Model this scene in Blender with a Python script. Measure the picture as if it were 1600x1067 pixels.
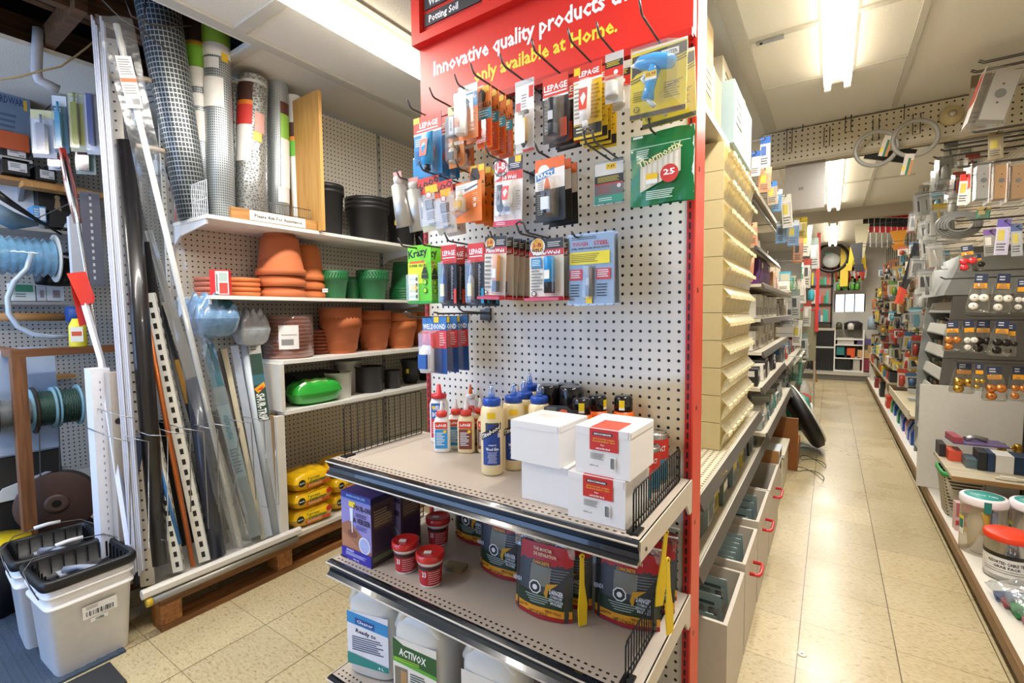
import bpy, math, random
from mathutils import Vector, Matrix
for o in list(bpy.data.objects): bpy.data.objects.remove(o)
sc = bpy.context.scene
col = sc.collection
PI = math.pi
# ---------------------------------------------------------------- camera
FPX = 737.0; CH = 1.27
def _basis():
    d1 = Vector((1298-800, -(485-533.5), -FPX)).normalized()
    d2 = Vector((-290-800, -(501-533.5), -FPX)).normalized()
    Y = d1; X = -(d2 - Y*d2.dot(Y)); X.normalize(); Z = X.cross(Y)
    return Matrix((X, Y, Z))
ROT = _basis()
cam_d = bpy.data.cameras.new('camera'); cam = bpy.data.objects.new('camera', cam_d); col.objects.link(cam)
cam.matrix_world = Matrix.Translation((0, 0, CH)) @ ROT.to_4x4()
cam_d.sensor_width = 36.0; cam_d.lens = FPX/1600*36; cam_d.clip_start = 0.02
sc.camera = cam
def U(px, py, X=None, Y=None, Z=None):
    "the point of the plane X=, Y= or Z= seen at this place of the photograph"
    d = ROT @ Vector((px-800, -(py-533.5), -FPX))
    t = X/d.x if X is not None else (Y/d.y if Y is not None else (Z-CH)/d.z)
    return Vector((0, 0, CH)) + d*t
# ---------------------------------------------------------------- light
vs = sc.view_settings
vs.view_transform = 'Standard'; vs.look = 'None'; vs.gamma = 1; vs.use_curve_mapping = False
vs.exposure = 0.3
w = bpy.data.worlds.new('sky'); sc.world = w; w.use_nodes = True
wn = w.node_tree.nodes; wl = w.node_tree.links
sky = wn.new('ShaderNodeTexSky'); sky.sky_type = 'PREETHAM'; sky.turbidity = 3.0
sky.sun_direction = Vector((0.5, 0.3, 0.8)).normalized()
wl.new(sky.outputs[0], wn['Background'].inputs[0]); wn['Background'].inputs[1].default_value = 0.35
def area(name, loc, rot, sx, sy, power, color):
    l = bpy.data.lights.new(name, 'AREA'); l.shape = 'RECTANGLE'; l.size = sx; l.size_y = sy
    l.energy = power; l.color = color
    o = bpy.data.objects.new(name, l); o.location = loc; o.rotation_euler = rot; col.objects.link(o)
    return o
WARM = (1.0, 0.955, 0.885)
# daylight entering through the shop window in the front wall (behind the camera, to the left)
area('window_daylight', (-2.7, -1.62, 1.35), (PI/2, 0, 0), 2.6, 1.9, 52, (0.36, 0.58, 1.0))
# the shop's fluorescent fittings: one lamp per fitting, just under its tubes
FITS = [(0.0, 0.70, 3.02), (0.0, 4.16, 6.6), (0.0, 7.75, 10.2), (-1.64, -0.55, 1.75), (-3.1, -0.9, 0.2)]
for i, (fx, y0, y1) in enumerate(FITS):
    area('tube_light', (fx, (y0+y1)/2, 2.375), (0, 0, 0), 0.12, y1-y0, [44, 42, 40, 38, 9][i], WARM)
# ---------------------------------------------------------------- materials
MATS = {}
def lin(c):
    if isinstance(c, str):
        c = c.lstrip('#'); c = [int(c[i:i+2], 16)/255 for i in (0, 2, 4)]
    return [(v/12.92 if v <= 0.04045 else ((v+0.055)/1.055)**2.4) for v in c[:3]] + [1.0]
def mat(name, color='808080', rough=0.5, metal=0.0, var=0.06, scale=40.0, bump=0.0, emit=0.0, coat=0.0):
    if name in MATS: return MATS[name]
    m = bpy.data.materials.new(name); m.use_nodes = True; MATS[name] = m
    n = m.node_tree.nodes; l = m.node_tree.links; b = n['Principled BSDF']
    b.inputs['Roughness'].default_value = rough; b.inputs['Metallic'].default_value = metal
    b.inputs['Coat Weight'].default_value = coat
    c = lin(color)
    tc = n.new('ShaderNodeTexCoord'); no = n.new('ShaderNodeTexNoise'); no.inputs['Scale'].default_value = scale
    no.inputs['Detail'].default_value = 3
    l.new(tc.outputs['Object'], no.inputs['Vector'])
    mx = n.new('ShaderNodeMix'); mx.data_type = 'RGBA'
    mx.inputs[6].default_value = [v*(1-var) for v in c[:3]] + [1]; mx.inputs[7].default_value = [min(1, v*(1+var)) for v in c[:3]] + [1]
    l.new(no.outputs['Fac'], mx.inputs[0]); l.new(mx.outputs[2], b.inputs['Base Color'])
    if bump:
        bp = n.new('ShaderNodeBump'); bp.inputs['Strength'].default_value = bump; bp.inputs['Distance'].default_value = 0.003
        l.new(no.outputs['Fac'], bp.inputs['Height']); l.new(bp.outputs[0], b.inputs['Normal'])
    if emit:
        b.inputs['Emission Color'].default_value = c; b.inputs['Emission Strength'].default_value = emit
    return m
def C(h, rough=0.45, **k):
    "a printed or plain colour"
    return mat('colour_'+h+('' if rough == 0.45 else '_%d' % int(rough*100)), h, rough, **k)
def film(name, tint='ffffff', fac=0.08, rough=0.12, bump=0.0, scale=30, milk=0.3):
    "clear plastic: mostly see-through with a glossy face"
    if name in MATS: return MATS[name]
    m = bpy.data.materials.new(name); m.use_nodes = True; MATS[name] = m
    n = m.node_tree.nodes; l = m.node_tree.links; n.remove(n['Principled BSDF'])
    t = n.new('ShaderNodeBsdfTransparent'); t.inputs[0].default_value = lin(tint)
    g = n.new('ShaderNodeBsdfGlossy'); g.inputs['Roughness'].default_value = rough; g.inputs[0].default_value = (0.9, 0.9, 0.9, 1)
    d = n.new('ShaderNodeBsdfDiffuse'); d.inputs[0].default_value = lin(tint)
    mg = n.new('ShaderNodeMixShader'); mg.inputs[0].default_value = milk
    l.new(g.outputs[0], mg.inputs[1]); l.new(d.outputs[0], mg.inputs[2])
    mx = n.new('ShaderNodeMixShader')
    lw = n.new('ShaderNodeLayerWeight'); lw.inputs[0].default_value = 0.25
    ma = n.new('ShaderNodeMath'); ma.operation = 'MULTIPLY_ADD'; ma.inputs[1].default_value = 0.6; ma.inputs[2].default_value = fac; ma.use_clamp = True
    l.new(lw.outputs['Facing'], ma.inputs[0]); l.new(ma.outputs[0], mx.inputs[0])
    l.new(t.outputs[0], mx.inputs[1]); l.new(mg.outputs[0], mx.inputs[2]); l.new(mx.outputs[0], n['Material Output'].inputs[0])
    if bump:
        tc = n.new('ShaderNodeTexCoord'); no = n.new('ShaderNodeTexNoise'); no.inputs['Scale'].default_value = scale
        l.new(tc.outputs['Object'], no.inputs['Vector'])
        bp = n.new('ShaderNodeBump'); bp.inputs['Strength'].default_value = bump; bp.inputs['Distance'].default_value = 0.01
        l.new(no.outputs['Fac'], bp.inputs['Height']); l.new(bp.outputs[0], g.inputs['Normal']); l.new(bp.outputs[0], d.inputs['Normal'])
    return m
def math_node(n, l, op, a, b=None, c=None):
    x = n.new('ShaderNodeMath'); x.operation = op
    for i, v in enumerate((a, b, c)):
        if v is None: continue
        if isinstance(v, (int, float)): x.inputs[i].default_value = v
        else: l.new(v, x.inputs[i])
    return x.outputs[0]
def pegboard(name, color, ua, va, pitch=0.0254, hole=0.0042, dark='0c0a08', patch=None, off=(0.0, 0.0)):
    "painted hardboard drilled on a one-inch grid; ua, va pick the two axes of the board"
    m = mat(name, color, 0.5, var=0.05, scale=6)
    n = m.node_tree.nodes; l = m.node_tree.links; b = n['Principled BSDF']
    tc = n.new('ShaderNodeTexCoord'); sp = n.new('ShaderNodeSeparateXYZ'); l.new(tc.outputs['Object'], sp.inputs[0])
    def f(ax, o):
        a = math_node(n, l, 'MULTIPLY_ADD', sp.outputs[ax], 1/pitch, 500.0+o)
        a = math_node(n, l, 'FRACT', a); a = math_node(n, l, 'SUBTRACT', a, 0.5)
        return math_node(n, l, 'MULTIPLY', a, a)
    s = math_node(n, l, 'ADD', f(ua, off[0]), f(va, off[1]))
    hit = math_node(n, l, 'LESS_THAN', s, (hole/pitch)**2 if hole < pitch else 0)
    src = b.inputs['Base Color'].links[0].from_socket
    if patch:
        no = n.new('ShaderNodeTexNoise'); no.inputs['Scale'].default_value = 2.6; no.inputs['Detail'].default_value = 1
        l.new(tc.outputs['Object'], no.inputs['Vector'])
        cr = n.new('ShaderNodeValToRGB'); cr.color_ramp.elements[0].position = 0.56; cr.color_ramp.elements[1].position = 0.62
        l.new(no.outputs['Fac'], cr.inputs[0])
        px = n.new('ShaderNodeMix'); px.data_type = 'RGBA'; l.new(cr.outputs[0], px.inputs[0]); l.new(src, px.inputs[6]); px.inputs[7].default_value = lin(patch)
        src = px.outputs[2]
    mx = n.new('ShaderNodeMix'); mx.data_type = 'RGBA'; l.new(hit, mx.inputs[0]); l.new(src, mx.inputs[6]); mx.inputs[7].default_value = lin(dark)
    l.new(mx.outputs[2], b.inputs['Base Color'])
    bp = n.new('ShaderNodeBump'); bp.invert = True; bp.inputs['Strength'].default_value = 0.6; bp.inputs['Distance'].default_value = 0.003
    l.new(hit, bp.inputs['Height']); l.new(bp.outputs[0], b.inputs['Normal'])
    return m
def woodmat(name, c1, c2, axis=2, rough=0.55, scale=3.0):
    if name in MATS: return MATS[name]
    m = mat(name, c1, rough)
    n = m.node_tree.nodes; l = m.node_tree.links; b = n['Principled BSDF']
    tc = n.new('ShaderNodeTexCoord'); mp = n.new('ShaderNodeMapping')
    s = [scale*8]*3; s[axis] = scale*0.6; mp.inputs['Scale'].default_value = s
    no = n.new('ShaderNodeTexNoise'); no.inputs['Scale'].default_value = 1.6; no.inputs['Detail'].default_value = 5; no.inputs['Distortion'].default_value = 1.2
    l.new(tc.outputs['Object'], mp.inputs[0]); l.new(mp.outputs[0], no.inputs['Vector'])
    cr = n.new('ShaderNodeValToRGB'); cr.color_ramp.elements[0].position = 0.3; cr.color_ramp.elements[0].color = lin(c2)
    cr.color_ramp.elements[1].position = 0.68; cr.color_ramp.elements[1].color = lin(c1)
    l.new(no.outputs['Fac'], cr.inputs[0]); l.new(cr.outputs[0], b.inputs['Base Color'])
    return m
def meshmat(name, wire='9aa2a8', gap='23282c', ua='u', nu=24, nv=40, metal=0.6, thick=0.22, hexa=False, clear=False):
    "woven or welded wire wound on a roll, drawn on the roll's UVs"
    if name in MATS: return MATS[name]
    m = mat(name, wire, 0.38, metal)
    n = m.node_tree.nodes; l = m.node_tree.links; b = n['Principled BSDF']
    uv = n.new('ShaderNodeUVMap'); sp = n.new('ShaderNodeSeparateXYZ'); l.new(uv.outputs[0], sp.inputs[0])
    def f(ax, k, o=0.0):
        a = math_node(n, l, 'MULTIPLY_ADD', sp.outputs[ax], k, 100.0+o); a = math_node(n, l, 'FRACT', a)
        return math_node(n, l, 'LESS_THAN', a, thick)
    if hexa:
        v = n.new('ShaderNodeTexVoronoi'); v.feature = 'DISTANCE_TO_EDGE'; v.inputs['Scale'].default_value = 1.0
        mp = n.new('ShaderNodeMapping'); mp.inputs['Scale'].default_value = (nu, nv, 1); l.new(uv.outputs[0], mp.inputs[0]); l.new(mp.outputs[0], v.inputs['Vector'])
        hit = math_node(n, l, 'LESS_THAN', v.outputs['Distance'], thick)
    else:
        hit = math_node(n, l, 'MAXIMUM', f(0, nu), f(1, nv))
    mx = n.new('ShaderNodeMix'); mx.data_type = 'RGBA'; l.new(hit, mx.inputs[0]); mx.inputs[6].default_value = lin(gap); mx.inputs[7].default_value = lin(wire)
    l.new(mx.outputs[2], b.inputs['Base Color']); l.new(math_node(n, l, 'MULTIPLY', hit, metal), b.inputs['Metallic'])
    bp = n.new('ShaderNodeBump'); bp.inputs['Strength'].default_value = 1.0; bp.inputs['Distance'].default_value = 0.003
    l.new(hit, bp.inputs['Height']); l.new(bp.outputs[0], b.inputs['Normal'])
    return m
# ---------------------------------------------------------------- mesh builder
_txt = {}
def glyphs(s, bold):
    k = (s, bold)
    if k not in _txt:
        cu = bpy.data.curves.new('t', 'FONT'); cu.body = s; cu.size = 1; cu.resolution_u = 1
        cu.align_x = 'CENTER'; cu.offset = 0.026 if bold else 0.0
        ob = bpy.data.objects.new('t', cu); me = bpy.data.meshes.new_from_object(ob)
        vv = [v.co.copy() for v in me.vertices]; ff = [list(p.vertices) for p in me.polygons]
        bpy.data.objects.remove(ob); bpy.data.meshes.remove(me); bpy.data.curves.remove(cu)
        w = max((v.x for v in vv), default=1)-min((v.x for v in vv), default=0)
        _txt[k] = (vv, ff, max(w, 1e-3))
    return _txt[k]
class M:
    def __init__(s): s.v = []; s.f = []; s.mi = []; s.sm = []; s.ms = []; s.uv = {}
    def _m(s, m):
        if m not in s.ms: s.ms.append(m)
        return s.ms.index(m)
    def add(s, vs, fs, m, smooth=False, uvs=None):
        b = len(s.v); s.v += [Vector(v) for v in vs]; k = s._m(m)
        for i, f in enumerate(fs):
            if uvs: s.uv[len(s.f)] = uvs[i]
            s.f.append([b+j for j in f]); s.mi.append(k); s.sm.append(smooth)
        return s
    def box(s, x0, x1, y0, y1, z0, z1, m, X=None, bev=0.0):
        vs = [(x, y, z) for x in (x0, x1) for y in (y0, y1) for z in (z0, z1)]
        fs = [(0, 1, 3, 2), (4, 6, 7, 5), (0, 4, 5, 1), (2, 3, 7, 6), (0, 2, 6, 4), (1, 5, 7, 3)]
        if bev:
            b = min(bev, (x1-x0)/2.01, (z1-z0)/2.01)
            return s.prism([(x0+b, z0), (x1-b, z0), (x1, z0+b), (x1, z1-b), (x1-b, z1), (x0+b, z1), (x0, z1-b), (x0, z0+b)], 'y', y0, y1, m, X=X)
        if X is not None: vs = [X @ Vector(v) for v in vs]
        return s.add(vs, fs, m)
    def cbox(s, c, d, m, X=None): return s.box(c[0]-d[0]/2, c[0]+d[0]/2, c[1]-d[1]/2, c[1]+d[1]/2, c[2]-d[2]/2, c[2]+d[2]/2, m, X)
    def prism(s, poly, ax, a, b, m, X=None, smooth=False):
        "poly in the two remaining axes (x,y / x,z / y,z), extruded along ax"
        def p(q, t): return (t, q[0], q[1]) if ax == 'x' else ((q[0], t, q[1]) if ax == 'y' else (q[0], q[1], t))
        n = len(poly); vs = [p(q, a) for q in poly]+[p(q, b) for q in poly]
        if X is not None: vs = [X @ Vector(v) for v in vs]
        s.add(vs, [list(range(n))[::-1], list(range(n, 2*n))], m)
        base = len(s.v)-2*n; k = s._m(m)
        for i in range(n):
            j = (i+1) % n; s.f.append([base+i, base+j, base+n+j, base+n+i]); s.mi.append(k); s.sm.append(smooth)
        return s
    def lathe(s, prof, m, c=(0, 0, 0), seg=20, X=None, smooth=True, cap0=True, cap1=True, sx=1, sy=1, sq=None):
        "profile of (radius, z); sq = exponent for a squarish section"
        vs = []; n = len(prof)
        for r, z in prof:
            for i in range(seg):
                a = 2*PI*i/seg; ca, sa = math.cos(a), math.sin(a)
                if sq:
                    ca2 = math.copysign(abs(ca)**(2/sq), ca); sa2 = math.copysign(abs(sa)**(2/sq), sa); ca, sa = ca2, sa2
                v = Vector((c[0]+r*ca*sx, c[1]+r*sa*sy, c[2]+z)); vs.append(X @ v if X is not None else v)
        fs = []; uv = []
        for j in range(n-1):
            for i in range(seg):
                k = (i+1) % seg; fs.append((j*seg+i, j*seg+k, (j+1)*seg+k, (j+1)*seg+i))
                uv.append([(i/seg, j/(n-1)), ((i+1)/seg, j/(n-1)), ((i+1)/seg, (j+1)/(n-1)), (i/seg, (j+1)/(n-1))])
        s.add(vs, fs, m, smooth, uv)
        b = len(s.v)-n*seg; k = s._m(m)
        if cap0: s.f.append([b+i for i in range(seg)][::-1]); s.mi.append(k); s.sm.append(False)
        if cap1: s.f.append([b+(n-1)*seg+i for i in range(seg)]); s.mi.append(k); s.sm.append(False)
        return s
    def tube(s, pts, r, m, seg=6, closed=False, rs=None):
        pts = [Vector(p) for p in pts]; n = len(pts); vs = []; up = None
        for i, p in enumerate(pts):
            a = pts[i-1] if (i or closed) else p; b = pts[(i+1) % n] if (i < n-1 or closed) else p
            t = (b-a); t = t.normalized() if t.length > 1e-9 else Vector((0, 0, 1))
            if up is None:
                up = Vector((0, 0, 1)) if abs(t.z) < 0.9 else Vector((1, 0, 0))
            u = (up-t*up.dot(t))
            if u.length < 1e-4: u = Vector((1, 0, 0))-t*t.x
            u.normalize(); up = u; w_ = t.cross(u)
            rr = rs[i] if rs else r
            for k in range(seg):
                an = 2*PI*k/seg; vs.append(p+u*math.cos(an)*rr+w_*math.sin(an)*rr)
        fs = []; uv = []
        for i in range(n if closed else n-1):
            j = (i+1) % n
            for k in range(seg):
                q = (k+1) % seg; fs.append((i*seg+k, i*seg+q, j*seg+q, j*seg+k))
                uv.append([(k/seg, i/(n-1)), ((k+1)/seg, i/(n-1)), ((k+1)/seg, (i+1)/(n-1)), (k/seg, (i+1)/(n-1))])
        if not closed: 
            fs += [list(range(seg))[::-1], [(n-1)*seg+k for k in range(seg)]]; uv += [[(0, 0)]*seg]*2
        return s.add(vs, fs, m, seg > 4, uv)
    def quad(s, a, b, c, d, m): return s.add([a, b, c, d], [(0, 1, 2, 3)], m)
    def grid(s, fn, nu, nv, m, smooth=True):
        vs = [fn(i/nu, j/nv) for j in range(nv+1) for i in range(nu+1)]
        fs = []; uv = []
        for j in range(nv):
            for i in range(nu):
                a = j*(nu+1)+i; fs.append((a, a+1, a+nu+2, a+nu+1)); uv.append([(i/nu, j/nv), ((i+1)/nu, j/nv), ((i+1)/nu, (j+1)/nv), (i/nu, (j+1)/nv)])
        return s.add(vs, fs, m, smooth, uv)
    def text(s, body, h, m, o, ux=(1, 0, 0), uz=(0, 0, 1), width=None, bold=True, X=None):
        "lettering of cap height h centred on o, reading along ux"
        vv, ff, w_ = glyphs(body, bold); k = h/0.69; kx = k
        if width: kx = width/w_
        ux = Vector(ux); uz = Vector(uz); o = Vector(o)
        vs = [o+ux*(v.x*kx)+uz*((v.y-0.34)*k) for v in vv]
        if X is not None: vs = [X @ v for v in vs]
        return s.add(vs, ff, m)
    def xf(s, X): s.v = [X @ v for v in s.v]; return s
    def merge(s, o, X=None):
        b = len(s.v); s.v += [(X @ v if X is not None else v.copy()) for v in o.v]
        for i, f in enumerate(o.f):
            if i in o.uv: s.uv[len(s.f)] = o.uv[i]
            s.f.append([b+j for j in f]); s.mi.append(s._m(o.ms[o.mi[i]])); s.sm.append(o.sm[i])
        return s
    def mesh(s, name):
        me = bpy.data.meshes.new(name); me.from_pydata([tuple(v) for v in s.v], [], s.f)
        for m in s.ms: me.materials.append(m)
        me.polygons.foreach_set('material_index', s.mi); me.polygons.foreach_set('use_smooth', s.sm)
        if s.uv:
            ul = me.uv_layers.new(name='UVMap')
            for i, p in enumerate(me.polygons):
                u = s.uv.get(i)
                if u and len(u) == p.loop_total:
                    for k in range(p.loop_total): ul.data[p.loop_start+k].uv = u[k]
        me.update(); return me
def tag(o, label=None, cat=None, group=None, kind=None):
    if label: o['label'] = label
    if cat: o['category'] = cat
    if group: o['group'] = group
    if kind: o['kind'] = kind
    return o
def empty(name, label, cat, loc=(0, 0, 0), rot=(0, 0, 0), group=None):
    o = bpy.data.objects.new(name, None); o.empty_display_size = 0.05; col.objects.link(o)
    o.location = loc; o.rotation_euler = rot; return tag(o, label, cat, group)
def part(name, m, parent, label=None, loc=None, rot=None):
    o = bpy.data.objects.new(name, m.mesh(name) if isinstance(m, M) else m); col.objects.link(o); o.parent = parent
    if loc: o.location = loc
    if rot: o.rotation_euler = rot
    if label: o['label'] = label
    return o
def solo(name, m, label, cat, loc=(0, 0, 0), rot=(0, 0, 0), group=None, kind=None):
    o = bpy.data.objects.new(name, m.mesh(name) if isinstance(m, M) else m); col.objects.link(o)
    o.location = loc; o.rotation_euler = rot; return tag(o, label, cat, group, kind)
def struct(name, m, loc=(0, 0, 0)):
    o = bpy.data.objects.new(name, m.mesh(name)); col.objects.link(o); o.location = loc; o['kind'] = 'structure'; return o
KIDS = {}
def copy_tree(o, loc=None, rot=None, label=None, group=None, parent=None):
    c = o.copy(); col.objects.link(c)
    if parent is not None: c.parent = parent
    if loc is not None: c.location = loc
    if rot is not None: c.rotation_euler = rot
    if label: c['label'] = label
    if group: c['group'] = group
    for ch in [k for k in o.children]: copy_tree(ch, parent=c)
    return c
ORD = ['first', 'second', 'third', 'fourth', 'fifth', 'sixth', 'seventh', 'eighth', 'ninth', 'tenth', 'eleventh', 'twelfth', 'thirteenth', 'fourteenth', 'fifteenth', 'sixteenth', 'seventeenth', 'eighteenth', 'nineteenth', 'twentieth']
def hooklab(l):
    if 'hanging tool pack' in l: return l.replace('hanging tool pack', 'thin wire hook')
    if 'hanging pack' in l: return l.replace('hanging pack', 'wire hook')
    return ' '.join(('wire hook holding the '+l).split()[:16])
R = random.Random(7)
Tm = Matrix.Translation
def Rx(a): return Matrix.Rotation(math.radians(a), 4, 'X')
def Ry(a): return Matrix.Rotation(math.radians(a), 4, 'Y')
def Rz(a): return Matrix.Rotation(math.radians(a), 4, 'Z')
# shared looks
WHITE = mat('white_paint', 'e9e7e0', 0.45); OFFW = mat('worn_white_paint', 'd9d5ca', 0.55, var=0.1, scale=14)
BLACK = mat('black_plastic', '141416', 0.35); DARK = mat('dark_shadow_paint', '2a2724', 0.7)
STEEL = mat('steel', 'b4b6b8', 0.28, 0.9); WIRE = mat('grey_wire', '5c5a58', 0.35, 0.8); BWIRE = mat('black_wire', '101012', 0.4, 0.3)
CHROME = mat('chrome', 'd6d6d6', 0.15, 1.0); RED = mat('red_paint', 'c8281e', 0.4); SIGNRED = mat('sign_red', 'd9291c', 0.4)
SHELF = mat('beige_steel_shelf', 'b3a79a', 0.42, 0.0, var=0.05, scale=5); CLEAR = film('clear_plastic'); POLY = film('polythene', 'e8eef2', 0.2, 0.2, bump=0.8)
YEL = C('f2d410'); WOOD = woodmat('pine_wood', 'c9995c', 'a9763d', 2); WOODY = woodmat('pine_wood_along', 'b98a50', '94642f', 1)
WOODX = woodmat('pine_wood_across', 'b98a50', '94642f', 0); GOLD = mat('brass', 'c9a04a', 0.25, 0.9); CARD = mat('brown_cardboard', 'a87b4e', 0.8)
# ================================================================ setting
def floormat():
    m = mat('vinyl_floor_tile', 'c4b48c', 0.3); n = m.node_tree.nodes; l = m.node_tree.links; b = n['Principled BSDF']
    g = n.new('ShaderNodeNewGeometry'); sp = n.new('ShaderNodeSeparateXYZ'); l.new(g.outputs['Position'], sp.inputs[0])
    T = 0.3048
    def cell(ax, o):
        a = math_node(n, l, 'MULTIPLY_ADD', sp.outputs[ax], 1/T, 50-o/T)
        return math_node(n, l, 'FLOOR', a), math_node(n, l, 'FRACT', a)
    cx, fx = cell(0, -0.0715); cy, fy = cell(1, 1.892)
    def edge(f, t):
        a = math_node(n, l, 'SUBTRACT', f, 0.5); a = math_node(n, l, 'ABSOLUTE', a); return math_node(n, l, 'GREATER_THAN', a, 0.5-t)
    ln = math_node(n, l, 'MAXIMUM', edge(fx, 0.006), math_node(n, l, 'MULTIPLY', edge(fy, 0.005), 0.6))
    cv = n.new('ShaderNodeCombineXYZ'); l.new(cx, cv.inputs[0]); l.new(cy, cv.inputs[1])
    wn_ = n.new('ShaderNodeTexWhiteNoise'); wn_.noise_dimensions = '2D'; l.new(cv.outputs[0], wn_.inputs['Vector'])
    # marbled streaks, turned per tile
    mp = n.new('ShaderNodeMapping'); mp.inputs['Scale'].default_value = (55, 120, 1); l.new(g.outputs['Position'], mp.inputs[0])
    rot = n.new('ShaderNodeCombineXYZ'); l.new(math_node(n, l, 'MULTIPLY', wn_.outputs['Value'], 0.5), rot.inputs[2]); l.new(rot.outputs[0], mp.inputs['Rotation'])
    no = n.new('ShaderNodeTexNoise'); no.inputs['Scale'].default_value = 1; no.inputs['Detail'].default_value = 4; no.inputs['Distortion'].default_value = 0.6; l.new(mp.outputs[0], no.inputs['Vector'])
    cr = n.new('ShaderNodeValToRGB'); e = cr.color_ramp.elements
    e[0].position = 0.30; e[0].color = lin('a08c64'); e[1].position = 0.62; e[1].color = lin('c9bb98')
    x = e.new(0.42); x.color = lin('bfaf88'); l.new(no.outputs['Fac'], cr.inputs[0])
    # broad wear and dirt
    n2 = n.new('ShaderNodeTexNoise'); n2.inputs['Scale'].default_value = 2.2; n2.inputs['Detail'].default_value = 6; l.new(g.outputs['Position'], n2.inputs['Vector'])
    m1 = n.new('ShaderNodeMix'); m1.data_type = 'RGBA'; m1.blend_type = 'MULTIPLY'; m1.inputs[0].default_value = 0.5
    l.new(cr.outputs[0], m1.inputs[6])
    r2 = n.new('ShaderNodeValToRGB'); r2.color_ramp.elements[0].position = 0.25; r2.color_ramp.elements[0].color = (0.8, 0.75, 0.66, 1); r2.color_ramp.elements[1].position = 0.65; r2.color_ramp.elements[1].color = (1, 1, 1, 1)
    l.new(n2.outputs['Fac'], r2.inputs[0]); l.new(r2.outputs[0], m1.inputs[7])
    tint = n.new('ShaderNodeMix'); tint.data_type = 'RGBA'; tint.blend_type = 'MULTIPLY'; tint.inputs[0].default_value = 1
    v = math_node(n, l, 'MULTIPLY_ADD', wn_.outputs['Value'], 0.14, 0.88); cc = n.new('ShaderNodeCombineColor')
    for i in range(3): l.new(v, cc.inputs[i])
    l.new(m1.outputs[2], tint.inputs[6]); l.new(cc.outputs[0], tint.inputs[7])
    m2 = n.new('ShaderNodeMix'); m2.data_type = 'RGBA'; l.new(ln, m2.inputs[0]); l.new(tint.outputs[2], m2.inputs[6]); m2.inputs[7].default_value = lin('5a4c35')
    l.new(m2.outputs[2], b.inputs['Base Color'])
    l.new(math_node(n, l, 'MULTIPLY_ADD', n2.outputs['Fac'], 0.35, 0.12), b.inputs['Roughness'])
    bp = n.new('ShaderNodeBump'); bp.invert = True; bp.inputs['Strength'].default_value = 0.35; bp.inputs['Distance'].default_value = 0.002
    l.new(math_node(n, l, 'MULTIPLY_ADD', no.outputs['Fac'], -0.12, ln), bp.inputs['Height']); l.new(bp.outputs[0], b.inputs['Normal'])
    return m
X0, X1, Y0, Y1, ZC = -4.02, 1.02, -1.7, 11.3, 2.49
m = M(); m.box(X0-.1, X1+.1, Y0-.1, Y1+.1, -0.05, 0, floormat()); struct('floor', m)
CEIL = mat('stippled_ceiling_board', 'dcd8ce', 0.8, var=0.08, scale=220, bump=0.9)
HX0, HX1, HY0, HY1 = -3.02, -2.20, 0.30, 1.165      # the open hole in the ceiling over the pipes
m = M()
for a in ((X0-.1, HX0, Y0-.1, Y1+.1), (HX1, X1+.1, Y0-.1, Y1+.1), (HX0, HX1, Y0-.1, HY0), (HX0, HX1, HY1, Y1+.1)): m.box(a[0], a[1], a[2], a[3], ZC, ZC+.02, CEIL)
struct('ceiling', m)
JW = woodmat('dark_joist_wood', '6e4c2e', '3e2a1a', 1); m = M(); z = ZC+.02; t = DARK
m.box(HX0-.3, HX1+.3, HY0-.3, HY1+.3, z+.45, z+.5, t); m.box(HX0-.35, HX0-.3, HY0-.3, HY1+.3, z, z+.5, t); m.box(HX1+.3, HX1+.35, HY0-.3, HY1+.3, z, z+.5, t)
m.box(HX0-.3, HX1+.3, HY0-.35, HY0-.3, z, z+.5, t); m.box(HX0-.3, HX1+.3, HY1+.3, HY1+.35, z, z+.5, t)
struct('trim_1', m)
for i, (x, dz) in enumerate(((-3.20, .02), (-2.86, .1), (-2.66, .03))):
    m = M(); m.box(x, x+.045, HY0-.25, HY1+.25, z+dz, z+dz+.15, JW); struct('trim_%d' % (i+2), m)
m = M(); m.box(HX0-.2, -2.55, .66, .70, z+.005, z+.09, JW); m.box(HX0-.2, HX1+.2, .42, .455, z+.01, z+.1, JW); struct('trim_5', m)
TRIMM = mat('ceiling_batten', 'bdb9ae', 0.6)
k = 6
for (a, b, c, d) in ((-1.60, -1.545, Y0, Y1), (-2.17, -2.115, Y0, Y1), (-.40, -.335, Y0, 3.69), (.275, .30, Y0, 3.69), (.275, .30, 3.81, 7.0), (-3.0, -2.95, 1.05, Y1), (-.40, -.335, 3.81, 7.0)):
    m = M(); m.box(a, b, c, d, ZC-.010, ZC, TRIMM); struct('trim_%d' % k, m); k += 1
for (a, b, c, d) in ((-2.115, -1.60, 1.06, 1.11), (-2.6, -2.17, 1.17, 1.21), (-1.545, -.40, 1.07, 1.11), (-.335, .275, 2.43, 2.46), (-2.55, -2.17, 2.62, 2.66), (-.335, .6, 5.6, 5.63), (-.335, .275, 3.0, 3.006)):
    m = M(); m.box(a, b, c, d, ZC-.009, ZC, TRIMM); struct('trim_%d' % k, m); k += 1
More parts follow.
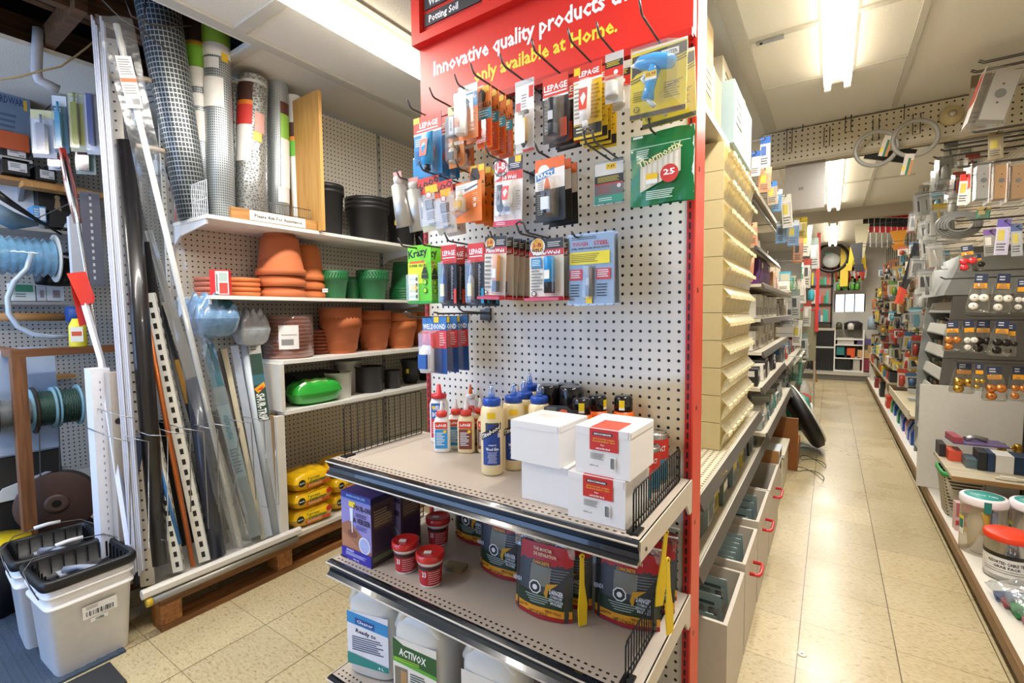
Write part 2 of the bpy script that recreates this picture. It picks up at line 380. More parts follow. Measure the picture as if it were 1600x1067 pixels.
# small plate screwed to the ceiling joint in the aisle
m = M(); m.box(-.31, -.20, 2.445, 2.475, ZC-.016, ZC-.010, STEEL); m.lathe([(0.001, 0), (.006, 0), (.006, .004)], BWIRE, (-.29, 2.46, ZC-.02), 8); struct('trim_%d' % k, m); k += 1
PEGL = pegboard('pegboard_left_wall', 'b9b6b0', 1, 2); WALLP = mat('wall_paint', 'cfcac0', 0.7)
m = M(); m.box(X0-.08, X0-.006, Y0, Y1, 0, ZC, WALLP); m.box(X0-.006, X0, -.6, 3.5, .3, 2.35, PEGL); struct('wall_left', m)
PEGR = pegboard('pegboard_right_wall', 'b0a48c', 1, 2)
m = M(); m.box(X1+.006, X1+.08, Y0, Y1, 0, ZC, WALLP); m.box(X1, X1+.006, 1.2, 10.3, .3, 2.45, PEGR); struct('wall_right', m)
m = M(); wx0, wx1, wz0, wz1 = U(1304, 500, Y=Y1).x, U(1350, 500, Y=Y1).x, U(1320, 487, Y=Y1).z, U(1320, 460, Y=Y1).z
m.box(X0, wx0, Y1, Y1+.08, 0, ZC, WALLP); m.box(wx1, X1, Y1, Y1+.08, 0, ZC, WALLP); m.box(wx0, wx1, Y1, Y1+.08, 0, wz0, WALLP); m.box(wx0, wx1, Y1, Y1+.08, wz1, ZC, WALLP)
struct('wall_back', m)
m = M(); WP = mat('window_daylight_pane', 'dfe9ff', 0.3, emit=2.6)
m.box(wx0, wx1, Y1+.02, Y1+.03, wz0, wz1, WP)
for i in range(4): x = wx0+(wx1-wx0)*i/3; m.box(x-.01, x+.01, Y1, Y1+.02, wz0, wz1, C('5a6472'))
struct('window_2', m)
# front wall with the shop window, behind the camera
m = M(); m.box(X0, X1, Y0-.08, Y0, 0, .4, WALLP); m.box(X0, X1, Y0-.08, Y0, 2.3, ZC, WALLP); m.box(-1.3, X1, Y0-.08, Y0, .4, 2.3, WALLP); struct('wall_front', m)
m = M()
for x in (X0+.02, -2.7, -1.34): m.box(x, x+.05, Y0-.06, Y0, .4, 2.3, WHITE)
for z in (.4, 2.25): m.box(X0, -1.3, Y0-.06, Y0, z, z+.05, WHITE)
struct('window_1', m)
m = M(); m.box(-.42, .62, 10.38, 11.25, 0, .10, mat('grey_plinth', '6e6c66', 0.5)); m.box(-.43, .63, 10.36, 11.25, .10, .135, mat('metal_step_edge', 'cfcabc', 0.35, 0.3)); struct('trim_60', m)
# header beams across the aisle
PEGB = pegboard('pegboard_beam', 'c9bfa6', 0, 2, pitch=.034, hole=.0052)
bz = 2.265; m = M(); m.box(-.42, .98, 3.74, 3.752, bz, ZC-.01, PEGB)
m.box(-.42, .98, 3.752, 3.86, bz, bz+.02, mat('beam_underside', 'b5aa94', .6)); m.box(-.42, .98, 3.84, 3.86, bz, ZC, WALLP); m.box(-.45, .98, 3.735, 3.742, bz-.012, bz+.006, mat('beam_underside', 'b5aa94'))
struct('trim_61', m)
m = M(); m.box(-.45, X1, 7.0, 7.12, 2.36, ZC, mat('beam_face', 'a89f8e', 0.7)); struct('trim_62', m)
# ---------------------------------------------------------------- ceiling lamps
TUBE = mat('lit_tube', 'fff3dc', 0.5, emit=7.0)
def fitting(fx, y0, y1, label, gap=.042):
    t = empty('ceiling_light', label, 'light', (fx, (y0+y1)/2, ZC), group=None); h = (y1-y0)/2
    m = M(); m.prism([(-.075, 0), (.075, 0), (.03, -.05), (-.03, -.05)], 'y', -h, h, WHITE); part('housing', m, t)
    for s in (-1, 1):
        m = M(); m.tube([(s*gap, -h+.03, -.062), (s*gap, h-.03, -.062)], .0165, TUBE, 10); part('tube', m, t)
        for e in (-1, 1): m = M(); m.box(s*gap-.014, s*gap+.014, e*h-.012, e*h+.012, -.085, -.01, WHITE); part('lamp_holder', m, t)
fitting(*FITS[0], 'white twin-tube fluorescent fitting over the near end of the right-hand aisle')
fitting(*FITS[1], 'white twin-tube fluorescent fitting seen just beyond the pegboard header in the aisle')
fitting(*FITS[2], 'furthest twin-tube fluorescent fitting, beyond the second ceiling beam')
fitting(*FITS[3], 'twin-tube fluorescent fitting above the flower pot shelves')
fitting(*FITS[4], 'twin-tube fluorescent fitting near the shop window, left of the pipes')
m = M(); m.lathe([(.001, -.05), (.05, -.05), (.07, -.02), (.075, 0)], C('e8c95a'), seg=20); solo('smoke_alarm', m, 'yellowed round ceiling disc left of the far aisle lamp', 'smoke alarm', (-.33, 6.2, ZC))
# ================================================================ printed goods: helpers
class Face:
    "a printed face of width w and height h; origin at its top centre, print on the -y side"
    def __init__(s, m, w, h, y=-0.0012, X=None): s.m, s.w, s.h, s.y, s.X, s.k = m, w, h, y, X, 0
    def P(s, x0, y0, x1, y1, c):
        s.k += 1; y = s.y-0.00012*s.k; vs = [((x0-.5)*s.w, y, -y1*s.h), ((x1-.5)*s.w, y, -y1*s.h), ((x1-.5)*s.w, y, -y0*s.h), ((x0-.5)*s.w, y, -y0*s.h)]
        if s.X is not None: vs = [s.X @ Vector(v) for v in vs]
        s.m.add(vs, [(0, 1, 2, 3)], C(c) if isinstance(c, str) else c); return s
    def poly(s, pts, c):
        s.k += 1; y = s.y-0.00012*s.k; vs = [Vector(((u-.5)*s.w, y, -v*s.h)) for u, v in pts]
        if s.X is not None: vs = [s.X @ v for v in vs]
        s.m.add(vs, [list(range(len(pts)))[::-1]], C(c) if isinstance(c, str) else c); return s
    def disc(s, cx, cy, r, c, n=18, ry=None):
        return s.poly([(cx+r*math.cos(2*PI*i/n), cy+(ry or r*s.w/s.h)*math.sin(2*PI*i/n)) for i in range(n)], c)
    def T(s, body, cx, cy, hh, c, wf=None, rot=0, bold=True):
        s.k += 2; y = s.y-0.00012*s.k; a = math.radians(rot)
        s.m.text(body, hh*s.h, C(c) if isinstance(c, str) else c, ((cx-.5)*s.w, y, -cy*s.h), (math.cos(a), 0, math.sin(a)), (-math.sin(a), 0, math.cos(a)), width=wf*s.w if wf else None, bold=bold, X=s.X); return s
    def lines(s, x0, y0, x1, y1, n, c, seed=0):
        "small print, too fine to read"
        r = random.Random(seed+n); st = (y1-y0)/n
        for i in range(n): s.P(x0, y0+i*st, x1-(x1-x0)*0.35*r.random(), y0+i*st+st*0.45, c)
        return s
    def code(s, x0, y0, x1, y1, c='202020', n=14):
        s.P(x0, y0, x1, y1, 'f4f4f2'); r = random.Random(n)
        x = x0+.01
        while x < x1-.02:
            wd = (x1-x0)*r.choice((.02, .03, .05)); s.P(x, y0+(y1-y0)*.08, min(x+wd, x1), y1-(y1-y0)*.08, c); x += wd+(x1-x0)*r.choice((.02, .035))
        return s
def wrap(m, r, a0, a1, z0, z1, c, n=10, sx=1.0, sy=1.0, off=0.0006):
    "a label round a bottle; angles in degrees, 0 faces -y, positive towards +x"
    vs = []
    for i in range(n+1):
        a = math.radians(a0+(a1-a0)*i/n); x = (r+off)*math.sin(a)*sx; y = -(r+off)*math.cos(a)*sy
        vs += [(x, y, z0), (x, y, z1)]
    m.add(vs, [(2*i, 2*i+2, 2*i+3, 2*i+1) for i in range(n)], C(c) if isinstance(c, str) else c, True)
def wtext(m, body, h, c, r, z, a=0, width=None, sx=1.0, sy=1.0, slope=0.0, off=0.0012):
    vv, ff, w_ = glyphs(body, True); k = h/0.69; kx = width/w_ if width else k; vs = []
    for v in vv:
        x = v.x*kx; an = x/(r*max(sx, .3))+math.radians(a); vs.append(((r+off)*math.sin(an)*sx, -(r+off)*math.cos(an)*sy, z+(v.y-.34)*k+x*slope))
    m.add(vs, ff, C(c) if isinstance(c, str) else c)
def sticker(par, w, h, x, y, yy=-0.003, s=.018):
    m = M(); f = Face(m, s, s*1.15, yy, Tm((x, 0, y)))
    f.P(0, 0, 1, .62, 'f4d21a').P(0, .62, 1, 1, 'f6f6f2').lines(.15, .68, .85, .95, 2, '55524a').T('%d.%02d' % (R.randint(3, 19), 99), .5, .33, .3, '4a3a10')
    m.v = m.v; part('price_sticker', m, par)
def card_body(w, h, c, th=.0012, hole=True, cut=0):
    m = M(); m.box(-w/2, w/2, -th/2, th/2, -h, 0, C(c)); m.box(-w/2+.0004, w/2-.0004, th/2, th/2+.0002, -h+.0004, -.0004, C('d8d4c8')); return m
def blister(w, h, x0, y0, x1, y1, d, tint=None):
    "clear formed bubble standing off the card"
    m = M(); X0_, X1_ = (x0-.5)*w, (x1-.5)*w; Z0_, Z1_ = -y1*h, -y0*h; i = min(d*.35, (X1_-X0_)*.2); y = -.0016
    a = [(X0_, y, Z0_), (X1_, y, Z0_), (X1_, y, Z1_), (X0_, y, Z1_)]; b = [(X0_+i, y-d, Z0_+i), (X1_-i, y-d, Z0_+i), (X1_-i, y-d, Z1_-i), (X0_+i, y-d, Z1_-i)]
    m.add(a+b, [(0, 1, 5, 4), (1, 2, 6, 5), (2, 3, 7, 6), (3, 0, 4, 7), (4, 5, 6, 7)], tint or CLEAR); return m
def product(kind, w, h, cx, y0, y1, r, c1, c2, c3='f2f2f0'):
    m = M(); x = (cx-.5)*w; z0, z1 = -y1*h, -y0*h; L = z1-z0; o = (x, -r-.003, z0)
    if kind == 'tube':      # crimped tube, cap down
        m.lathe([(r*.5, 0), (r*.5, L*.14)], C(c2), o, 10)
        m.lathe([(r*.5, L*.14), (r*.85, L*.2), (r, L*.3), (r, L*.6)], C(c1), o, 12, cap0=False, cap1=False)
        n = 12; lo = [(x+r*math.cos(2*PI*i/n), o[1]+r*math.sin(2*PI*i/n), z0+L*.6) for i in range(n)]; hi = [(x+r*1.25*math.cos(2*PI*i/n), o[1]+r*.12*math.sin(2*PI*i/n), z1) for i in range(n)]
        m.add(lo+hi, [(i, (i+1) % n, n+(i+1) % n, n+i) for i in range(n)]+[tuple(range(n, 2*n))], C(c1), True)
        m.add([(x-r*.7, o[1]-r-.0008, z0+L*.34), (x+r*.7, o[1]-r-.0008, z0+L*.34), (x+r*.8, o[1]-r*.7, z0+L*.8), (x-r*.8, o[1]-r*.7, z0+L*.8)], [(0, 1, 2, 3)], C(c3))
    elif kind == 'bottle':
        m.lathe([(r, 0), (r, L*.55), (r*.5, L*.68)], C(c1), o, 14); m.lathe([(r*.55, L*.68), (r*.5, L*.8), (r*.16, L)], C(c2), o, 12)
        m.box(x-r*.75, x+r*.75, o[1]-r-.0006, o[1]-r*.6, z0+L*.1, z0+L*.45, C(c3))
    elif kind == 'stick':
        m.lathe([(r, 0), (r, L*.3)], C(c2), o, 12, cap1=False); m.lathe([(r, L*.3), (r, L*.97), (r*.8, L)], C(c1), o, 12)
        m.box(x-r*.5, x+r*.5, o[1]-r-.0005, o[1]-r*.8, z0+L*.38, z0+L*.62, C(c3))
    elif kind == 'syringe':
        for s in (-1, 1): m.lathe([(r*.5, L*.15), (r*.5, L*.8)], C(c1 if s < 0 else c2), (x+s*r*.55, o[1], z0), 10)
        m.lathe([(r*.2, 0), (r*.9, L*.15)], C(c3), o, 10); m.box(x-r*1.3, x+r*1.3, o[1]-r*.4, o[1]+r*.3, z1-L*.08, z1, C(c3)); m.box(x-r*.2, x+r*.2, o[1]-.002, o[1]+.002, z0+L*.8, z1-L*.06, C(c3))
    return m
HOOK_Y = 1.25
def hook(px, py, label, z=None, L=None, double=False, tipup=.022, r=.0027, mt=None, group='peg hooks on the end display'):
    "a steel peg hook whose turned-up tip is seen at this pixel, tip height known"
    p = U(px, py, Z=z); x = p.x; yb = HOOK_Y; L = yb-p.y; zz = z-tipup
    m = M()
    for s in ((-1, 1) if double else (0,)):
        dx = s*.011
        m.tube([(dx, 0, 0), (dx, -L+.022, 0), (dx, -L+.014, .003), (dx, -L, tipup)], r, mt or WIRE, 7)
    if double:
        m.tube([(-.011, -L, tipup), (0, -L-.004, tipup+.004), (.011, -L, tipup)], r, mt or WIRE, 7)
    m.box(-.014, .014, -.004, 0, -.022, .012, mt or WIRE); m.tube([(-.009, 0, .006), (.009, 0, .006)], r, mt or WIRE, 6)
    solo('peg_hook', m, label, 'hook', (x, yb, zz), group=group)
    return x, yb-L, zz
def hang(name, box, Y, n, dy, label, build, cat='glue pack', group=None, tilt=0, rz=0, z=None, jit=1.5):
    lim = lambda a, b: (a if len((a+b).split()) <= 16 else ' '.join(a.split()[:16-len(b.split())]))+b
    "build(w, h) makes the front pack; n-1 copies hang behind it on the same hook"
    x0, y0, x1, y1 = box
    a = U(x0, (y0+y1)/2, Y=Y); b = U(x1, (y0+y1)/2, Y=Y); t = U((x0+x1)/2, y0, Y=Y); q = U((x0+x1)/2, y1, Y=Y)
    w, h = (b.x-a.x)/max(.3, math.cos(math.radians(rz))), t.z-q.z
    o = empty(name, label if n == 1 else lim(label, ', frontmost'), cat, (t.x, Y, t.z), (0, math.radians(tilt), math.radians(rz)), group)
    build(o, w, h)
    for i in range(1, n):
        copy_tree(o, (t.x+R.uniform(-.001, .001), Y+dy*i, t.z+R.uniform(-.001, .0015)), (0, math.radians(tilt+R.uniform(-jit, jit)), math.radians(rz+R.uniform(-jit, jit))),
                  lim(label, ', %s from the front' % ORD[i]))
    return o
# ================================================================ end display: board, posts, sign
EX0, EX1, EY = -1.21, -.305, 1.25
PEGE = pegboard('pegboard_end', 'd9d6cf', 0, 2, hole=.0042, patch='cdbd9c', off=(.5, .5))
t = empty('end_display', 'white pegboard end display between red posts, facing the camera', 'display', (-.755, EY, 0))
m = M(); m.box(EX0+.755, EX1+.755, 0, .012, .06, 2.42, PEGE); part('pegboard', m, t)
for s, x in ((0, EX0-.006), (1, EX1)):
    m = M(); rx = x+.755
    m.box(rx, rx+.017 if s else rx+.012, -.008, .05, 0, 2.44, mat('slotted_post_red', 'b3201c', .4))
    if s: m.box(rx+.017, rx+.021, -.008, .085, 0, 2.44, mat('lit_post_side_red', 'd8452e', .4))  # aisle-side face in a lighter red: the light on it is painted in
    slot = C('2a0808')
    z = .08
    while z < 2.4: m.box(rx+.005, rx+.010, -.0085, -.007, z, z+.017, slot); z += .0254
    z = .1
    if s:
        while z < 2.4: m.box(rx+.0212, rx+.0216, .02, .03, z, z+.012, slot); z += .3048
    part('post', m, t, 'red slotted steel post')
# the sign
sg = empty('store_sign', 'red header sign with white and yellow lettering on the end display', 'sign', (-.72, 1.2, 1.93))
zt = 2.165-1.93
m = M(); m.box(-.455, .435, 0, .03, 0, zt, SIGNRED); m.box(-.455, .435, -.012, .0, -.012, .006, mat('sign_edge_red', 'b81f17', .4))
part('sign_panel', m, sg, 'lower red panel')
m = M(); m.box(-.462, .44, -.03, .03, zt, zt+.028, SIGNRED); m.box(-.462, .44, -.012, .03, zt+.028, zt+.37, mat('sign_box_red', 'c4241a', .4))
m.box(-.462, -.425, -.03, 0, zt+.028, zt+.37, SIGNRED); m.box(-.165, -.14, -.03, 0, zt+.028, zt+.37, SIGNRED); sf = part('sign_frame', m, sg, 'upper red frame')
m = M()
for i, s in enumerate(('Potting Soil', 'Watering Cans', 'Wind Chimes', 'Planters')):
    z = zt+.052+i*.052; m.box(-.415, -.175, -.016, -.012, z, z+.038, C('3a3a3e'))
    wd = {'Potting Soil': .125, 'Watering Cans': .165, 'Wind Chimes': .15, 'Planters': .1}[s]
    m.text(s, .021, C('f6f6f6'), (-.395+wd/2, -.0166, z+.019), width=wd)
part('name_strips', m, sf, 'dark strips lettered in white')
m = M()
a0 = U(690, 93, Y=1.199); a1 = U(930, 15, Y=1.199)
m.text('Innovative quality products that are', .044, C('fdfbf6'), (-.405+.82*.5+.0, -.0006, 2.083-1.93), width=.80)
m.text('only available at Home.', .038, C('f5d93a'), (-.222+.235, -.0006, 2.012-1.93), width=.47)
part('slogan', m, sg, 'white and yellow slogan')
# ---------------------------------------------------------------- shelves of the end display
def end_shelf(z, label, yf):
    t = empty('steel_shelf', label, 'shelf', (-.762, yf, z), group=None); D = EY-yf; hw = .475
    m = M(); m.box(-hw, hw, 0, D-.012, -.022, 0, SHELF)
    dots = C('1c1815')
    for row, y in enumerate((.018, .034)):
        x = -hw+.02
        while x < hw-.02: m.add([(x-.0035, y-.0025, .0004), (x+.0035, y-.0025, .0004), (x+.0035, y+.0025, .0004), (x-.0035, y+.0025, .0004)], [(0, 1, 2, 3)], dots); x += .0165
    part('shelf_deck', m, t)
    rail = mat('dark_price_rail', '121820', .18, 0.2, coat=.6)
    m = M(); m.prism([(0, .001), (-.012, -.004), (-.006, -.014), (.0, -.024), (-.002, -.034), (-.012, -.042), (-.010, -.046), (.008, -.046), (.008, 0)], 'x', -hw, hw, rail)
    m.tube([(-hw, -.012, -.0035), (hw, -.012, -.0035)], .0022, mat('rail_edge', 'cfc9c0', .35), 6); m.tube([(-hw, -.012, -.0435), (hw, -.012, -.0435)], .0022, mat('rail_edge', 'cfc9c0', .35), 6)
    part('price_rail', m, t, 'dark glossy price rail')
    for s in (-1, 1):
        m = M(); x = s*hw; m.prism([(0, 0), (D-.009, 0), (D-.009, -.085), (D-.03, -.085), (D-.06, -.05), (0, -.04)], 'x', x-.003, x+.003, mat('bracket_cream', 'c9bfae', .45))
        m.lathe([(.004, 0), (.004, .002)], C('3a3228'), (0, 0, 0), 8, X=Tm((x+s*.003, .03, -.025)) @ Ry(90*s)); part('bracket', m, t)
    return t
end_shelf(.84, 'beige steel shelf carrying the glue bottles and white boxes', .845)
end_shelf(.535, 'beige steel shelf carrying cement bags and red tubs', .835)
end_shelf(.178, 'lowest beige steel shelf under the white jugs', .822)
def fence(x, y0, y1, z, h, n, label, mt=None, cat='shelf divider', ax='y'):
    m = M(); L = y1-y0; mt = mt or BWIRE
    def p(u, zz): return (0, u, zz) if ax == 'y' else (u, 0, zz)
    m.tube([p(0, .002), p(0, h-.008), p(.008, h), p(L-.008, h), p(L, h-.008), p(L, .002)], .0019, mt, 6)
    for zz in (.002, .018): m.tube([p(0, zz), p(L, zz)], .0017, mt, 6)
    for i in range(1, n): m.tube([p(L*i/n, .002), p(L*i/n, h)], .0015, mt, 5)
    if ax == 'y': m.box(-.012, .012, -.008, .03, -.001, .003, mt)
    return solo('wire_fence', m, label, cat, (x, y0, z))
fence(-.308, .872, 1.21, .841, .085, 22, 'black wire fence at the right end of the upper shelf')
fence(-1.215, .885, 1.21, .841, .155, 13, 'tall black wire fence at the left end of the upper shelf')
fence(-.318, .86, 1.21, .536, .085, 22, 'black wire fence at the right end of the middle shelf')
fence(-1.215, .875, 1.21, .536, .10, 14, 'black wire fence behind the pour-on box, left of the middle shelf')
# ================================================================ packs hanging on the end display
def lepage_blue(o, w, h):
    m = card_body(w, h, '1b86c4'); f = Face(m, w, h)
    f.P(0, 0, 1, .27, 'd8301f').P(0, .27, 1, .3, 'f2f2f0').T('LEPAGE', .55, .15, .085, 'ffffff', .66).P(.12, .22, .88, .24, 'ffffff').P(0, .0, .22, .1, 'f4c61c')
    f.lines(.06, .36, .42, .5, 4, 'e4f2fa').lines(.06, .56, .4, .8, 7, '0f5d92'); part('backing_card', m, o)
    part('glue_tube', product('tube', w, h, .66, .34, .96, w*.17, '2f9ad4', '1a1a1a', 'e94a34'), o); part('blister', blister(w, h, .45, .31, .9, .98, .022), o)
hook(636, 155, 'steel peg hook at the top left, holding blue and red cards', 1.93)
hang('glue_card', (646, 180, 689, 275), 1.085, 3, .038, 'blue and red carded glue tube on the top left hook', lepage_blue, group='blue and red glue cards, top left hook')
def grey_bottle(o, w, h):
    m = card_body(w, h, 'e8892a'); f = Face(m, w, h); f.P(0, 0, 1, .2, 'e0c890').P(0, .58, 1, .64, 'f3e9d8').disc(.5, .72, .25, '3a2a14').T('GLUE', .5, .88, .06, 'f8f0e0', .6).poly([(.2, .02), (.5, .16), (.8, .02)], '6a4a20'); part('backing_card', m, o)
    m = M(); m.box(-w*.38, w*.38, -.022, -.004, -h*.52, -h*.2, C('5e646c')); ff = Face(m, w*.76, h*.32, -.0225, Tm((0, 0, -h*.2))); ff.P(.3, .06, .7, .94, 'c9ccd0').T('EPOXY', .5, .5, .12, '2a2a30', .7, rot=90); part('label_panel', m, o)
    part('glue_bottle', product('bottle', w, h, .5, .6, .95, w*.22, 'd8d0c0', 'c8a050', '33312e'), o); part('blister', blister(w, h, .05, .18, .95, .97, .03), o)
hook(670.5, 136.5, 'steel peg hook second from the top left corner', 1.93)
hang('glue_card', (700, 165, 724, 262), 1.10, 2, .045, 'narrow clear pack with a grey label', grey_bottle, group='narrow grey-labelled packs, second top hook')
def white_pen(o, w, h):
    m = card_body(w, h, 'ec7a1e'); f = Face(m, w, h); f.P(0, 0, 1, .22, 'f0e6d8').P(.55, 0, 1, .18, 'fbfbf8').P(0, .16, 1, .42, '3d9fd4').T('GLUE', .6, .3, .09, 'ffffff', .7, rot=35).lines(.6, .5, .95, .9, 5, 'f8c080'); part('backing_card', m, o)
    m = M(); m.lathe([(w*.2, 0), (w*.24, h*.02), (w*.24, h*.5), (w*.16, h*.6), (w*.2, h*.66), (w*.05, h*.74)], C('f1efe9'), (-w*.22, -w*.26, -h*.93), 14)
    m.box(-w*.34, -w*.1, -w*.5-.001, -w*.45, -h*.82, -h*.62, C('b85a30')); part('applicator_pen', m, o); part('blister', blister(w, h, .02, .14, .98, .97, w*.5), o)
hook(709.7, 116, 'steel peg hook third from the top left corner', 1.93)
hang('glue_card', (716, 133, 746, 218), 1.07, 2, .03, 'white applicator pen on an orange and blue card, third top hook', white_pen, group='white pens on orange cards')
def gorilla_card(o, w, h, bot=True):
    m = card_body(w, h, 'ef7d14'); f = Face(m, w, h); f.P(0, 0, 1, .02, 'f8a83c').P(.4, .0, .85, .1, 'f4c61c')
    f.poly([(.12, .08), (.3, .03), (.5, .07), (.62, .14), (.55, .25), (.1, .25)], '2c1a12').T('GORILLA', .5, .3, .075, '1a1210', .94).P(0, .36, 1, .53, '2a8fa8').lines(.14, .39, .86, .51, 3, 'eaf6f8')
    f.disc(.62, .6, .13, '1f5f74').disc(.62, .6, .09, 'e8f0f0').disc(.62, .71, .13, '1f5f74').disc(.62, .71, .09, 'e8f0f0').lines(.2, .79, .8, .95, 4, 'b8540c'); part('backing_card', m, o)
    part('blister', blister(w, h, .08, .55, .92, .98, .016, film('orange_clear_plastic', 'ff9a50', .2)), o)
hook(735, 99, 'steel peg hook crossing the yellow word only', 1.93)
hang('glue_card', (745, 135, 768, 232), 1.095, 4, .035, 'orange glue card with a teal band and an ape head', gorilla_card, group='orange cards with teal band')
def syringe_pack(o, w, h):
    m = card_body(w, h, 'efece8'); f = Face(m, w, h); f.P(.0, .0, 1, .06, 'cfcfcf').poly([(.1, .12), (.5, .06), (1, .12), (1, .42), (.1, .42)], 'f6f4f2').P(.74, .1, .98, .26, 'd8352a').P(.04, .3, .3, .42, 'cf5a5a').lines(.35, .2, .7, .4, 5, 'b8aaa8').P(.4, .96, 1, 1, 'd2382c'); part('backing_card', m, o)
    part('syringe', product('syringe', w, h, .58, .46, .96, w*.2, 'dfc58c', 'd4b070', '3c4044'), o); part('blister', blister(w, h, .12, .44, .96, .98, .028), o)
hook(781, 84, 'steel peg hook above the single white syringe pack', 1.93)
hang('glue_card', (805, 125, 834, 238), 1.10, 1, .03, 'white carded twin syringe hanging alone on its hook', syringe_pack)
def lepage_black(o, w, h):
    m = card_body(w, h, '2a201e'); f = Face(m, w, h); f.P(0, 0, 1, .3, 'de3a22').P(0, .3, 1, .33, 'f4f0ec').T('LEPAGE', .5, .17, .09, 'ffffff', .9).P(.06, .24, .94, .26, 'ffffff').lines(.1, .4, .5, .9, 9, '7a6a52').P(.68, .66, .95, .94, 'e0562a'); part('backing_card', m, o)
    part('glue_tube', product('stick', w, h, .5, .38, .92, w*.18, '26282c', '3a3c40', 'c8c8cc'), o); part('blister', blister(w, h, .14, .33, .86, .97, .026), o)
hook(830.5, 61, 'steel peg hook over the dark and red packs', 1.93)
hang('glue_card', (848, 118, 888, 222), 1.095, 3, .034, 'dark carded glue stick with a red header, top row', lepage_black, group='dark and red cards in the top row')
def lepage_yellow(o, w, h):
    m = card_body(w, h, 'eec21c'); f = Face(m, w, h); f.P(0, 0, 1, .2, 'dc3424').P(0, .2, 1, .23, 'f6f0ea').T('LEPAGE', .55, .12, .07, 'ffffff', .72).P(.03, .02, .25, .12, 'f4d21a').P(0, .82, 1, .96, '2b2620').lines(.1, .85, .8, .94, 2, 'e8dcb0').lines(.62, .3, .95, .78, 9, 'a87f10').P(.02, .25, .35, .8, 'f6efe0').lines(.05, .3, .3, .75, 8, 'a8a090'); part('backing_card', m, o)
    part('glue_tube', product('tube', w, h, .52, .25, .9, w*.19, 'f4ece4', 'e9e9e6', 'e0452c'), o); part('blister', blister(w, h, .3, .22, .8, .95, .028), o)
hook(887, 44, 'steel peg hook crossing the yellow word Home', 1.93)
hang('glue_card', (896, 100, 940, 215), 1.085, 4, .032, 'yellow carded glue tube with a black foot band', lepage_yellow, group='yellow glue cards in the top row')
def red_clear(o, w, h):
    m = card_body(w, h, 'e9e4de'); f = Face(m, w, h); f.P(0, 0, 1, .16, 'c8c4c0').P(0, .16, 1, .3, '2c2a26').lines(.08, .18, .9, .28, 3, 'd4c23a').P(0, .3, 1, .52, 'd83222').disc(.6, .4, .12, 'f4efe8').P(.12, .54, .62, .72, 'f4c61c').T('5.29', .37, .63, .07, '7a5a10', .36); part('backing_card', m, o)
    m = M(); m.lathe([(w*.34, 0), (w*.36, h*.04), (w*.3, h*.3)], C('d4cfc6'), (0, -w*.36, -h*.95), 14); part('plastic_cup', m, o); part('blister', blister(w, h, .06, .5, .94, .99, .03), o)
hook(932, 34, 'steel peg hook left of the one holding the hot glue gun', 1.93)
hang('glue_card', (946, 82, 974, 160), 1.09, 2, .05, 'small red and black topped clear pack', red_clear, group='red and black topped packs')
def glue_gun(o, w, h):
    m = M(); m.box(-w/2, w/2, -.001, .001, -h, 0, C('f0d416')); f = Face(m, w, h)
    f.P(.0, .0, 1, .035, 'e8e0d8').poly([(.02, .08), (1, .05), (1, .2), (.1, .34), (.02, .4)], '2e2c28').P(.55, .1, .86, .2, 'e8e4dc').T('MASTER', .7, .15, .05, '2e2c28', .26).lines(.6, .215, .95, .26, 2, 'd83a28').poly([(.0, .42), (1, .22), (1, .235), (.0, .435)], '2e2c28').poly([(.0, .46), (1, .26), (1, .275), (.0, .475)], '2e2c28')
    f.lines(.05, .6, .3, .76, 5, '9a8a18').lines(.62, .56, .9, .8, 7, '9a8a18').P(0, .93, 1, 1, '3c3426').disc(.12, .86, .055, '2e2c28').disc(.12, .86, .042, 'f0d416').T('UL', .12, .86, .035, '2e2c28').T('Hot Melt Glue Gun', .78, .6, .025, '3a3420', .34, rot=20); part('backing_card', m, o)
    bl = mat('translucent_blue_plastic', '2f9fe0', .2, coat=.5); bd = mat('darker_blue_plastic', '1c78b8', .3)
    m = M(); s = w*1.2
    m.tube([(-.28*s, -.03, -.3*h), (-.2*s, -.03, -.29*h), (0, -.03, -.31*h), (.2*s, -.03, -.36*h), (.28*s, -.03, -.4*h)], .1, bl, 12, rs=[.045*s, .1*s, .115*s, .11*s, .085*s])
    m.tube([(.02*s, -.03, -.36*h), (-.02*s, -.03, -.52*h), (-.06*s, -.03, -.68*h), (-.08*s, -.03, -.82*h)], .07, bl, 12, rs=[.1*s, .08*s, .075*s, .095*s])
    part('gun_body', m, o, 'translucent blue gun body')
    m = M(); m.lathe([(.012*s, 0), (.03*s, .05*s), (.045*s, .09*s)], C('e8eef2'), (0, 0, 0), 10, X=Tm((-.35*s, -.03, -.302*h)) @ Ry(90)); part('nozzle', m, o)
    m = M(); m.tube([(-.1*s, -.03, -.45*h), (-.17*s, -.03, -.52*h), (-.12*s, -.03, -.58*h)], .03*s, C('e6eef4'), 8); part('trigger', m, o)
    m = M(); m.tube([(-.08*s, -.03, -.82*h), (-.03*s, -.03, -.88*h), (.02*s, -.03, -.94*h)], .035*s, C('c8d4da'), 8); part('cord', m, o)
    m = M(); F2 = Face(m, w*.2, h*.13, -.035-.1*s, Tm((.0*s, 0, -.5*h))); F2.P(0, 0, 1, .9, 'f2efe6').P(0, 0, 1, .6, 'f4c61c').T('12.99', .5, .3, .32, '6a4a10', .8); part('price_sticker', m, o)
    part('blister', blister(w, h*1.06, .0, .03, 1, .95, .065), o)
hook(999, 0, 'long steel peg hook at the top right, over the glue gun', 1.93)
hang('glue_gun_pack', (986, 70, 1073, 180), 1.07, 2, .06, 'blue hot glue gun on a yellow card', glue_gun, cat='glue gun', group='hot glue gun packs', jit=5, tilt=1)
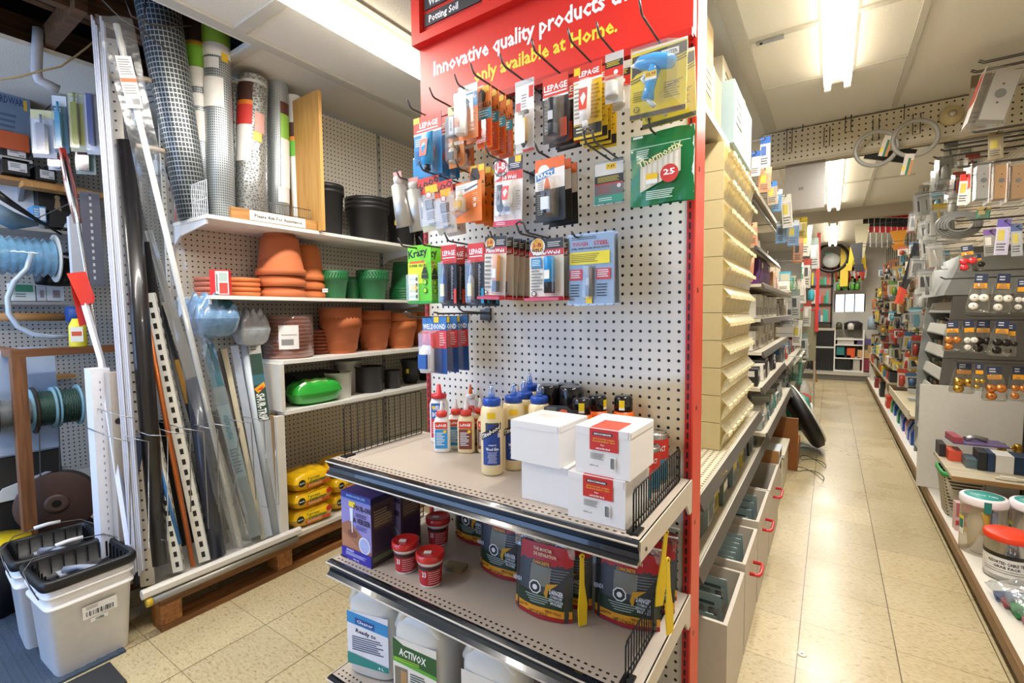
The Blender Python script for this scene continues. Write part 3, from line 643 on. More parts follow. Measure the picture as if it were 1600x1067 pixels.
# ---- second row
def silver_tube(o, w, h):
    m = M(); m.lathe([(w*.22, 0), (w*.22, h*.13)], C('e8e4de'), (0, 0, -h*.16), 12); al = mat('soft_aluminium_tube', 'c4c0b8', .35, .5)
    n = 14; hi = [(w*.4*math.cos(2*PI*i/n), w*.4*math.sin(2*PI*i/n), -h*.2) for i in range(n)]; lo = [(w*.5*math.cos(2*PI*i/n), w*.04*math.sin(2*PI*i/n), -h) for i in range(n)]
    m.add(lo+hi, [(i, (i+1) % n, n+(i+1) % n, n+i) for i in range(n)]+[tuple(range(n, 2*n)), tuple(range(n))[::-1]], al, True)
    m.lathe([(w*.4, -h*.2), (w*.2, -h*.16)], al, (0, 0, 0), 14); part('tube_body', m, o)
    m = M(); m.box(-w*.2, w*.3, -.0012, .0012, -h*.12, h*.08, C('e0a8a0')); m.lines = None; part('hang_tab', m, o, 'pinkish clear hang tab')
hook(618, 264, 'steel peg hook in the second row, nearest the black pots', 1.71)
hang('glue_tube', (611, 275, 629, 356), 1.03, 1, .05, 'long silver glue tube hanging leftmost in the second row', silver_tube, tilt=-8, rz=20)
hang('glue_tube', (633, 284, 656, 362), 1.06, 1, .05, 'long silver glue tube hanging second from the left in the second row', silver_tube, tilt=-8, rz=20)
def e6000(o, w, h, t='6000', top='d8352a', lid='f4c61c'):
    m = card_body(w, h, 'cfc8bc'); f = Face(m, w, h); f.P(0, 0, 1, .3, top).T(t, .5, .12, .12, '16120f', 1.05, rot=14).P(.32, .16, .9, .3, lid).disc(.45, .33, .15, 'd85a4a').disc(.45, .33, .11, 'e9dcd0').P(.25, .42, .72, .6, '5d5a50').lines(.3, .44, .68, .58, 5, 'b0aa9a').lines(.28, .64, .8, .8, 5, '6f6a60').code(.3, .84, .8, .9); part('backing_card', m, o)
    part('blister', blister(w, h, .03, .33, .97, 1.0, .03), o)
hang('glue_card', (655, 277, 682, 362), 1.07, 1, .04, 'craft glue tube with a red label reading 6000 in black', e6000, tilt=-6, rz=12)
def goo(o, w, h): e6000(o, w, h, 'GOO', 'd8301f', 'f0b21c')
hook(654, 252, 'steel peg hook passing over the lower blue card', 1.72)
hang('glue_card', (679, 283, 704, 366), 1.08, 2, .045, 'craft glue tube with a label reading GOO', goo, tilt=-6, rz=10, group='red and yellow GOO tubes')
def blue_low(o, w, h):
    m = card_body(w, h, '1f88c6'); f = Face(m, w, h); f.P(0, 0, 1, .04, 'e9f2f8').lines(.1, .12, .6, .4, 5, 'e4f2fa').P(.1, .5, .55, .72, 'cfe6f4').P(.1, .5, .32, .72, '9a9a98').lines(.1, .8, .9, .95, 2, '0f5d92').P(.6, .1, .95, .9, '13618f'); part('backing_card', m, o); part('blister', blister(w, h, .58, .02, .98, .98, .02), o)
hang('glue_card', (645, 243, 684, 280), 1.16, 2, .03, 'short blue card below the top left glue cards', blue_low, group='short blue cards')
def clear_bottle(o, w, h):
    m = card_body(w, h, 'f07c12'); f = Face(m, w, h); f.poly([(.0, .06), (.85, .0), (.85, .2), (.0, .35)], 'e8e6e2').poly([(.35, .18), (.86, .08), (.86, .12), (.35, .24)], '4a5560').lines(.05, .1, .6, .2, 2, 'a8b0b8').poly([(0, .78), (.55, .66), (.55, .7), (0, .84)], '7a8490').lines(.65, .3, .95, .6, 6, 'f8b070').disc(.75, .46, .06, 'f8d8c0').disc(.75, .6, .06, 'f8d8c0'); part('backing_card', m, o)
    part('glue_bottle', product('bottle', w, h, .34, .22, .74, w*.17, 'd8c8a8', 'e8e2d0', 'e0b030'), o); part('blister', blister(w, h, .03, .18, .6, .86, .045), o)
hook(711, 249, 'steel peg hook between the grey tubes and the orange row', 1.71)
hang('glue_card', (712, 284, 752, 347), 1.07, 1, .04, 'clear bubble with an amber bottle on a wide orange card', clear_bottle)
def gorilla2(o, w, h):
    m = card_body(w, h, 'f07f10'); f = Face(m, w, h); f.P(.1, .0, .5, .1, 'f4c61c').poly([(.05, .2), (.2, .04), (.55, .05), (.7, .2), (.65, .28), (.05, .28)], '2a1a10').P(.62, .0, .98, .11, 'f4d21a').T('GORILLA', .5, .31, .06, '1a120c', .95).P(0, .345, 1, .36, 'f4c040')
    f.poly([(.62, .4), (.74, .5), (.5, .5)], '3a2010').poly([(.62, .55), (.74, .65), (.5, .65)], '3a2010').lines(.2, .7, .85, .92, 6, 'b85c0c'); part('backing_card', m, o); part('blister', blister(w, h, .04, .4, .45, .97, .02, film('orange_clear_plastic', 'ff9a50', .2)), o)
hang('glue_card', (733, 258, 757, 347), 1.11, 4, .032, 'orange ape-head card behind the amber bottle bubble', gorilla2, group='orange ape-head cards, second row')
def jbweld(o, w, h):
    m = card_body(w, h, 'f1ece8'); f = Face(m, w, h); f.P(0, 0, 1, .2, '2a2c3c').P(0, .2, 1, .33, 'd93a34').poly([(0, .04), (.5, .0), (.5, .2), (0, .33)], 'f1ece8').disc(.24, .14, .25, '2a2c3c').disc(.24, .14, .23, 'f4f0ec').disc(.24, .12, .2, 'cf2a30').T('J-B', .25, .11, .1, 'ffffff', .34).T('WELD', .25, .23, .06, '1c1c28', .4).T('J-B Weld', .55, .29, .055, 'ffffff', .5).P(.74, .0, .95, .09, 'f4c61c').lines(.56, .1, .95, .18, 3, 'e4e4ea').P(0, .92, 1, 1, 'd93a5a').lines(.1, .94, .6, .99, 2, 'f4d0d8').lines(.04, .4, .22, .6, 5, 'c8c4c0').lines(.8, .5, .96, .8, 8, 'b0aca8'); part('backing_card', m, o)
    part('glue_tube', product('tube', w, h, .6, .36, .8, w*.15, 'f0f0ee', '3a4048', 'd8283c'), o); part('glue_tube', product('tube', w, h, .3, .4, .86, w*.1, '4a4f58', 'c8ccd0', '8a8f98'), o); part('blister', blister(w, h, .1, .34, .82, .9, .022), o)
hook(758, 226, 'steel peg hook over the black, white and red weld card', 1.71)
hang('glue_card', (773, 246, 817, 353), 1.08, 1, .04, 'white card with twin tubes and a red oval badge, black top', jbweld, tilt=2)
def krazy_black(o, w, h):
    m = card_body(w, h, '24231f'); f = Face(m, w, h); f.P(0, 0, 1, .22, 'ee6a1c').poly([(0, .2), (1, .16), (1, .48), (0, .5)], 'efe9e2').disc(.3, .2, .2, 'f3eee6').poly([(.04, .24), (.66, .15), (.66, .26), (.04, .35)], '2a7ab8').T('KRAZY', .35, .25, .07, 'ffffff', .54, rot=8).lines(.1, .36, .3, .5, 4, 'a8a49c').lines(.08, .56, .3, .9, 10, '8a8268').P(.0, .96, 1, 1, '101010'); part('backing_card', m, o)
    part('glue_tube', product('bottle', w, h, .52, .34, .9, w*.17, '30333a', 'ee7a24', 'dfe8f0'), o); part('blister', blister(w, h, .3, .3, .8, .95, .03), o)
hook(835, 220, 'steel peg hook over the orange and black glue cards', 1.71)
hang('glue_card', (836, 247, 882, 346), 1.09, 3, .035, 'orange, white and black glue card in the second row', krazy_black, group='orange, white and black cards')
def green_grey(o, w, h):
    m = M(); m.box(-w/2, w/2, -.012, .0, -h, -.0, film('clear_case', 'eef2ee', .18)); part('blister', m, o)
    m = M(); f = Face(m, w*.94, h*.92, -.013, Tm((0, 0, -h*.06))); f.P(0, 0, 1, .32, 'e4e2dc').P(.4, .02, .75, .17, 'f4c61c').T('7.49', .57, .095, .07, '7a5a10', .26).P(0, .3, 1, .5, '2e2c2a').lines(.1, .34, .9, .48, 4, 'c8b83a').P(0, .5, 1, .54, 'c03a2c').P(0, .54, 1, .8, '74716e').lines(.1, .58, .7, .76, 5, 'a85a50').disc(.86, .6, .07, 'e8e4de').P(0, .8, 1, 1, '3f9f82').lines(.15, .86, .85, .96, 2, 'd4ece4'); part('label_insert', m, o)
hook(918, 205, 'double peg hook right of the yellow cards', 1.70, double=True)
hang('adhesive_pack', (931, 252, 978, 320), 1.17, 1, .03, 'grey and green labelled flat clear case on the double hook', green_grey)
def thermo(o, w, h):
    bag = mat('green_printed_pouch', '1a7a42', .3, coat=.3)
    m = M()
    def fn(u, v):
        x = (u-.5)*w*(1+.02*math.sin(v*9)); z = -v*h-.002*math.sin(u*7); return (x, -.006-.012*math.sin(PI*u)*math.sin(PI*min(1, v*1.05))+.0015*math.sin(u*23+v*17), z)
    m.grid(fn, 14, 16, bag); m.grid(lambda u, v: ((u-.5)*w, .004, -v*h), 1, 1, bag)
    m.box(.44*w, .5*w, -.006, -.002, -h*.9, 0, C('f2f2ee')); part('pouch', m, o, 'green printed pouch')
    m = M(); f = Face(m, w, h, -.0235); f.poly([(.2, .5), (.83, .3), (.83, .62), (.2, .84)], 'd8cfb8')
    for i in range(7): f.poly([(.24+i*.085, .5-i*.025), (.29+i*.085, .485-i*.025), (.29+i*.085, .78-i*.02), (.24+i*.085, .8-i*.02)], 'e8e2d0')
    f.disc(.66, .63, .14, 'd2362a').T('25', .66, .61, .075, 'ffffff', .18).T('Thermostix', .5, .36, .1, 'f0e6a8', .72, rot=20).P(.08, .06, .24, .09, 'e8f0ea').lines(.14, .26, .4, .4, 5, 'cfe4d4').lines(.3, .84, .86, .97, 5, 'cfe4d4').P(.3, .6, .48, .68, 'f4c61c').P(.3, .68, .48, .74, 'eef2ee').P(.02, .225, .98, .235, 'bfe0c8'); part('print', m, o)
hook(1013, 183, 'short peg hook pushed through the green glue stick bag', 1.71)
hang('glue_stick_bag', (986, 205, 1084, 318), 1.14, 1, .03, 'green pouch of glue sticks lettered Thermostix, beside the red post', thermo, cat='glue sticks', tilt=0)
# ---- third row
def krazy(o, w, h):
    m = card_body(w, h, '6ccf1c'); f = Face(m, w, h); f.P(0, 0, 1, .3, '7ddc1e').P(0, .3, .8, .66, 'd8e81c').T('Krazy', .42, .13, .13, '142010', .82, rot=6).P(.08, .27, .72, .31, 'ee6a1c').T('SUPER GLUE', .42, .35, .04, '203010', .72).P(.02, .5, .45, .95, 'eef4d8')
    for i in range(4): f.P(.06, .56+i*.1, .42, .6+i*.1, 'b8c8a0').P(.34, .55+i*.1, .42, .61+i*.1, '5a6450')
    f.P(.12, .68, .38, .78, 'f4c61c').poly([(.7, .38), (.78, .38), (.84, .5), (.6, .5)], '1c3010').P(.6, .51, .86, .58, '1c3010').disc(.74, .64, .09, '1c3010').disc(.74, .64, .07, '9ae02a').disc(.74, .78, .09, '1c3010').disc(.74, .78, .07, '9ae02a').P(0, .96, 1, 1, '2fa83c'); part('backing_card', m, o)
    part('blister', blister(w, h, .0, .48, .5, .97, .014), o)
hook(622, 372, 'steel peg hook at the left of the third row, over lime cards', 1.50)
hang('glue_card', (637, 383, 673, 474), 1.075, 2, .045, 'lime green super glue card lettered Krazy', krazy, group='lime green glue cards')
def side_pack(o, w, h):
    m = card_body(w, h, '8a8474'); f = Face(m, w, h); f.P(0, 0, 1, .14, '3a4a50').lines(.1, .2, .9, .9, 14, 'b0a890'); part('backing_card', m, o); part('blister', blister(w, h, .05, .2, .95, .96, .02), o)
hang('glue_card', (676, 389, 690, 474), 1.14, 1, .03, 'drab card seen behind the lime green glue cards', side_pack)
def lepage_pen(o, w, h, a='3a62a8', b='141416', c='e8442e'):
    m = card_body(w, h, '1c1c20'); f = Face(m, w, h); f.P(0, 0, 1, .3, 'd8322a').T('LEPAGE', .5, .13, .08, 'ffffff', .8).P(.1, .2, .9, .215, 'ffffff').P(.6, .3, 1, .95, '17171a').lines(.66, .34, .8, .9, 22, 'cfcfd4').P(.84, .72, 1, .96, c); part('backing_card', m, o)
    part('glue_tube', product('bottle', w, h, .34, .32, .9, w*.16, a, '8aa0c8', 'e8e0a0'), o); part('blister', blister(w, h, .06, .25, .62, .98, .026), o)
hook(655, 370, 'steel peg hook over the left one of the two red-topped pen rows', 1.50)
hang('glue_card', (689, 383, 713, 478), 1.085, 3, .04, 'red-topped carded glue pen with a blue body', lepage_pen, group='red-topped pens with blue bodies')
def lepage_pen2(o, w, h): lepage_pen(o, w, h, 'a8b0b8', '202020', '2a9ac8')
hook(694, 363, 'steel peg hook over the right one of the two red-topped pen rows', 1.50)
hang('glue_card', (731, 380, 756, 478), 1.08, 3, .035, 'red-topped carded glue pen with a grey body', lepage_pen2, group='red-topped pens with grey bodies')
def plastic_weld(o, w, h, name='PlasticWeld', c='f0a01c', blue=False):
    m = card_body(w, h, 'ece6d6'); f = Face(m, w, h); f.P(0, 0, 1, .17, '2a2622').P(0, .17, 1, .27, 'c8302a').disc(.25, .12, .24, '2a2622').disc(.25, .12, .22, 'f2ece0').disc(.25, .1, .18, 'e8a81c').T('J-B', .25, .09, .06, 'b82418', .28).T('WELD', .25, .175, .05, '1c1c1c', .36).T(name, .5, .225, .055, 'ffffff', .82).lines(.55, .06, .95, .15, 3, 'd8d4cc').lines(.06, .45 if blue else .32, .42, .85, 8, '8a8478').P(0, .93, 1, 1, 'c8202a').disc(.14, .88, .07, '2a2622').disc(.14, .88, .05, 'ece6d6')
    if blue: f.P(.07, .3, .38, .46, '2f86b8').lines(.1, .33, .35, .44, 4, 'd0e6f2')
    part('backing_card', m, o); part('putty_tube', product('stick', w, h, .68, .3, .88, w*.14, c, '26282a', 'f2eee2'), o); part('blister', blister(w, h, .48, .27, .9, .92, .024), o)
    m = M(); m.box(-w*.5, w*.5, -.03, -.001, -h, -h*.955, mat('red_card_foot', 'c01e2c', .35, coat=.5)); part('card_foot', m, o, 'glossy red folded foot')
hook(765, 361, 'steel peg hook over the yellow putty stick cards', 1.50)
hang('glue_card', (758, 369, 792, 468), 1.08, 5, .033, 'card with a yellow putty stick and a red foot', plastic_weld, group='yellow putty stick cards', tilt=3)
def water_weld(o, w, h): plastic_weld(o, w, h, 'WaterWeld', '1f8fd0', True)
hook(812, 349, 'double-pronged peg hook over the blue putty stick card', 1.50, double=True)
hang('glue_card', (827, 373, 880, 470), 1.10, 2, .04, 'card with a blue putty stick lettered WaterWeld', water_weld, group='blue putty stick cards')
def tough(o, w, h):
    m = card_body(w, h, '8e9aa2'); f = Face(m, w, h)
    r = random.Random(3)
    for i in range(26): x, y = r.random()*.9+.03, r.random()*.9+.03; f.poly([(x, y), (x+.06, y-.02), (x+.07, y-.012), (x+.01, y+.008)], '7b8890')
    f.lines(.08, .03, .92, .08, 2, '4a5258').T('TOUGH', .28, .135, .055, 'c43038', .34).T('STEEL', .74, .135, .055, 'c43038', .32).T('STEEL REINFORCED EPOXY PUTTY', .5, .2, .025, '2a3036', .84).P(.04, .25, .93, .43, 'e8d822').lines(.08, .28, .88, .41, 5, '8a7c14').P(.04, .5, .34, .66, 'c4404a').P(.64, .5, .95, .66, 'c4404a').lines(.07, .52, .3, .64, 4, 'e8e4e4').lines(.67, .52, .92, .64, 4, 'e8e4e4').lines(.06, .72, .32, .92, 5, '3c444a').lines(.66, .72, .93, .92, 5, '3c444a').P(.42, .88, .56, 1, 'f4d21a'); part('backing_card', m, o)
    part('putty_tube', product('stick', w, h, .5, .47, .9, w*.07, '8a8f94', '6c7176', 'aab0b4'), o); part('blister', blister(w, h, .38, .44, .6, .95, .026), o); m = M(); m.box(-w*.52, w*.52, -.004, .003, -h*1.02, h*.02, film('clear_sleeve', 'f0f4f8', .1)); part('sleeve', m, o)
hook(893, 362, 'steel peg hook holding the blue-grey steel putty card', 1.475, tipup=.01)
hang('glue_card', (888, 366, 958, 474), 1.12, 2, .03, 'blue-grey yellow-banded card lettered TOUGH STEEL', tough, group='blue-grey putty cards', jit=3)
# ---- fourth row
def weldbond(o, w, h):
    m = card_body(w, h, '1f4f9a'); f = Face(m, w, h); f.P(0, 0, 1, .22, '3a7ac0').T('WELDBOND', .5, .17, .085, 'f4f4f8', .95).P(0, .24, 1, .55, 'e23a3e').lines(.72, .28, .95, .52, 6, 'f4d0d0').P(.5, .0, .7, .1, 'f4d21a').P(0, .56, .5, 1, 'dfe8f2').T('WELDBOND', .24, .78, .09, '1f4f9a', .7, rot=90); part('backing_card', m, o)
    part('glue_bottle', product('bottle', w, h, .4, .26, .97, w*.22, 'eef0f4', 'e03a30', '2a5aa8'), o); part('blister', blister(w, h, .04, .22, .8, 1, .035), o)
def hook_at(x, z, L, label, double=False, tipup=.012):
    p = U(*PJ(x, EY-L, z+tipup), Z=z+tipup); return hook(*PJ(x, EY-L, z+tipup), label, z+tipup, double=double, tipup=tipup)
def PJ(x, y, z):
    c = ROT.transposed() @ Vector((x, y, z-CH)); return 800-FPX*c.x/c.z, 533.5+FPX*c.y/c.z
hk = U(660, 497, Y=1.05)
hook_at(-1.035, 1.262, .27, 'looped peg hook over the red and blue bottle cards', double=True)
hang('glue_card', (660, 495, 697, 583), 1.07, 3, .05, 'blue and red bottle card lettered WELDBOND, lowest row', weldbond, group='blue and red bottle cards')
hook_at(-.955, 1.272, .24, 'bare dark peg hook right of the red and blue bottle cards', tipup=.004)
m = M(); m.tube([(0, -.16, .028), (.002, -.145, .008), (.004, -.13, 0), (.01, -.005, -.004), (.01, -.004, -.03)], .0027, WIRE, 7); p = U(766, 500, Y=1.248); m.box(-.004, .014, -.008, .002, -.03, .012, WIRE); solo('peg_hook', m, 'empty bent peg hook alone in the middle of the board', 'hook', (p.x-.01, 1.248, p.z+.028), group='peg hooks on the end display')
# ================================================================ goods on the end display shelves
GZ = .8405
CREAM = mat('cream_glue', 'ecd9a8', .35, coat=.3); MILK = mat('white_squeeze_plastic', 'efeeea', .35, coat=.3)
def titebond(label, x, y, rz, h=.188, r=.0305, print_=True, group='cream wood glue bottles with blue caps'):
    t = empty('glue_bottle', label, 'glue bottle', (x, y, GZ), (0, 0, math.radians(rz)), group)
    m = M(); m.lathe([(r*.86, 0), (r, .006), (r, h*.88), (r*.93, h*.95), (r*.7, h)], CREAM, seg=24); part('bottle_body', m, t)
    bl = mat('royal_blue_cap', '1f4fb0', .35); m = M(); m.lathe([(r*.78, h-.004), (r*.8, h+.012), (r*.74, h+.016)], bl, seg=28); cp = part('cap', m, t)
    m = M(); m.lathe([(.009, h+.016), (.0075, h+.036), (.0055, h+.04), (.0045, h+.05)], film('blue_clear_cap', 'a8c8f4', .35), seg=12); part('nozzle', m, cp)
    m = M(); wrap(m, r, -50, 42, .03, h*.62, '1d3f8c'); wrap(m, r, -34, 34, h*.6, h*.76, '46464e', off=.0004, n=12); wrap(m, r, -22, 22, h*.62, h*.73, '24408a', off=.0007)
    n = 8; vs = []
    for i in range(n+1):
        a = math.radians(-62+110*i/n); z = h*(.5+.17*i/n)
        vs += [((r+.0012)*math.sin(a), -(r+.0012)*math.cos(a), z), ((r+.0012)*math.sin(a), -(r+.0012)*math.cos(a), z+h*.095)]
    m.add(vs, [(2*i, 2*i+2, 2*i+3, 2*i+1) for i in range(n)], C('201e22'), True)
    wtext(m, 'Titebond', .0115, 'f4f2ee', r, h*.633, a=-8, width=.052, slope=.58, off=.0018); wtext(m, 'II', .011, 'f4f2ee', r, h*.585, a=34, off=.0018)
    wtext(m, 'PREMIUM', .003, 'e8ecf4', r, h*.445, width=.02); wtext(m, 'Wood Glue', .008, 'ffffff', r, h*.39, a=0, width=.034)
    for i in range(9): wrap(m, r, -26+(i*7) % 9, 24-(i*5) % 8, h*(.34-i*.018)-.0006, h*(.34-i*.018)+.0006, 'c8d4ec', n=4, off=.0011)
    wrap(m, r, -24, 18, h*.82, h*.905, 'f4c61c', n=4); part('label', m, t, 'blue label with a black slanted banner'); return t
a = titebond('cream glue bottle with blue cap, nearest the camera, lettered Titebond', -.748, 1.008, 36)
for (x, y, l) in ((-.722, 1.074, 'second in line, half hidden behind the front one'), (-.728, 1.14, 'third in line, with nozzle above the white box'), (-.655, 1.10, 'next to the white boxes, mostly hidden')):
    copy_tree(a, (x, y, GZ), (0, 0, math.radians(R.uniform(26, 44))), 'cream glue bottle with blue cap, '+l)
titebond('tall cream glue bottle with sloping shoulders behind the white boxes', -.752, 1.208, 30, h=.20, r=.034, group=None)
def lep(label, x, y, rz, h=.115, w=.026, body=None, lab='2f8fc8', cap='d63a2c', nz='f2eeea', group=None):
    t = empty('glue_bottle', label, 'glue bottle', (x, y, GZ), (0, 0, math.radians(rz)), group)
    m = M(); m.lathe([(w*.86, 0), (w, .006), (w*1.0, h*.8), (w*.8, h*.93), (w*.45, h)], body or MILK, seg=24, sy=.62, sq=2.6); part('bottle_body', m, t)
    m = M(); m.lathe([(w*.62, h-.003), (w*.66, h+.009), (w*.5, h+.013)], C(cap), seg=18); cp = part('cap', m, t)
    m = M(); m.lathe([(w*.3, h+.012), (w*.24, h+.024), (w*.13, h+.04), (w*.1, h+.044)], C(nz), seg=12); part('nozzle', m, cp)
    m = M(); f = Face(m, w*1.5, h*.72, -w*.63, Tm((0, 0, h*.84))); f.P(0, 0, 1, .26, 'd8452e').T('LePAGE', .5, .13, .09, 'ffffff', .8).P(0, .28, 1, 1, lab).lines(.1, .4, .8, .9, 8, 'e4eef4').disc(.8, .36, .13, 'f4c61c'); part('label', m, t)
    return t
a = lep('white squeeze glue bottle with red cap and blue label, front left of the shelf', -1.0, 1.085, 32, group='white glue bottles with blue labels')
copy_tree(a, (-.985, 1.135, GZ), (0, 0, .5), 'white glue bottle standing right behind the front left one')
copy_tree(a, (-.972, 1.178, GZ), (0, 0, .45), 'white glue bottle, third back from the front left one')
b = lep('cream glue bottle with a brown label, between the white and tall ones', -.93, 1.118, 30, h=.12, w=.027, body=CREAM, lab='7a3f2c', group='cream glue bottles with brown labels')
for i, (x, y) in enumerate(((-.915, 1.17), (-.905, 1.215), (-.878, 1.15), (-.862, 1.21))): copy_tree(b, (x, y, GZ), (0, 0, .4), 'cream red-capped glue bottle, %s of those behind the brown-labelled one' % ORD[i])
lep('glue bottle with an orange nozzle near the left post', -.995, 1.222, 20, h=.15, w=.024, cap='f2f0ec', nz='ee6a24')
lep('tall glue bottle with a brown cap behind the blue-capped ones', -.80, 1.215, 20, h=.165, w=.02, cap='8a4a34', nz='c8b0a8')
t = empty('glue_bottle', 'tall white bottle with red cap, lettered WELDBOND, beside the left post', 'glue bottle', (-1.085, 1.165, GZ), (0, 0, .5))
m = M(); m.lathe([(.028, 0), (.032, .006), (.032, .13), (.024, .15)], MILK, seg=20, sy=.7); part('bottle_body', m, t); m = M(); m.lathe([(.025, .15), (.026, .162), (.01, .166), (.006, .195)], C('cf2a34'), seg=18); part('cap', m, t)
m = M(); f = Face(m, .044, .115, -.0235, Tm((0, 0, .135))); f.P(0, 0, 1, .45, '2a6ab0').P(0, .45, 1, 1, 'd8354a').T('WELD', .5, .14, .13, 'ffffff', .8).T('BOND', .5, .32, .13, 'ffffff', .8).disc(.2, .12, .12, 'f0d424').lines(.1, .55, .8, .9, 6, 'f4d8dc'); part('label', m, t)
# black capped canisters and orange bottles
def canister(label, x, y, rz, s=1, grp='black-capped canisters'):
    t = empty('spray_can', label, 'can', (x, y, GZ), (0, 0, math.radians(rz)), grp); m = M(); m.lathe([(.033, 0), (.034, .004), (.034, .13)], mat('dark_can', '1c1a20', .3, .3), seg=24); part('can_body', m, t)
    m = M(); m.lathe([(.0345, .13), (.0335, .215), (.030, .225), (.027, .226)], mat('glossy_black_cap', '17171a', .18), seg=24); part('cap', m, t)
    m = M(); wrap(m, .034, -28, 0, .175, .2, 'f4d21a', n=4); wrap(m, .034, -28, 0, .167, .175, 'f4f4f0', n=4); part('price_sticker', m, t); return t
a = canister('black-capped canister with yellow sticker right behind the plain white box', -.665, 1.168, 24)
copy_tree(a, (-.594, 1.172, GZ), (0, 0, 1.2), 'black-capped canister standing second, right of the one with a yellow sticker'); copy_tree(a, (-.625, 1.214+.001, GZ), (0, 0, 1.6), 'rearmost black-capped canister, touching the pegboard')
def orange(label, x, y, rz):
    t = empty('spray_can', label, 'can', (x, y, GZ), (0, 0, math.radians(rz)), 'orange cans with black caps'); oc = mat('orange_can', 'ee6a1c', .35)
    m = M(); m.lathe([(.029, 0), (.03, .004), (.03, .12), (.03, .15), (.024, .168)], oc, seg=24); wrap(m, .03, -60, 80, .06, .145, '3c4a2c'); wrap(m, .03, -60, 80, .13, .14, 'e8b43a'); wrap(m, .03, 10, 60, .075, .11, 'd8702c', off=.001); part('can_body', m, t)
    m = M(); m.lathe([(.0245, .166), (.0245, .2), (.021, .207), (.015, .208)], mat('glossy_black_cap', '17171a', .18), seg=24); part('cap', m, t)
    m = M(); wrap(m, .0247, -18, 16, .178, .198, 'f4d21a', n=4); wrap(m, .0247, -18, 16, .172, .178, 'f4f4f0', n=4); part('price_sticker', m, t); return t
a = orange('orange can with black cap and yellow sticker, front one of three', -.535, 1.115, 26)
copy_tree(a, (-.518, 1.178, GZ), (0, 0, 1.4), 'orange can with black cap, middle one of three'); copy_tree(a, (-.455, 1.205, GZ), (0, 0, .2), 'orange can with black cap, rightmost one, against the pegboard')
m = M(); f = Face(m, .085, .075, 0, Rx(-8)); m.box(-.0425, .0425, 0, .002, -.075, -.01, C('1c1a18'))
f.poly([(0, .1), (.15, .02), (.7, .0), (.95, .16), (1, .35), (1, 1), (0, 1)], '201e1c').P(.08, .08, .4, .22, '5a5848').T('FIXTURE', .4, .38, .13, 'e8e4dc', .68).poly([(.5, .2), (.58, .12), (.74, .14), (.78, .28), (.7, .34), (.5, .3)], 'e8602a').P(.1, .52, .45, .7, '6a1a1a').disc(.86, .55, .09, '6a6a68')
solo('carded_pack', m, 'black card with an orange spot poking up behind the plain white box', 'card', (-.568, 1.055, .925+.098), (0, 0, .12)); bpy.context.scene.objects['carded_pack'].location.z = .845+.19
# white boxes
WB = mat('white_carton', 'e9e6e4', .6, var=.03)
def carton(label, x0, x1, y0, y1, z, h, rz=0, lab=True, group=None):
    w, d = x1-x0, y1-y0
    t = empty('white_carton', label, 'box', ((x0+x1)/2, y0, z), (0, 0, math.radians(rz)), group)
    m = M(); m.box(-w/2, w/2, 0, d, 0, h, WB); part('carton_body', m, t)
    m = M(); m.box(-w/2+.001, w/2-.001, -.001, d-.001, h, h+.0015, WB); m.box(-w/2+.004, w/2-.004, -.0012, 0, h-.014, h, WB); m.box(w/2, w/2+.001, .004, d-.004, h-.012, h, WB); part('lid_flap', m, t)
    if lab:
        m = M(); f = Face(m, w, h, -.0016, Tm((0, 0, h))); f.P(.28, 0, .8, .46, 'c8261c').P(.34, .07, .7, .14, '1c1a1a').T('BENCHMARK', .52, .105, .035, 'f4f2f0', .32).T('ARTICULATED SCREEN', .54, .21, .028, 'f0b43a', .4).T('TRANSPARENT TEST', .54, .26, .028, 'f0b43a', .42).T('4 pc', .52, .33, .032, 'ffffff', .07).T('ASSORTED BLUE', .53, .41, .032, 'ffffff', .26).lines(.3, .52, .62, .66, 5, '6a6866').code(.66, .55, .76, .82).T('BW1-66', .38, .78, .03, '4a4846', .15)
        m.add([((.28-.5)*w, 0, h+.0016), ((.8-.5)*w, 0, h+.0016), ((.8-.5)*w, d*.55, h+.0016), ((.28-.5)*w, d*.55, h+.0016)], [(0, 1, 2, 3)], C('d94a34')); part('label', m, t, 'red label on the front and lid')
    else:
        m = M(); m.add([(-.3*w, d*.45, h+.0016), (.1*w, d*.45, h+.0016), (.1*w, d*.75, h+.0016), (-.3*w, d*.75, h+.0016)], [(0, 1, 2, 3)], C('dad8d2')); part('label', m, t)
    return t
carton('white carton with a red label, lower one beside the wire fence', -.452, -.326, .876, 1.02, GZ, .096)
carton('white carton with a red label, stacked on top of the other labelled one', -.437, -.318, .880, 1.02, GZ+.0985, .096, rz=-1)
carton('plain white carton, lower one of the left stack', -.588, -.466, .906, 1.0, GZ, .088, lab=False)
carton('plain white carton on top of the left stack, turned slightly', -.612, -.482, .895, 1.03, GZ+.0905, .092, rz=-2, lab=False)
# paint tins
def tin(label, x, y, r, h, rz):
    t = empty('paint_tin', label, 'tin', (x, y, GZ), (0, 0, math.radians(rz)), 'silver-lidded red and blue tins'); m = M(); m.lathe([(r, 0), (r, h)], STEEL, seg=28, cap1=False); m.lathe([(r+.0015, h-.003), (r+.0018, h), (r-.002, h+.001), (r-.004, h-.003), (.001, h-.003)], CHROME, seg=28); part('tin_body', m, t)
    m = M(); m.lathe([(.001, h+.0005), (r*.78, h+.0005), (r*.8, h-.001)], CHROME, seg=24, cap1=False); part('lid', m, t)
    m = M(); wrap(m, r, -120, 120, h*.5, h*.9, 'cf2f22', n=24); wrap(m, r, -120, 120, h*.08, h*.5, 'e6e2dc', n=24); wrap(m, r, -120, -60, h*.08, h*.5, '2a6aa8', n=6, off=.001); wrap(m, r, 30, 80, h*.08, h*.5, '3a8aa8', n=6, off=.001)
    wtext(m, 'CONTACT', h*.1, 'f4f0ee', r, h*.72, a=20, width=r*1.3); part('label', m, t); return t
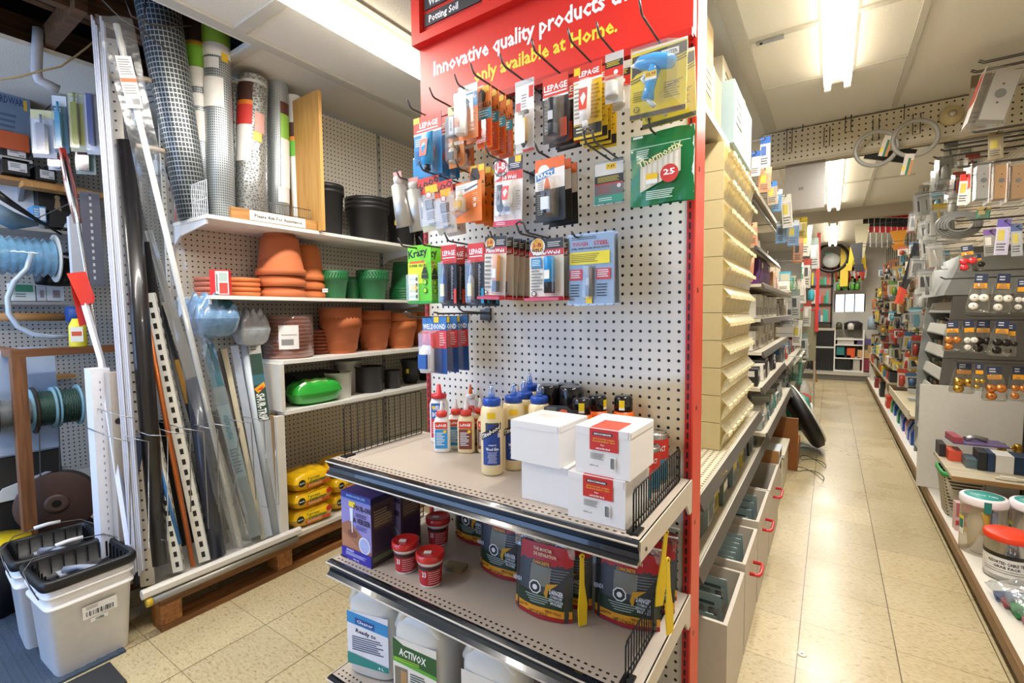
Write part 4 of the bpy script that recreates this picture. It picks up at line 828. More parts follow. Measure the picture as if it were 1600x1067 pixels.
tin('large red and blue paint tin, rearmost behind the white cartons', -.37, 1.19, .038, .125, 10); tin('medium red and blue paint tin in front of the large one', -.362, 1.118, .03, .107, 10); tin('small red and blue tin right behind the labelled cartons', -.352, 1.05, .022, .1, 10)
# ---- middle shelf
MZ = .5355
def pour(label, x, y, rz, w=.136, d=.085, h=.205):
    t = empty('resin_box', label, 'box', (x, y, MZ), (0, 0, math.radians(rz)), 'pour-on finish boxes'); m = M(); m.box(0, w, 0, d, 0, h, C('5a4fa8')); part('carton_body', m, t)
    m = M(); f = Face(m, w, h, -.0008, Tm((w/2, 0, h))); f.P(0, 0, 1, 1, '8f88c8').P(0, 0, 1, .09, '3a3f98').T('ENVIRONTEX LITE', .5, .045, .03, '8ac8f0', .62).P(0, .09, 1, .115, '6a8ad0').poly([(0, .5), (.25, .42), (.7, .6), (1, .8), (1, .84), (0, .84)], '9a6a50').poly([(0, .6), (.4, .72), (.75, .84), (0, .84)], 'b07a5c').disc(.38, .6, .17, '7a4a3a', ry=.06).disc(.77, .72, .19, 'dfe2f4').disc(.77, .72, .16, 'a8b0e0').poly([(.3, .22), (.42, .22), (.4, .42), (.32, .42)], 'dce4f8').P(.36, .42, .39, .58, 'eef2fa').P(.28, .12, .5, .2, 'f0d43a')
    f.T('POUR-ON', .72, .19, .075, '1c1a30', .54).T('A VERSER', .7, .38, .075, '1c1a30', .58).lines(.5, .27, .92, .33, 3, '3a3860').lines(.5, .45, .9, .52, 3, '5a58a0').P(0, .83, 1, 1, '3028a0').T('FINISH', .3, .86, .03, 'dfe2f8', .24).lines(.15, .89, .9, .94, 3, 'c8ccf0').T('946 mL', .5, .97, .022, 'e8ecff', .2)
    X = Tm((w, d/2, h)) @ Rz(90); f = Face(m, d, h, -.0008, X); f.P(0, 0, 1, 1, '4a3a44').P(0, 0, 1, .09, '22204a').T('POUR', .5, .2, .06, '2a2228', .7).P(.1, .28, .9, .45, '6a5a50').P(.1, .5, .9, .8, '3a2c48').P(0, .86, 1, .93, '6a7a5a').lines(.1, .2, .9, .44, 6, '9a8a78'); part('print', m, t); return t
a = pour('purple pour-on finish box, lettered POUR-ON, front one at the shelf end', -1.222, .872, 0); copy_tree(a, (-1.21, .968, MZ), (0, 0, .04), 'purple pour-on finish box standing behind the front one')
def tub(label, x, y, rz):
    t = empty('filler_tub', label, 'tub', (x, y, MZ), (0, 0, math.radians(rz)), 'red-lidded filler tubs'); m = M(); m.lathe([(.028, 0), (.029, .003), (.033, .064), (.037, .066), (.038, .074)], MILK, seg=28); part('tub_body', m, t)
    m = M(); m.lathe([(.0385, .07), (.0395, .072), (.039, .088), (.035, .09), (.034, .087), (.001, .087)], mat('red_tub_lid', 'c4201f', .3, coat=.4), seg=28); m.box(-.016, .004, -.012, .002, .087, .0885, C('e4dcd4')); part('lid', m, t)
    m = M()
    for k in range(2): pass
    vs = []; n = 20
    for i in range(n+1):
        a = math.radians(-110+220*i/n); r0, r1 = .0300, .0334; vs += [(r0*math.sin(a), -r0*math.cos(a), .006), (r1*math.sin(a), -r1*math.cos(a), .06)]
    m.add(vs, [(2*i, 2*i+2, 2*i+3, 2*i+1) for i in range(n)], C('b8242a'), True); wrap(m, .0330, -60, 60, .05, .0585, '2c2222', off=.0012)
    wtext(m, '33', .014, 'f4ecec', .0323, .038, a=-22, width=.012); 
    for i in range(6): wrap(m, .0316, -2, 62-(i % 3)*6, .044-i*.006-.0007, .044-i*.006+.0007, 'f0c8c8', n=6, off=.0012+.0003*i*0)
    part('label', m, t); return t
a = tub('red-lidded white filler tub on the left, beside the purple box', -1.0, .922, 30); copy_tree(a, (-.893, .912, MZ), (0, 0, .6), 'red-lidded white filler tub nearest the shelf edge'); copy_tree(a, (-1.03, 1.09, MZ), (0, 0, .5), 'red-lidded filler tub standing alone at the back of the shelf')
def cement(label, x, y, rz, tilt=0, w=.155, h=.172, d=.046, zip_=True, group='repair mortar pouches'):
    t = empty('mortar_pouch', label, 'bag', (x, y, MZ), (math.radians(tilt), 0, math.radians(rz)), group); pm = mat('dark_printed_pouch', '33352f', .3, coat=.6)
    m = M(); n = 10
    def fn(u, v):
        s = math.sin(PI*u)**.5; thick = d*.5*(1-.75*max(0, v-.55)/.45)*s; return ((u-.5)*w, -thick+.002*math.sin(u*9+v*8)*s, v*h)
    m.grid(fn, 12, 10, pm); m.grid(lambda u, v: ((.5-u)*w, d*.5*(1-.75*max(0, v-.55)/.45)*math.sin(PI*u)**.5, v*h), 12, 10, pm)
    part('pouch', m, t)
    m = M()
    def band(u0, u1, v0, v1, c, off=.0012, nn=8):
        cc = C(c) if isinstance(c, str) else c; k = len(m.v)
        m.grid(lambda u, v: (lambda p: (p[0], p[1]-off, p[2]))(fn(u0+(u1-u0)*u, v0+(v1-v0)*v)), nn, 3, cc)
    band(.0, 1, 0, .06, '9c1c20'); band(0, 1, .06, .16, 'e0981c'); band(0, 1, .16, .34, '22351f'); band(.0, 1, .36, .78, '3c4048'); band(.1, 1, .74, 1, 'b01c24'); band(.32, .68, .45, .72, '77766a', .0018)
    def lab(s, u, v, hh, c, wd):
        p = fn(u, v); m.text(s, hh, C(c), (p[0], p[1]-.0035, p[2]), width=wd)
    lab('DANGER', .78, .41, .011, 'e0e2e4', .036); lab('CORROSIF', .78, .345, .006, 'd0d4d6', .032); lab('PROVOQUE DES', .78, .295, .006, 'd0d4d6', .036); lab('BRULURES', .78, .25, .006, 'd0d4d6', .03); lab('RENDER', .1, .45, .01, 'b8c4d0', .03)
    lab('THE MORTAR', .5, .93, .008, 'e8c8a8', .05); lab('DE REPARATION', .55, .865, .008, 'e8c8a8', .06); lab('CONCRETE', .5, .76, .008, 'e0a83a', .045); lab('NET 1.27 kg (2 lb)', .5, .09, .006, '3a1a10', .05); lab('READY TO USE', .24, .125, .005, '3a1a10', .04); lab('MELANGEZ ET UTILISEZ', .68, .125, .005, '3a1a10', .06)
    for i in range(4): band(.25+.03*i, .72-.04*i, .30-i*.03, .31-i*.03, 'b0bcb4', .0022, 6)
    for i in range(5): band(.66, .95-.03*i, .70-i*.035, .706-i*.035, 'a0a4a8', .0022, 4)
    p = fn(.42, .42); o = Vector((p[0], p[1]-.003, p[2]))
    for rr, c, dy in ((.017, 'e8eaec', 0), (.0138, '2c302c', -.0006), (.0068, 'e8eaec', -.0012)):
        m.add([o+Vector((rr*math.cos(PI/8+PI*i/4), dy, rr*math.sin(PI/8+PI*i/4))) for i in range(8)], [tuple(range(8))], C(c))
    m.add([Vector((.012, p[1]-.004, h*.36)), Vector((.02, p[1]-.004, h*.30)), Vector((.024, p[1]-.004, h*.42)), Vector((.05, p[1]-.004, h*.55)), Vector((.018, p[1]-.004, h*.5))], [(0, 1, 2, 3, 4)], C('c8901c'))
    part('print', m, t, 'red, grey, green and yellow print')
    if zip_:
        m = M(); m.grid(lambda u, v: ((u-.5)*w*1.06+(.0 if v < .9 else -.004), -.004+.006*math.sin(u*11)*v, h+v*.036-.02), 10, 4, film('zip_bag_film', 'eef2f6', .16, .15, bump=.6, scale=60)); m.tube([(-w*.53, 0, h+.014), (w*.53, 0, h+.014)], .0022, C('e6e6e4'), 6); m.box(-w*.53, -w*.53+.014, -.006, .006, h+.008, h+.019, C('f0efec')); part('zip_top', m, t, 'clear zip top with white slider')
    return t
a = cement('grey mortar repair pouch with a red top, front one near the shelf middle', -.567, .965, 3, -4)
sp = copy_tree(a, (-.55, 1.035, MZ), (-.05, 0, .1), 'mortar repair pouch right behind the front middle one')
copy_tree(a, (-.385, 1.045, MZ), (-.08, 0, .12), 'mortar repair pouch leaning at the right, beside the wire fence')
copy_tree(a, (-.375, 1.13, MZ), (-.05, 0, .1), 'mortar repair pouch, second back at the right end'); copy_tree(a, (-.385, 1.19, MZ), (-.02, 0, .06), 'mortar repair pouch against the pegboard at the right end')
copy_tree(a, (-.755, 1.055, MZ), (-.05, 0, -.03), 'mortar repair pouch left of the front middle one, further back'); copy_tree(a, (-.945, 1.165, MZ), (0, 0, -.03), 'mortar repair pouch deepest in the shelf, beside the lone red tub')
def trowel(label, loc, rot):
    m = M(); m.prism([(-.009, 0), (.012, -.0), (.014, .05), (.006, .1), (.005, .165), (-.005, .165), (-.006, .1), (-.011, .04)], 'y', -.0015, .0015, mat('yellow_plastic', 'ecc818', .35)); m.lathe([(.0065, -.002), (.0065, .002)], mat('yellow_plastic', 'ecc818', .35), (0, 0, 0), 12, X=Tm((0, 0, .167)) @ Rx(90)); m.lathe([(.0025, -.0025), (.0025, .0025)], C('5a4a10'), (0, 0, 0), 8, X=Tm((0, 0, .167)) @ Rx(90))
    solo('plastic_spatula', m, label, 'spatula', loc, rot, group='yellow plastic spatulas')
trowel('yellow plastic spatula standing between the two front mortar pouches', (-.466, .972, MZ+.002), (0, 0, 1.0)); trowel('yellow plastic spatula hanging outside the fence, nearest the red post', (-.272, 1.0, MZ+.04), (0, -.05, 1.2)); trowel('yellow plastic spatula hanging inside the fence over the right pouches', (-.305, 1.03, MZ+.075), (0, .12, 1.0))
m = M(); m.box(-.03, .03, -.02, .02, 0, .012, C('8a7a5c')); f = Face(m, .05, .012, -.0205, Tm((0, 0, .012))); f.lines(.1, .1, .9, .9, 2, '3a3428'); solo('wood_scrap', m, 'small tan carton scrap lying behind the front red-lidded tub', 'scrap', (-.88, 1.0, MZ), (0, 0, .2))
# ---- jugs on the lowest shelf
def jug(label, x, rz, kind, y=.93):
    t = empty('cleaner_jug', label, 'jug', (x, y, .179), (0, 0, math.radians(rz))); w = .086; pl = mat('translucent_jug_plastic', 'dcdcd8', .35, coat=.3)
    m = M(); m.lathe([(w*.9, 0), (w, .008), (w, .20), (w*.96, .235), (w*.8, .262), (w*.55, .283), (w*.3, .295)], pl, seg=32, sy=.75, sq=3.4); part('jug_body', m, t)
    m = M(); m.tube([(w*.75, -.02, .2), (w*.8, -.045, .235), (w*.45, -.055, .272), (.0, -.05, .290), (-w*.5, -.05, .27), (-w*.86, -.035, .215)], .013, pl, 10); part('handle', m, t)
    m = M(); m.lathe([(.022, .29), (.022, .31), (.018, .312)], C('e8e8e6' if kind != 2 else 'e0a020'), seg=20); part('cap', m, t)
    m = M(); f = Face(m, w*1.7, .165, -w*.755, Tm((0, 0, .2)))
    if kind == 0: f.P(0, 0, 1, 1, 'e4e6f0').poly([(0, 0), (1, .12), (1, .34), (0, .22)], '2f8fd0').poly([(.2, .1), (.68, .16), (.68, .28), (.2, .22)], '1f4f9a').T('Cleaner', .44, .19, .055, 'dfe8f8', .4, rot=-7).T('Ready to', .46, .37, .07, '2a3050', .5, rot=-7).lines(.12, .46, .9, .74, 7, '3a4468').poly([(0, .78), (1, .9), (1, 1), (0, 1)], '2a8a84').T('4 L', .82, .95, .05, 'e8f4f4', .14)
    if kind == 1: f.P(0, 0, 1, 1, 'e4e2da').poly([(0, 0), (.25, .1), (1, .14), (1, .48), (0, .4)], '1f5a2a').poly([(0, .34), (1, .44), (1, .5), (0, .42)], '5aa83a').T('ACTIVOX', .46, .24, .12, 'f4f6f0', .62, rot=-4).lines(.04, .34, .9, .4, 2, 'a8d83a').P(.04, .5, .34, 1, '7a7468').P(.18, .55, .32, 1, 'b08a5c').lines(.4, .54, .8, .95, 10, '4a4a44')
    if kind == 2: f.P(0, 0, 1, 1, 'e0ddd6').poly([(0, .5), (.2, .5), (.6, 1), (0, 1)], '2c2c44').P(.45, .4, .75, 1, 'e0981c').T('DECK', .6, .6, .1, '2a2420', .26)
    part('label', m, t); return t
jug('tall white jug with a blue and teal label, leftmost on the lowest shelf', -1.14, 14, 0, .94); jug('white jug with a green label lettered ACTIVOX', -.925, 8, 1, .93); jug('white jug with a dark and orange label, right of the green one', -.685, 6, 2, .94)
t = empty('cleaner_jug', 'black-panelled jug in shadow at the right of the lowest shelf', 'jug', (-.46, .98, .179)); m = M(); m.lathe([(.08, 0), (.085, .01), (.085, .2), (.05, .25), (.02, .27)], mat('translucent_jug_plastic', 'dcdcd8'), seg=28, sy=.75, sq=3.4); part('jug_body', m, t); m = M(); f = Face(m, .13, .15, -.0645, Tm((0, 0, .19))); f.P(0, 0, 1, 1, '181614').lines(.1, .2, .8, .8, 6, '8a8478'); part('label', m, t); m = M(); m.lathe([(.02, .268), (.02, .29)], BLACK, seg=18); part('cap', m, t)
# ================================================================ flower pot shelving along the left partition
PX, FX = -2.55, -2.20
PEGP = pegboard('pegboard_partition', 'd4cfc2', 1, 2, hole=.0040)
t = empty('pot_shelving', 'white shelving unit on pegboard holding flower pots and mesh rolls', 'shelving', (PX, 1.0, 0))
m = M(); m.box(-.012, 0, -.07, 2.6, .16, ZC-.012, PEGP); part('pegboard', m, t)
for y in (-.045, 1.19, 2.42):
    m = M(); m.box(0, .008, y-.012, y+.012, .16, ZC-.012, mat('slotted_upright', 'a8a8a4', .4, .4))
    z = .3
    while z < 2.45: m.box(.008, .0084, y-.004, y+.004, z, z+.016, C('2a2826')); z += .05
    part('upright', m, t)
def board(name, z, y0, th, lab):
    m = M(); m.box(.009, FX-PX, y0-1.0, 2.6, -th, 0, WHITE); m.v = [v+Vector((0, 0, z)) for v in m.v]; return part(name, m, t, lab)
board('shelf_board', 1.705, .96, .016, None); board('shelf_board', 1.362, .96, .016, None); board('shelf_board', 1.052, 1.27, .018, None); board('shelf_board', .803, 1.27, .018, None)
for z in (1.689, 1.346):
    for y in (-.035, 1.2):
        m = M(); m.prism([(.01, z), (.33, z), (.33, z-.022), (.07, z-.05), (.01, z-.085)], 'y', y-.002, y+.006, mat('bracket_blue_white', 'dfe3ea', .4)); part('bracket', m, t)
m = M(); m.box(.012, FX-PX, .255, .273, .803, 1.036, OFFW); part('side_panel', m, t, 'white end panel between the two lower boards')
m = M(); m.box(.012, FX-PX-.03, .225, .24, .22, .785, woodmat('tan_wood_panel', 'b48a58', '9a7040')); part('side_panel', m, t, 'tan wooden panel')
m = M(); m.box(FX-PX-.028, FX-PX, .225, .265, .2, .785, OFFW); part('post', m, t, 'white wooden corner post')
# pallet
t = empty('pallet', 'wooden pallet under the pipes and the flower pot shelving', 'pallet', (-2.37, .72, 0))
PW = woodmat('pallet_wood', '9c6636', '6a4322', 1)
m = M(); m.box(-.38, .17, 0, 2.6, .155, .176, OFFW); part('deck', m, t, 'worn white deck boards')
m = M(); m.box(.13, .165, 0, 2.6, .105, .155, PW); part('stringer', m, t); m = M(); m.box(-.38, -.345, 0, 2.6, .03, .155, PW); part('stringer', m, t)
m = M(); m.box(.08, .168, 0, 2.6, 0, .026, PW); part('bottom_board', m, t); m = M(); m.box(-.38, -.3, 0, 2.6, 0, .026, PW); part('bottom_board', m, t)
for y in (0, .485, 1.2, 1.9, 2.52):
    m = M(); m.box(.07, .165, y, y+.075, .026, .105, woodmat('block_wood', 'b87a3e', '7c4f28', 0)); part('block', m, t)
m = M(); m.box(-.03, .0, -.33, .33, 0, .035, mat('pale_rail', 'd8d4cc', .35), None, .008)
part_ = m; m2 = M(); m2.tube([(0, -.31, 0), (0, .31, 0)], .016, mat('dull_metal_bar', '9a958a', .4, .5), 10); m2.tube([(0, -.318, 0), (0, -.30, 0)], .018, C('c8a830'), 10)
solo('edging_strip', m, 'pale lip strip along the foot of the pipe rack', 'strip', (FX+.03, .985, .178)); solo('metal_bar', m2, 'dull round bar with a yellow end, lying along the pallet edge', 'bar', (FX+.02, .985, .160))
# ---------------------------------------------------------------- rolls of mesh on the top shelf
SZ = 1.7055
def roll(label, b, tp, Xb, Xt, r, mm, labels=(), rt=None, ang=62):
    B = U(*b, X=Xb); B.z = SZ; T_ = U(*tp, X=Xt); d = (T_-B); L = d.length; q = d.to_track_quat('Z', 'Y')
    t = empty('mesh_roll', label, 'wire mesh', B, (0, 0, 0)); t.rotation_mode = 'QUATERNION'; t.rotation_quaternion = q
    t.location.z += abs(r*math.sin(d.angle(Vector((0, 0, 1)))))
    fwd = q.inverted() @ Vector((0, -1, 0)); th = math.degrees(math.atan2(fwd.x, -fwd.y))+ang
    m = M(); rt = rt or r; m.lathe([(r, 0), (r+(rt-r)*.33, L*.33), (r+(rt-r)*.66, L*.66), (rt, L)], mm, seg=28, cap1=False); m.lathe([(rt*.93, L), (rt*.9, L-.05), (.001, L-.06)], DARK, seg=20, cap0=False, cap1=False); part('wire_roll', m, t)
    if labels:
        m = M()
        for (a0, a1, z0, z1, c) in labels: wrap(m, r+(rt-r)*z1, th+a0, th+a1, z0*L, z1*L, c, n=10, off=.002+.0004*(len(m.f) % 7))
        part('paper_label', m, t)
    return t, L, th
coarse = meshmat('coarse_welded_mesh', 'b2babf', '2f363b', nu=32, nv=46, thick=.2); fine = meshmat('fine_hardware_cloth', 'c0c7cc', '656f76', nu=40, nv=96, thick=.38); fine2 = meshmat('medium_hardware_cloth', 'bec5ca', '656e75', nu=40, nv=84, thick=.36)
hexm = meshmat('chicken_wire', 'b4b8b8', '6a6e6e', nu=26, nv=60, thick=.14, hexa=True); hexd = meshmat('dark_chicken_wire', '8a8e8c', '3c4042', nu=24, nv=56, thick=.14, hexa=True)
roll('large coarse grey welded mesh roll, leftmost, leaning up to the ceiling hole', (303, 330), (245, 0), -2.42, -2.44, .062, coarse, rt=.084)
roll('slim mesh roll with dark, green and white label, right of the large coarse roll', (322, 330), (304, 15), -2.46, -2.47, .042, fine, ((-80, 60, .84, .95, '3a2f2a'), (-80, 60, .82, .835, 'e0a020'), (-80, 60, .72, .82, '7cb83c'), (-80, 60, .63, .72, 'eeeeea'), (-80, 60, .54, .6, 'f2f2f0'), (-80, 60, .38, .52, 'eceae6')))
roll('upright mesh roll with lime and white label, tallest beside the slim one', (346, 326), (337, 24), -2.40, -2.42, .057, fine2, ((-80, 70, .96, .995, '3a2a28'), (-80, 70, .935, .96, 'e8a428'), (-80, 70, .84, .935, '9ccc4c'), (-80, 70, .78, .84, 'f0efe8'), (20, 50, .76, .8, 'f0c830'), (-60, 10, .72, .77, 'e8e8e6'), (-70, 25, .54, .68, 'f2f1ee')))
roll('dark chicken wire roll standing behind, between two labelled rolls', (368, 310), (366, 135), -2.49, -2.49, .035, hexd)
roll('fat chicken wire roll with a red and white label', (388, 312), (396, 126), -2.42, -2.43, .066, hexm, ((-75, 0, .82, .94, '4a2c28'), (-75, 0, .79, .82, 'e8832c'), (-75, 0, .66, .79, 'cf3a34'), (-75, 0, .42, .66, 'eeecea'), (10, 50, .62, .75, 'd8a098'), (5, 40, .56, .62, 'f0c85a'), (-75, 60, .94, .96, 'c8c8c8')))
roll('thin chicken wire roll behind the fat red-labelled one', (413, 315), (413, 148), -2.49, -2.49, .03, hexm)
roll('grey hardware cloth roll with a green label edge on its right', (435, 322), (434, 130), -2.44, -2.44, .05, fine, ((10, 75, .78, .86, '5a3230'), (10, 75, .62, .78, '8cc04c'), (10, 75, .3, .62, 'e6e6e2'), (-5, 70, .2, .3, 'd0d2d2')))
roll('mesh roll with brown, green and white label beside the wooden board', (471, 330), (458, 152), -2.40, -2.42, .038, mat('pale_film_roll', 'c8c9c8', .4), ((-80, 70, .7, .8, '4a2c28'), (-80, 70, .67, .7, 'e0882c'), (-80, 70, .56, .67, '63b03c'), (-80, 70, .1, .56, 'e9e8e5')))
m = M(); m.box(-2.535, -2.165, 1.485, 1.503, SZ, 2.405, woodmat('plywood_board', 'c79a58', 'b5843f', 2, .5)); solo('wooden_board', m, 'upright tan board dividing the mesh rolls from the black pots', 'board')
t = empty('wooden_rail', 'low wooden rail with a white sign in front of the mesh rolls', 'rail', (FX-.004, 1.06, SZ)); m = M(); m.box(-.018, 0, 0, .42, 0, .05, WOODY); part('rail_board', m, t)
m = M(); m.box(.0005, .002, .08, .355, .004, .048, C('efece4')); X = Tm((.0025, .215, .027)); m.text('Please Ask For Assistance', .014, C('4c463c'), (.0028, .218, .026), (0, 1, 0), (0, 0, 1), width=.235); part('paper_sign', m, t, 'white sign reading Please Ask For Assistance')
m = M()
for i in range(26): m.tube([(0, i*.0118, 0), (0, i*.0118, .105)], .0013, WIRE, 4)
m.tube([(0, 0, .105), (0, .295, .105)], .0018, WIRE, 5); m.tube([(0, 0, .06), (0, .295, .06)], .0013, WIRE, 4)
solo('wire_guard', m, 'thin wire guard above the wooden rail', 'wire guard', (FX-.03, 1.17, SZ))
m = M(); WW = mat('white_wire', 'cfd3da', .35, .3)
for i in range(19): m.tube([(.32*i/18, 0, 0), (.32*i/18, 0, .145)], .0017, WW, 4)
for z in (0, .07, .145): m.tube([(0, 0, z), (.32, 0, z)], .002, WW, 5)
m.tube([(0, 0, .145), (.0, .04, .145)], .002, WW, 5)
solo('wire_basket_end', m, 'white wire guard across the left end of the top shelf', 'wire guard', (-2.53, .968, SZ))
m = M()
for i in range(5): m.tube([(-2.50+i*.012, .955, SZ+.004), (-2.52+i*.008, .975, SZ+.19)], .003, C('b03a34'), 5)
m.lathe([(.02, 0), (.018, .02)], C('c8201f'), (-2.50, .975, SZ+.185), 10); m.v = [v for v in m.v]; solo('garden_stakes', m, 'thin red stakes standing behind the white wire guard', 'stakes')
# ---------------------------------------------------------------- pots
TC = mat('terracotta', 'b8653a', .75, var=.1, scale=9); TC2 = mat('bright_terracotta', 'c8713c', .7, var=.08, scale=9); TCD = mat('dark_terracotta', '9a5238', .75); BP = mat('black_nursery_plastic', '1f1f21', .45, var=.15, scale=12); GP = mat('green_pot_plastic', '1f6b3c', .4); DG = mat('dark_grey_pot', '2e2e30', .5)
def at(px, X): return U(px, 400, X=X).y
def potprof(r, h, rim=.12, fl=.78, lip=1.0): return [(r*fl, 0), (r*fl+.001, .003), (r*.93, h*(1-rim)), (r, h*(1-rim)+.001), (r*lip, h), (r*.93, h), (r*.9, h-.02), (r*.75, h*.1), (.001, h*.1)]
def pot(label, px, X, z, r, h, mt, name='flower_pot', cat='flower pot', group=None, stack=1, dz=.03, inv=False, rim=.14, fl=.72, sub='pot', stk=None, y=None):
    y = at(px, X) if y is None else y; out = []
    for i in range(stack):
        m = M(); m.lathe(potprof(r, h, rim, fl), mt, seg=32)
        if inv: m.v = [Vector((v.x, -v.y, h-v.z)) for v in m.v]
        lb = label if stack == 1 else '%s, %s in the stack' % (label, 'bottom one' if i == 0 else ('top one' if i == stack-1 else ORD[i]+' up'))
        o = solo(name, m, lb, cat, (X, y, z+i*dz), (0, 0, R.random()*6), group); out.append(o)
    if stk:
        a = math.radians(stk); m = M(); wrap(m, r*.9, -8, 8, h*.45, h*.45+.03, 'f0e03a', n=2, off=.006); o = out[-1]; q = part('price_sticker', m, o); q.rotation_euler = (0, 0, a-o.rotation_euler.z)
    return out
Z1 = 1.706
pot('black nursery pot beside the wooden board', 512, -2.40, Z1, .10, .27, BP, stack=2, dz=.028, group='black nursery pots', rim=.1, fl=.8)
pot('wide black nursery pot in the middle of the top shelf', 576, -2.37, Z1, .132, .215, BP, stack=3, dz=.025, group='wide black nursery pots', rim=.12, fl=.74)
pot('tall black nursery pot behind, with a yellow sticker', 628, -2.42, Z1, .105, .335, BP, stk=30, rim=.1)
pot('black nursery pot behind the hanging glue cards', 668, -2.36, Z1, .10, .22, BP, rim=.1)
Z2 = 1.363
for i in range(4): m = M(); m.lathe([(.064, 0), (.07, .021), (.066, .022), (.06, .005)], mat('pinkish_saucer', 'b8705c', .75), seg=32); solo('plant_saucer', m, 'pinkish clay saucer left of the red box, %s from the bottom' % ORD[i], 'saucer', (-2.44, at(327, -2.44), Z2+i*.023), group='pinkish clay saucers')
for i in range(4): m = M(); m.lathe([(.076, 0), (.082, .021), (.078, .022), (.07, .005)], TC2, seg=32); solo('plant_saucer', m, 'orange clay saucer right of the red box, %s from the bottom' % ORD[i], 'saucer', (-2.38, at(376, -2.38), Z2+i*.023), group='orange clay saucers')
t = empty('small_carton', 'small red and white box standing among the saucers', 'box', (-2.28, at(343, -2.28), Z2), (0, 0, .9)); m = M(); m.box(-.037, .037, -.024, .024, 0, .115, C('c82a30')); part('carton_body', m, t); m = M(); f = Face(m, .074, .115, -.0245, Tm((0, 0, .115))); f.P(.3, .05, 1, .95, 'e8e6e2').P(.5, .5, .95, .92, 'd8453a').P(.5, .1, .95, .45, 'a8b8b0').code(.33, .1, .45, .9); part('label', m, t)
pot('upturned terracotta pot nested in a stack', 438, -2.37, Z2, .12, .215, TC, stack=3, dz=.056, inv=True, rim=.16, fl=.62, group='upturned terracotta stack')
pot('upturned orange terracotta pot behind the large stack', 478, -2.43, Z2, .098, .195, TC2, stack=3, dz=.05, inv=True, rim=.16, fl=.62, group='upturned orange stack behind')
pot('round green plastic pot with a white tag', 520, -2.37, Z2, .082, .13, GP, stack=4, dz=.010, group='green pots, left stack', rim=.2); m = M(); m.box(-.014, .014, -.001, 0, 0, .02, C('f2f2ee')); m.text('10.4', .009, C('202020'), (0, -.0015, .01), width=.022); solo('price_tag', m, 'white tag reading 10.4 on a green pot', 'tag', (-2.312, at(507, -2.312)-.003, Z2+.035), (0, 0, math.radians(42)))
pot('small green pot between the two green stacks', 549, -2.46, Z2, .055, .14, GP); pot('round green plastic pot, right stack', 581, -2.37, Z2, .098, .145, GP, stack=4, dz=.012, group='green pots, right stack', rim=.2)
pot('upturned green pot at the right end of its shelf', 632, -2.40, Z2, .105, .19, GP, stack=5, dz=.017, inv=True, group='upturned green pots', rim=.1)
Z3 = 1.0525
t = empty('wrapped_saucers', 'stack of clay saucers in clear wrap with a white label', 'saucers', (-2.36, at(446, -2.36), Z3))
for i in range(11): m = M(); m.lathe([(.108, 0), (.119, .018), (.115, .019), (.1, .004)], TCD, (0, 0, i*.0195), 32); part('saucer', m, t)
m = M(); m.lathe([(.11, -.0002), (.121, .01), (.122, .215), (.11, .224)], film('shrink_wrap', 'f6eee8', .1, .1, bump=.5), seg=32); part('shrink_wrap', m, t)
m = M(); wrap(m, .1225, 38, 82, .05, .17, 'e6e2de', n=8); wrap(m, .1225, 44, 70, .07, .10, '8a8684', n=6, off=.001); wrap(m, .1225, 44, 78, .12, .124, '8a8684', n=6, off=.001); part('paper_label', m, t)
for i in range(7): m = M(); m.lathe([(.07, 0), (.08, .0185), (.076, .0195)], TCD, seg=28); solo('plant_saucer', m, 'dark clay saucer behind the wrapped stack, %s from the bottom' % ORD[i], 'saucer', (-2.44, at(493, -2.44), Z3+i*.0195), group='dark clay saucers')
for i, (px, X, r, h, mt) in enumerate(((529, -2.36, .118, .205, TC), (580, -2.39, .112, .19, TC), (623, -2.36, .108, .175, TC2), (661, -2.38, .11, .18, TC2))):
    pot('terracotta pot, %s pair from the left on the third shelf' % ORD[i], px, X, Z3, r, h, mt, stack=2, dz=.055, group='terracotta pairs, pair %s' % ORD[i], rim=.3, fl=.68)
Z4 = .8035
m = M(); m.box(-.09, .09, -.14, .13, 0, .15, mat('very_dark_tray', '121216', .5), None, .01); solo('planter_tray', m, 'long black planter behind the green bag', 'planter', (-2.42, at(478, -2.42), Z4))
pot('white plastic planter in front, with a yellow tag', 521, -2.33, Z4, .083, .145, mat('white_planter', 'dcdad2', .4), stk=35, rim=.1, fl=.85); pot('taller white planter behind the front white one', 539, -2.45, Z4, .08, .19, mat('white_planter', 'dcdad2', .4), rim=.1, fl=.85)
pot('dark grey cylinder planter on the fourth shelf', 571, -2.34, Z4, .085, .155, DG, rim=.05, fl=.93); pot('small dark grey planter beside the larger cylinder', 608, -2.32, Z4, .052, .115, DG, rim=.06, fl=.9)
pot('dark tapered planter with a yellow sticker', 637, -2.37, Z4, .066, .165, DG, stk=30, rim=.12, fl=.62); pot('dark planter at the right end of the fourth shelf', 664, -2.40, Z4, .08, .165, BP, rim=.1)
GB = mat('green_plastic_bag', '2fae3c', .25, coat=.7)
t = empty('moss_bag', 'bright green plastic bag lying on the fourth shelf', 'bag', (-2.29, at(483, -2.29), Z4))
def pil(lx, ly, lz, sd=0, e=.55, wr=.004):
    r = random.Random(sd); ph = [r.random()*6 for _ in range(6)]
    def f(top):
        def g(u, v):
            a = 2*u-1; b = 2*v-1; q = max(0, (1-abs(a)**3.2)*(1-abs(b)**3.2))**e; w_ = wr*(math.sin(a*9+ph[0]+b*3)+math.sin(b*11+ph[1]-a*4)+.7*math.sin(a*21+ph[2]))*q
            return (a*lx*(1-.08*b*b), b*ly*(1-.10*a*a), lz*.5+(lz*.5*q+w_ if top else -lz*.5*q))
        return g
    return f
f = pil(.075, .14, .125, 5, .3)
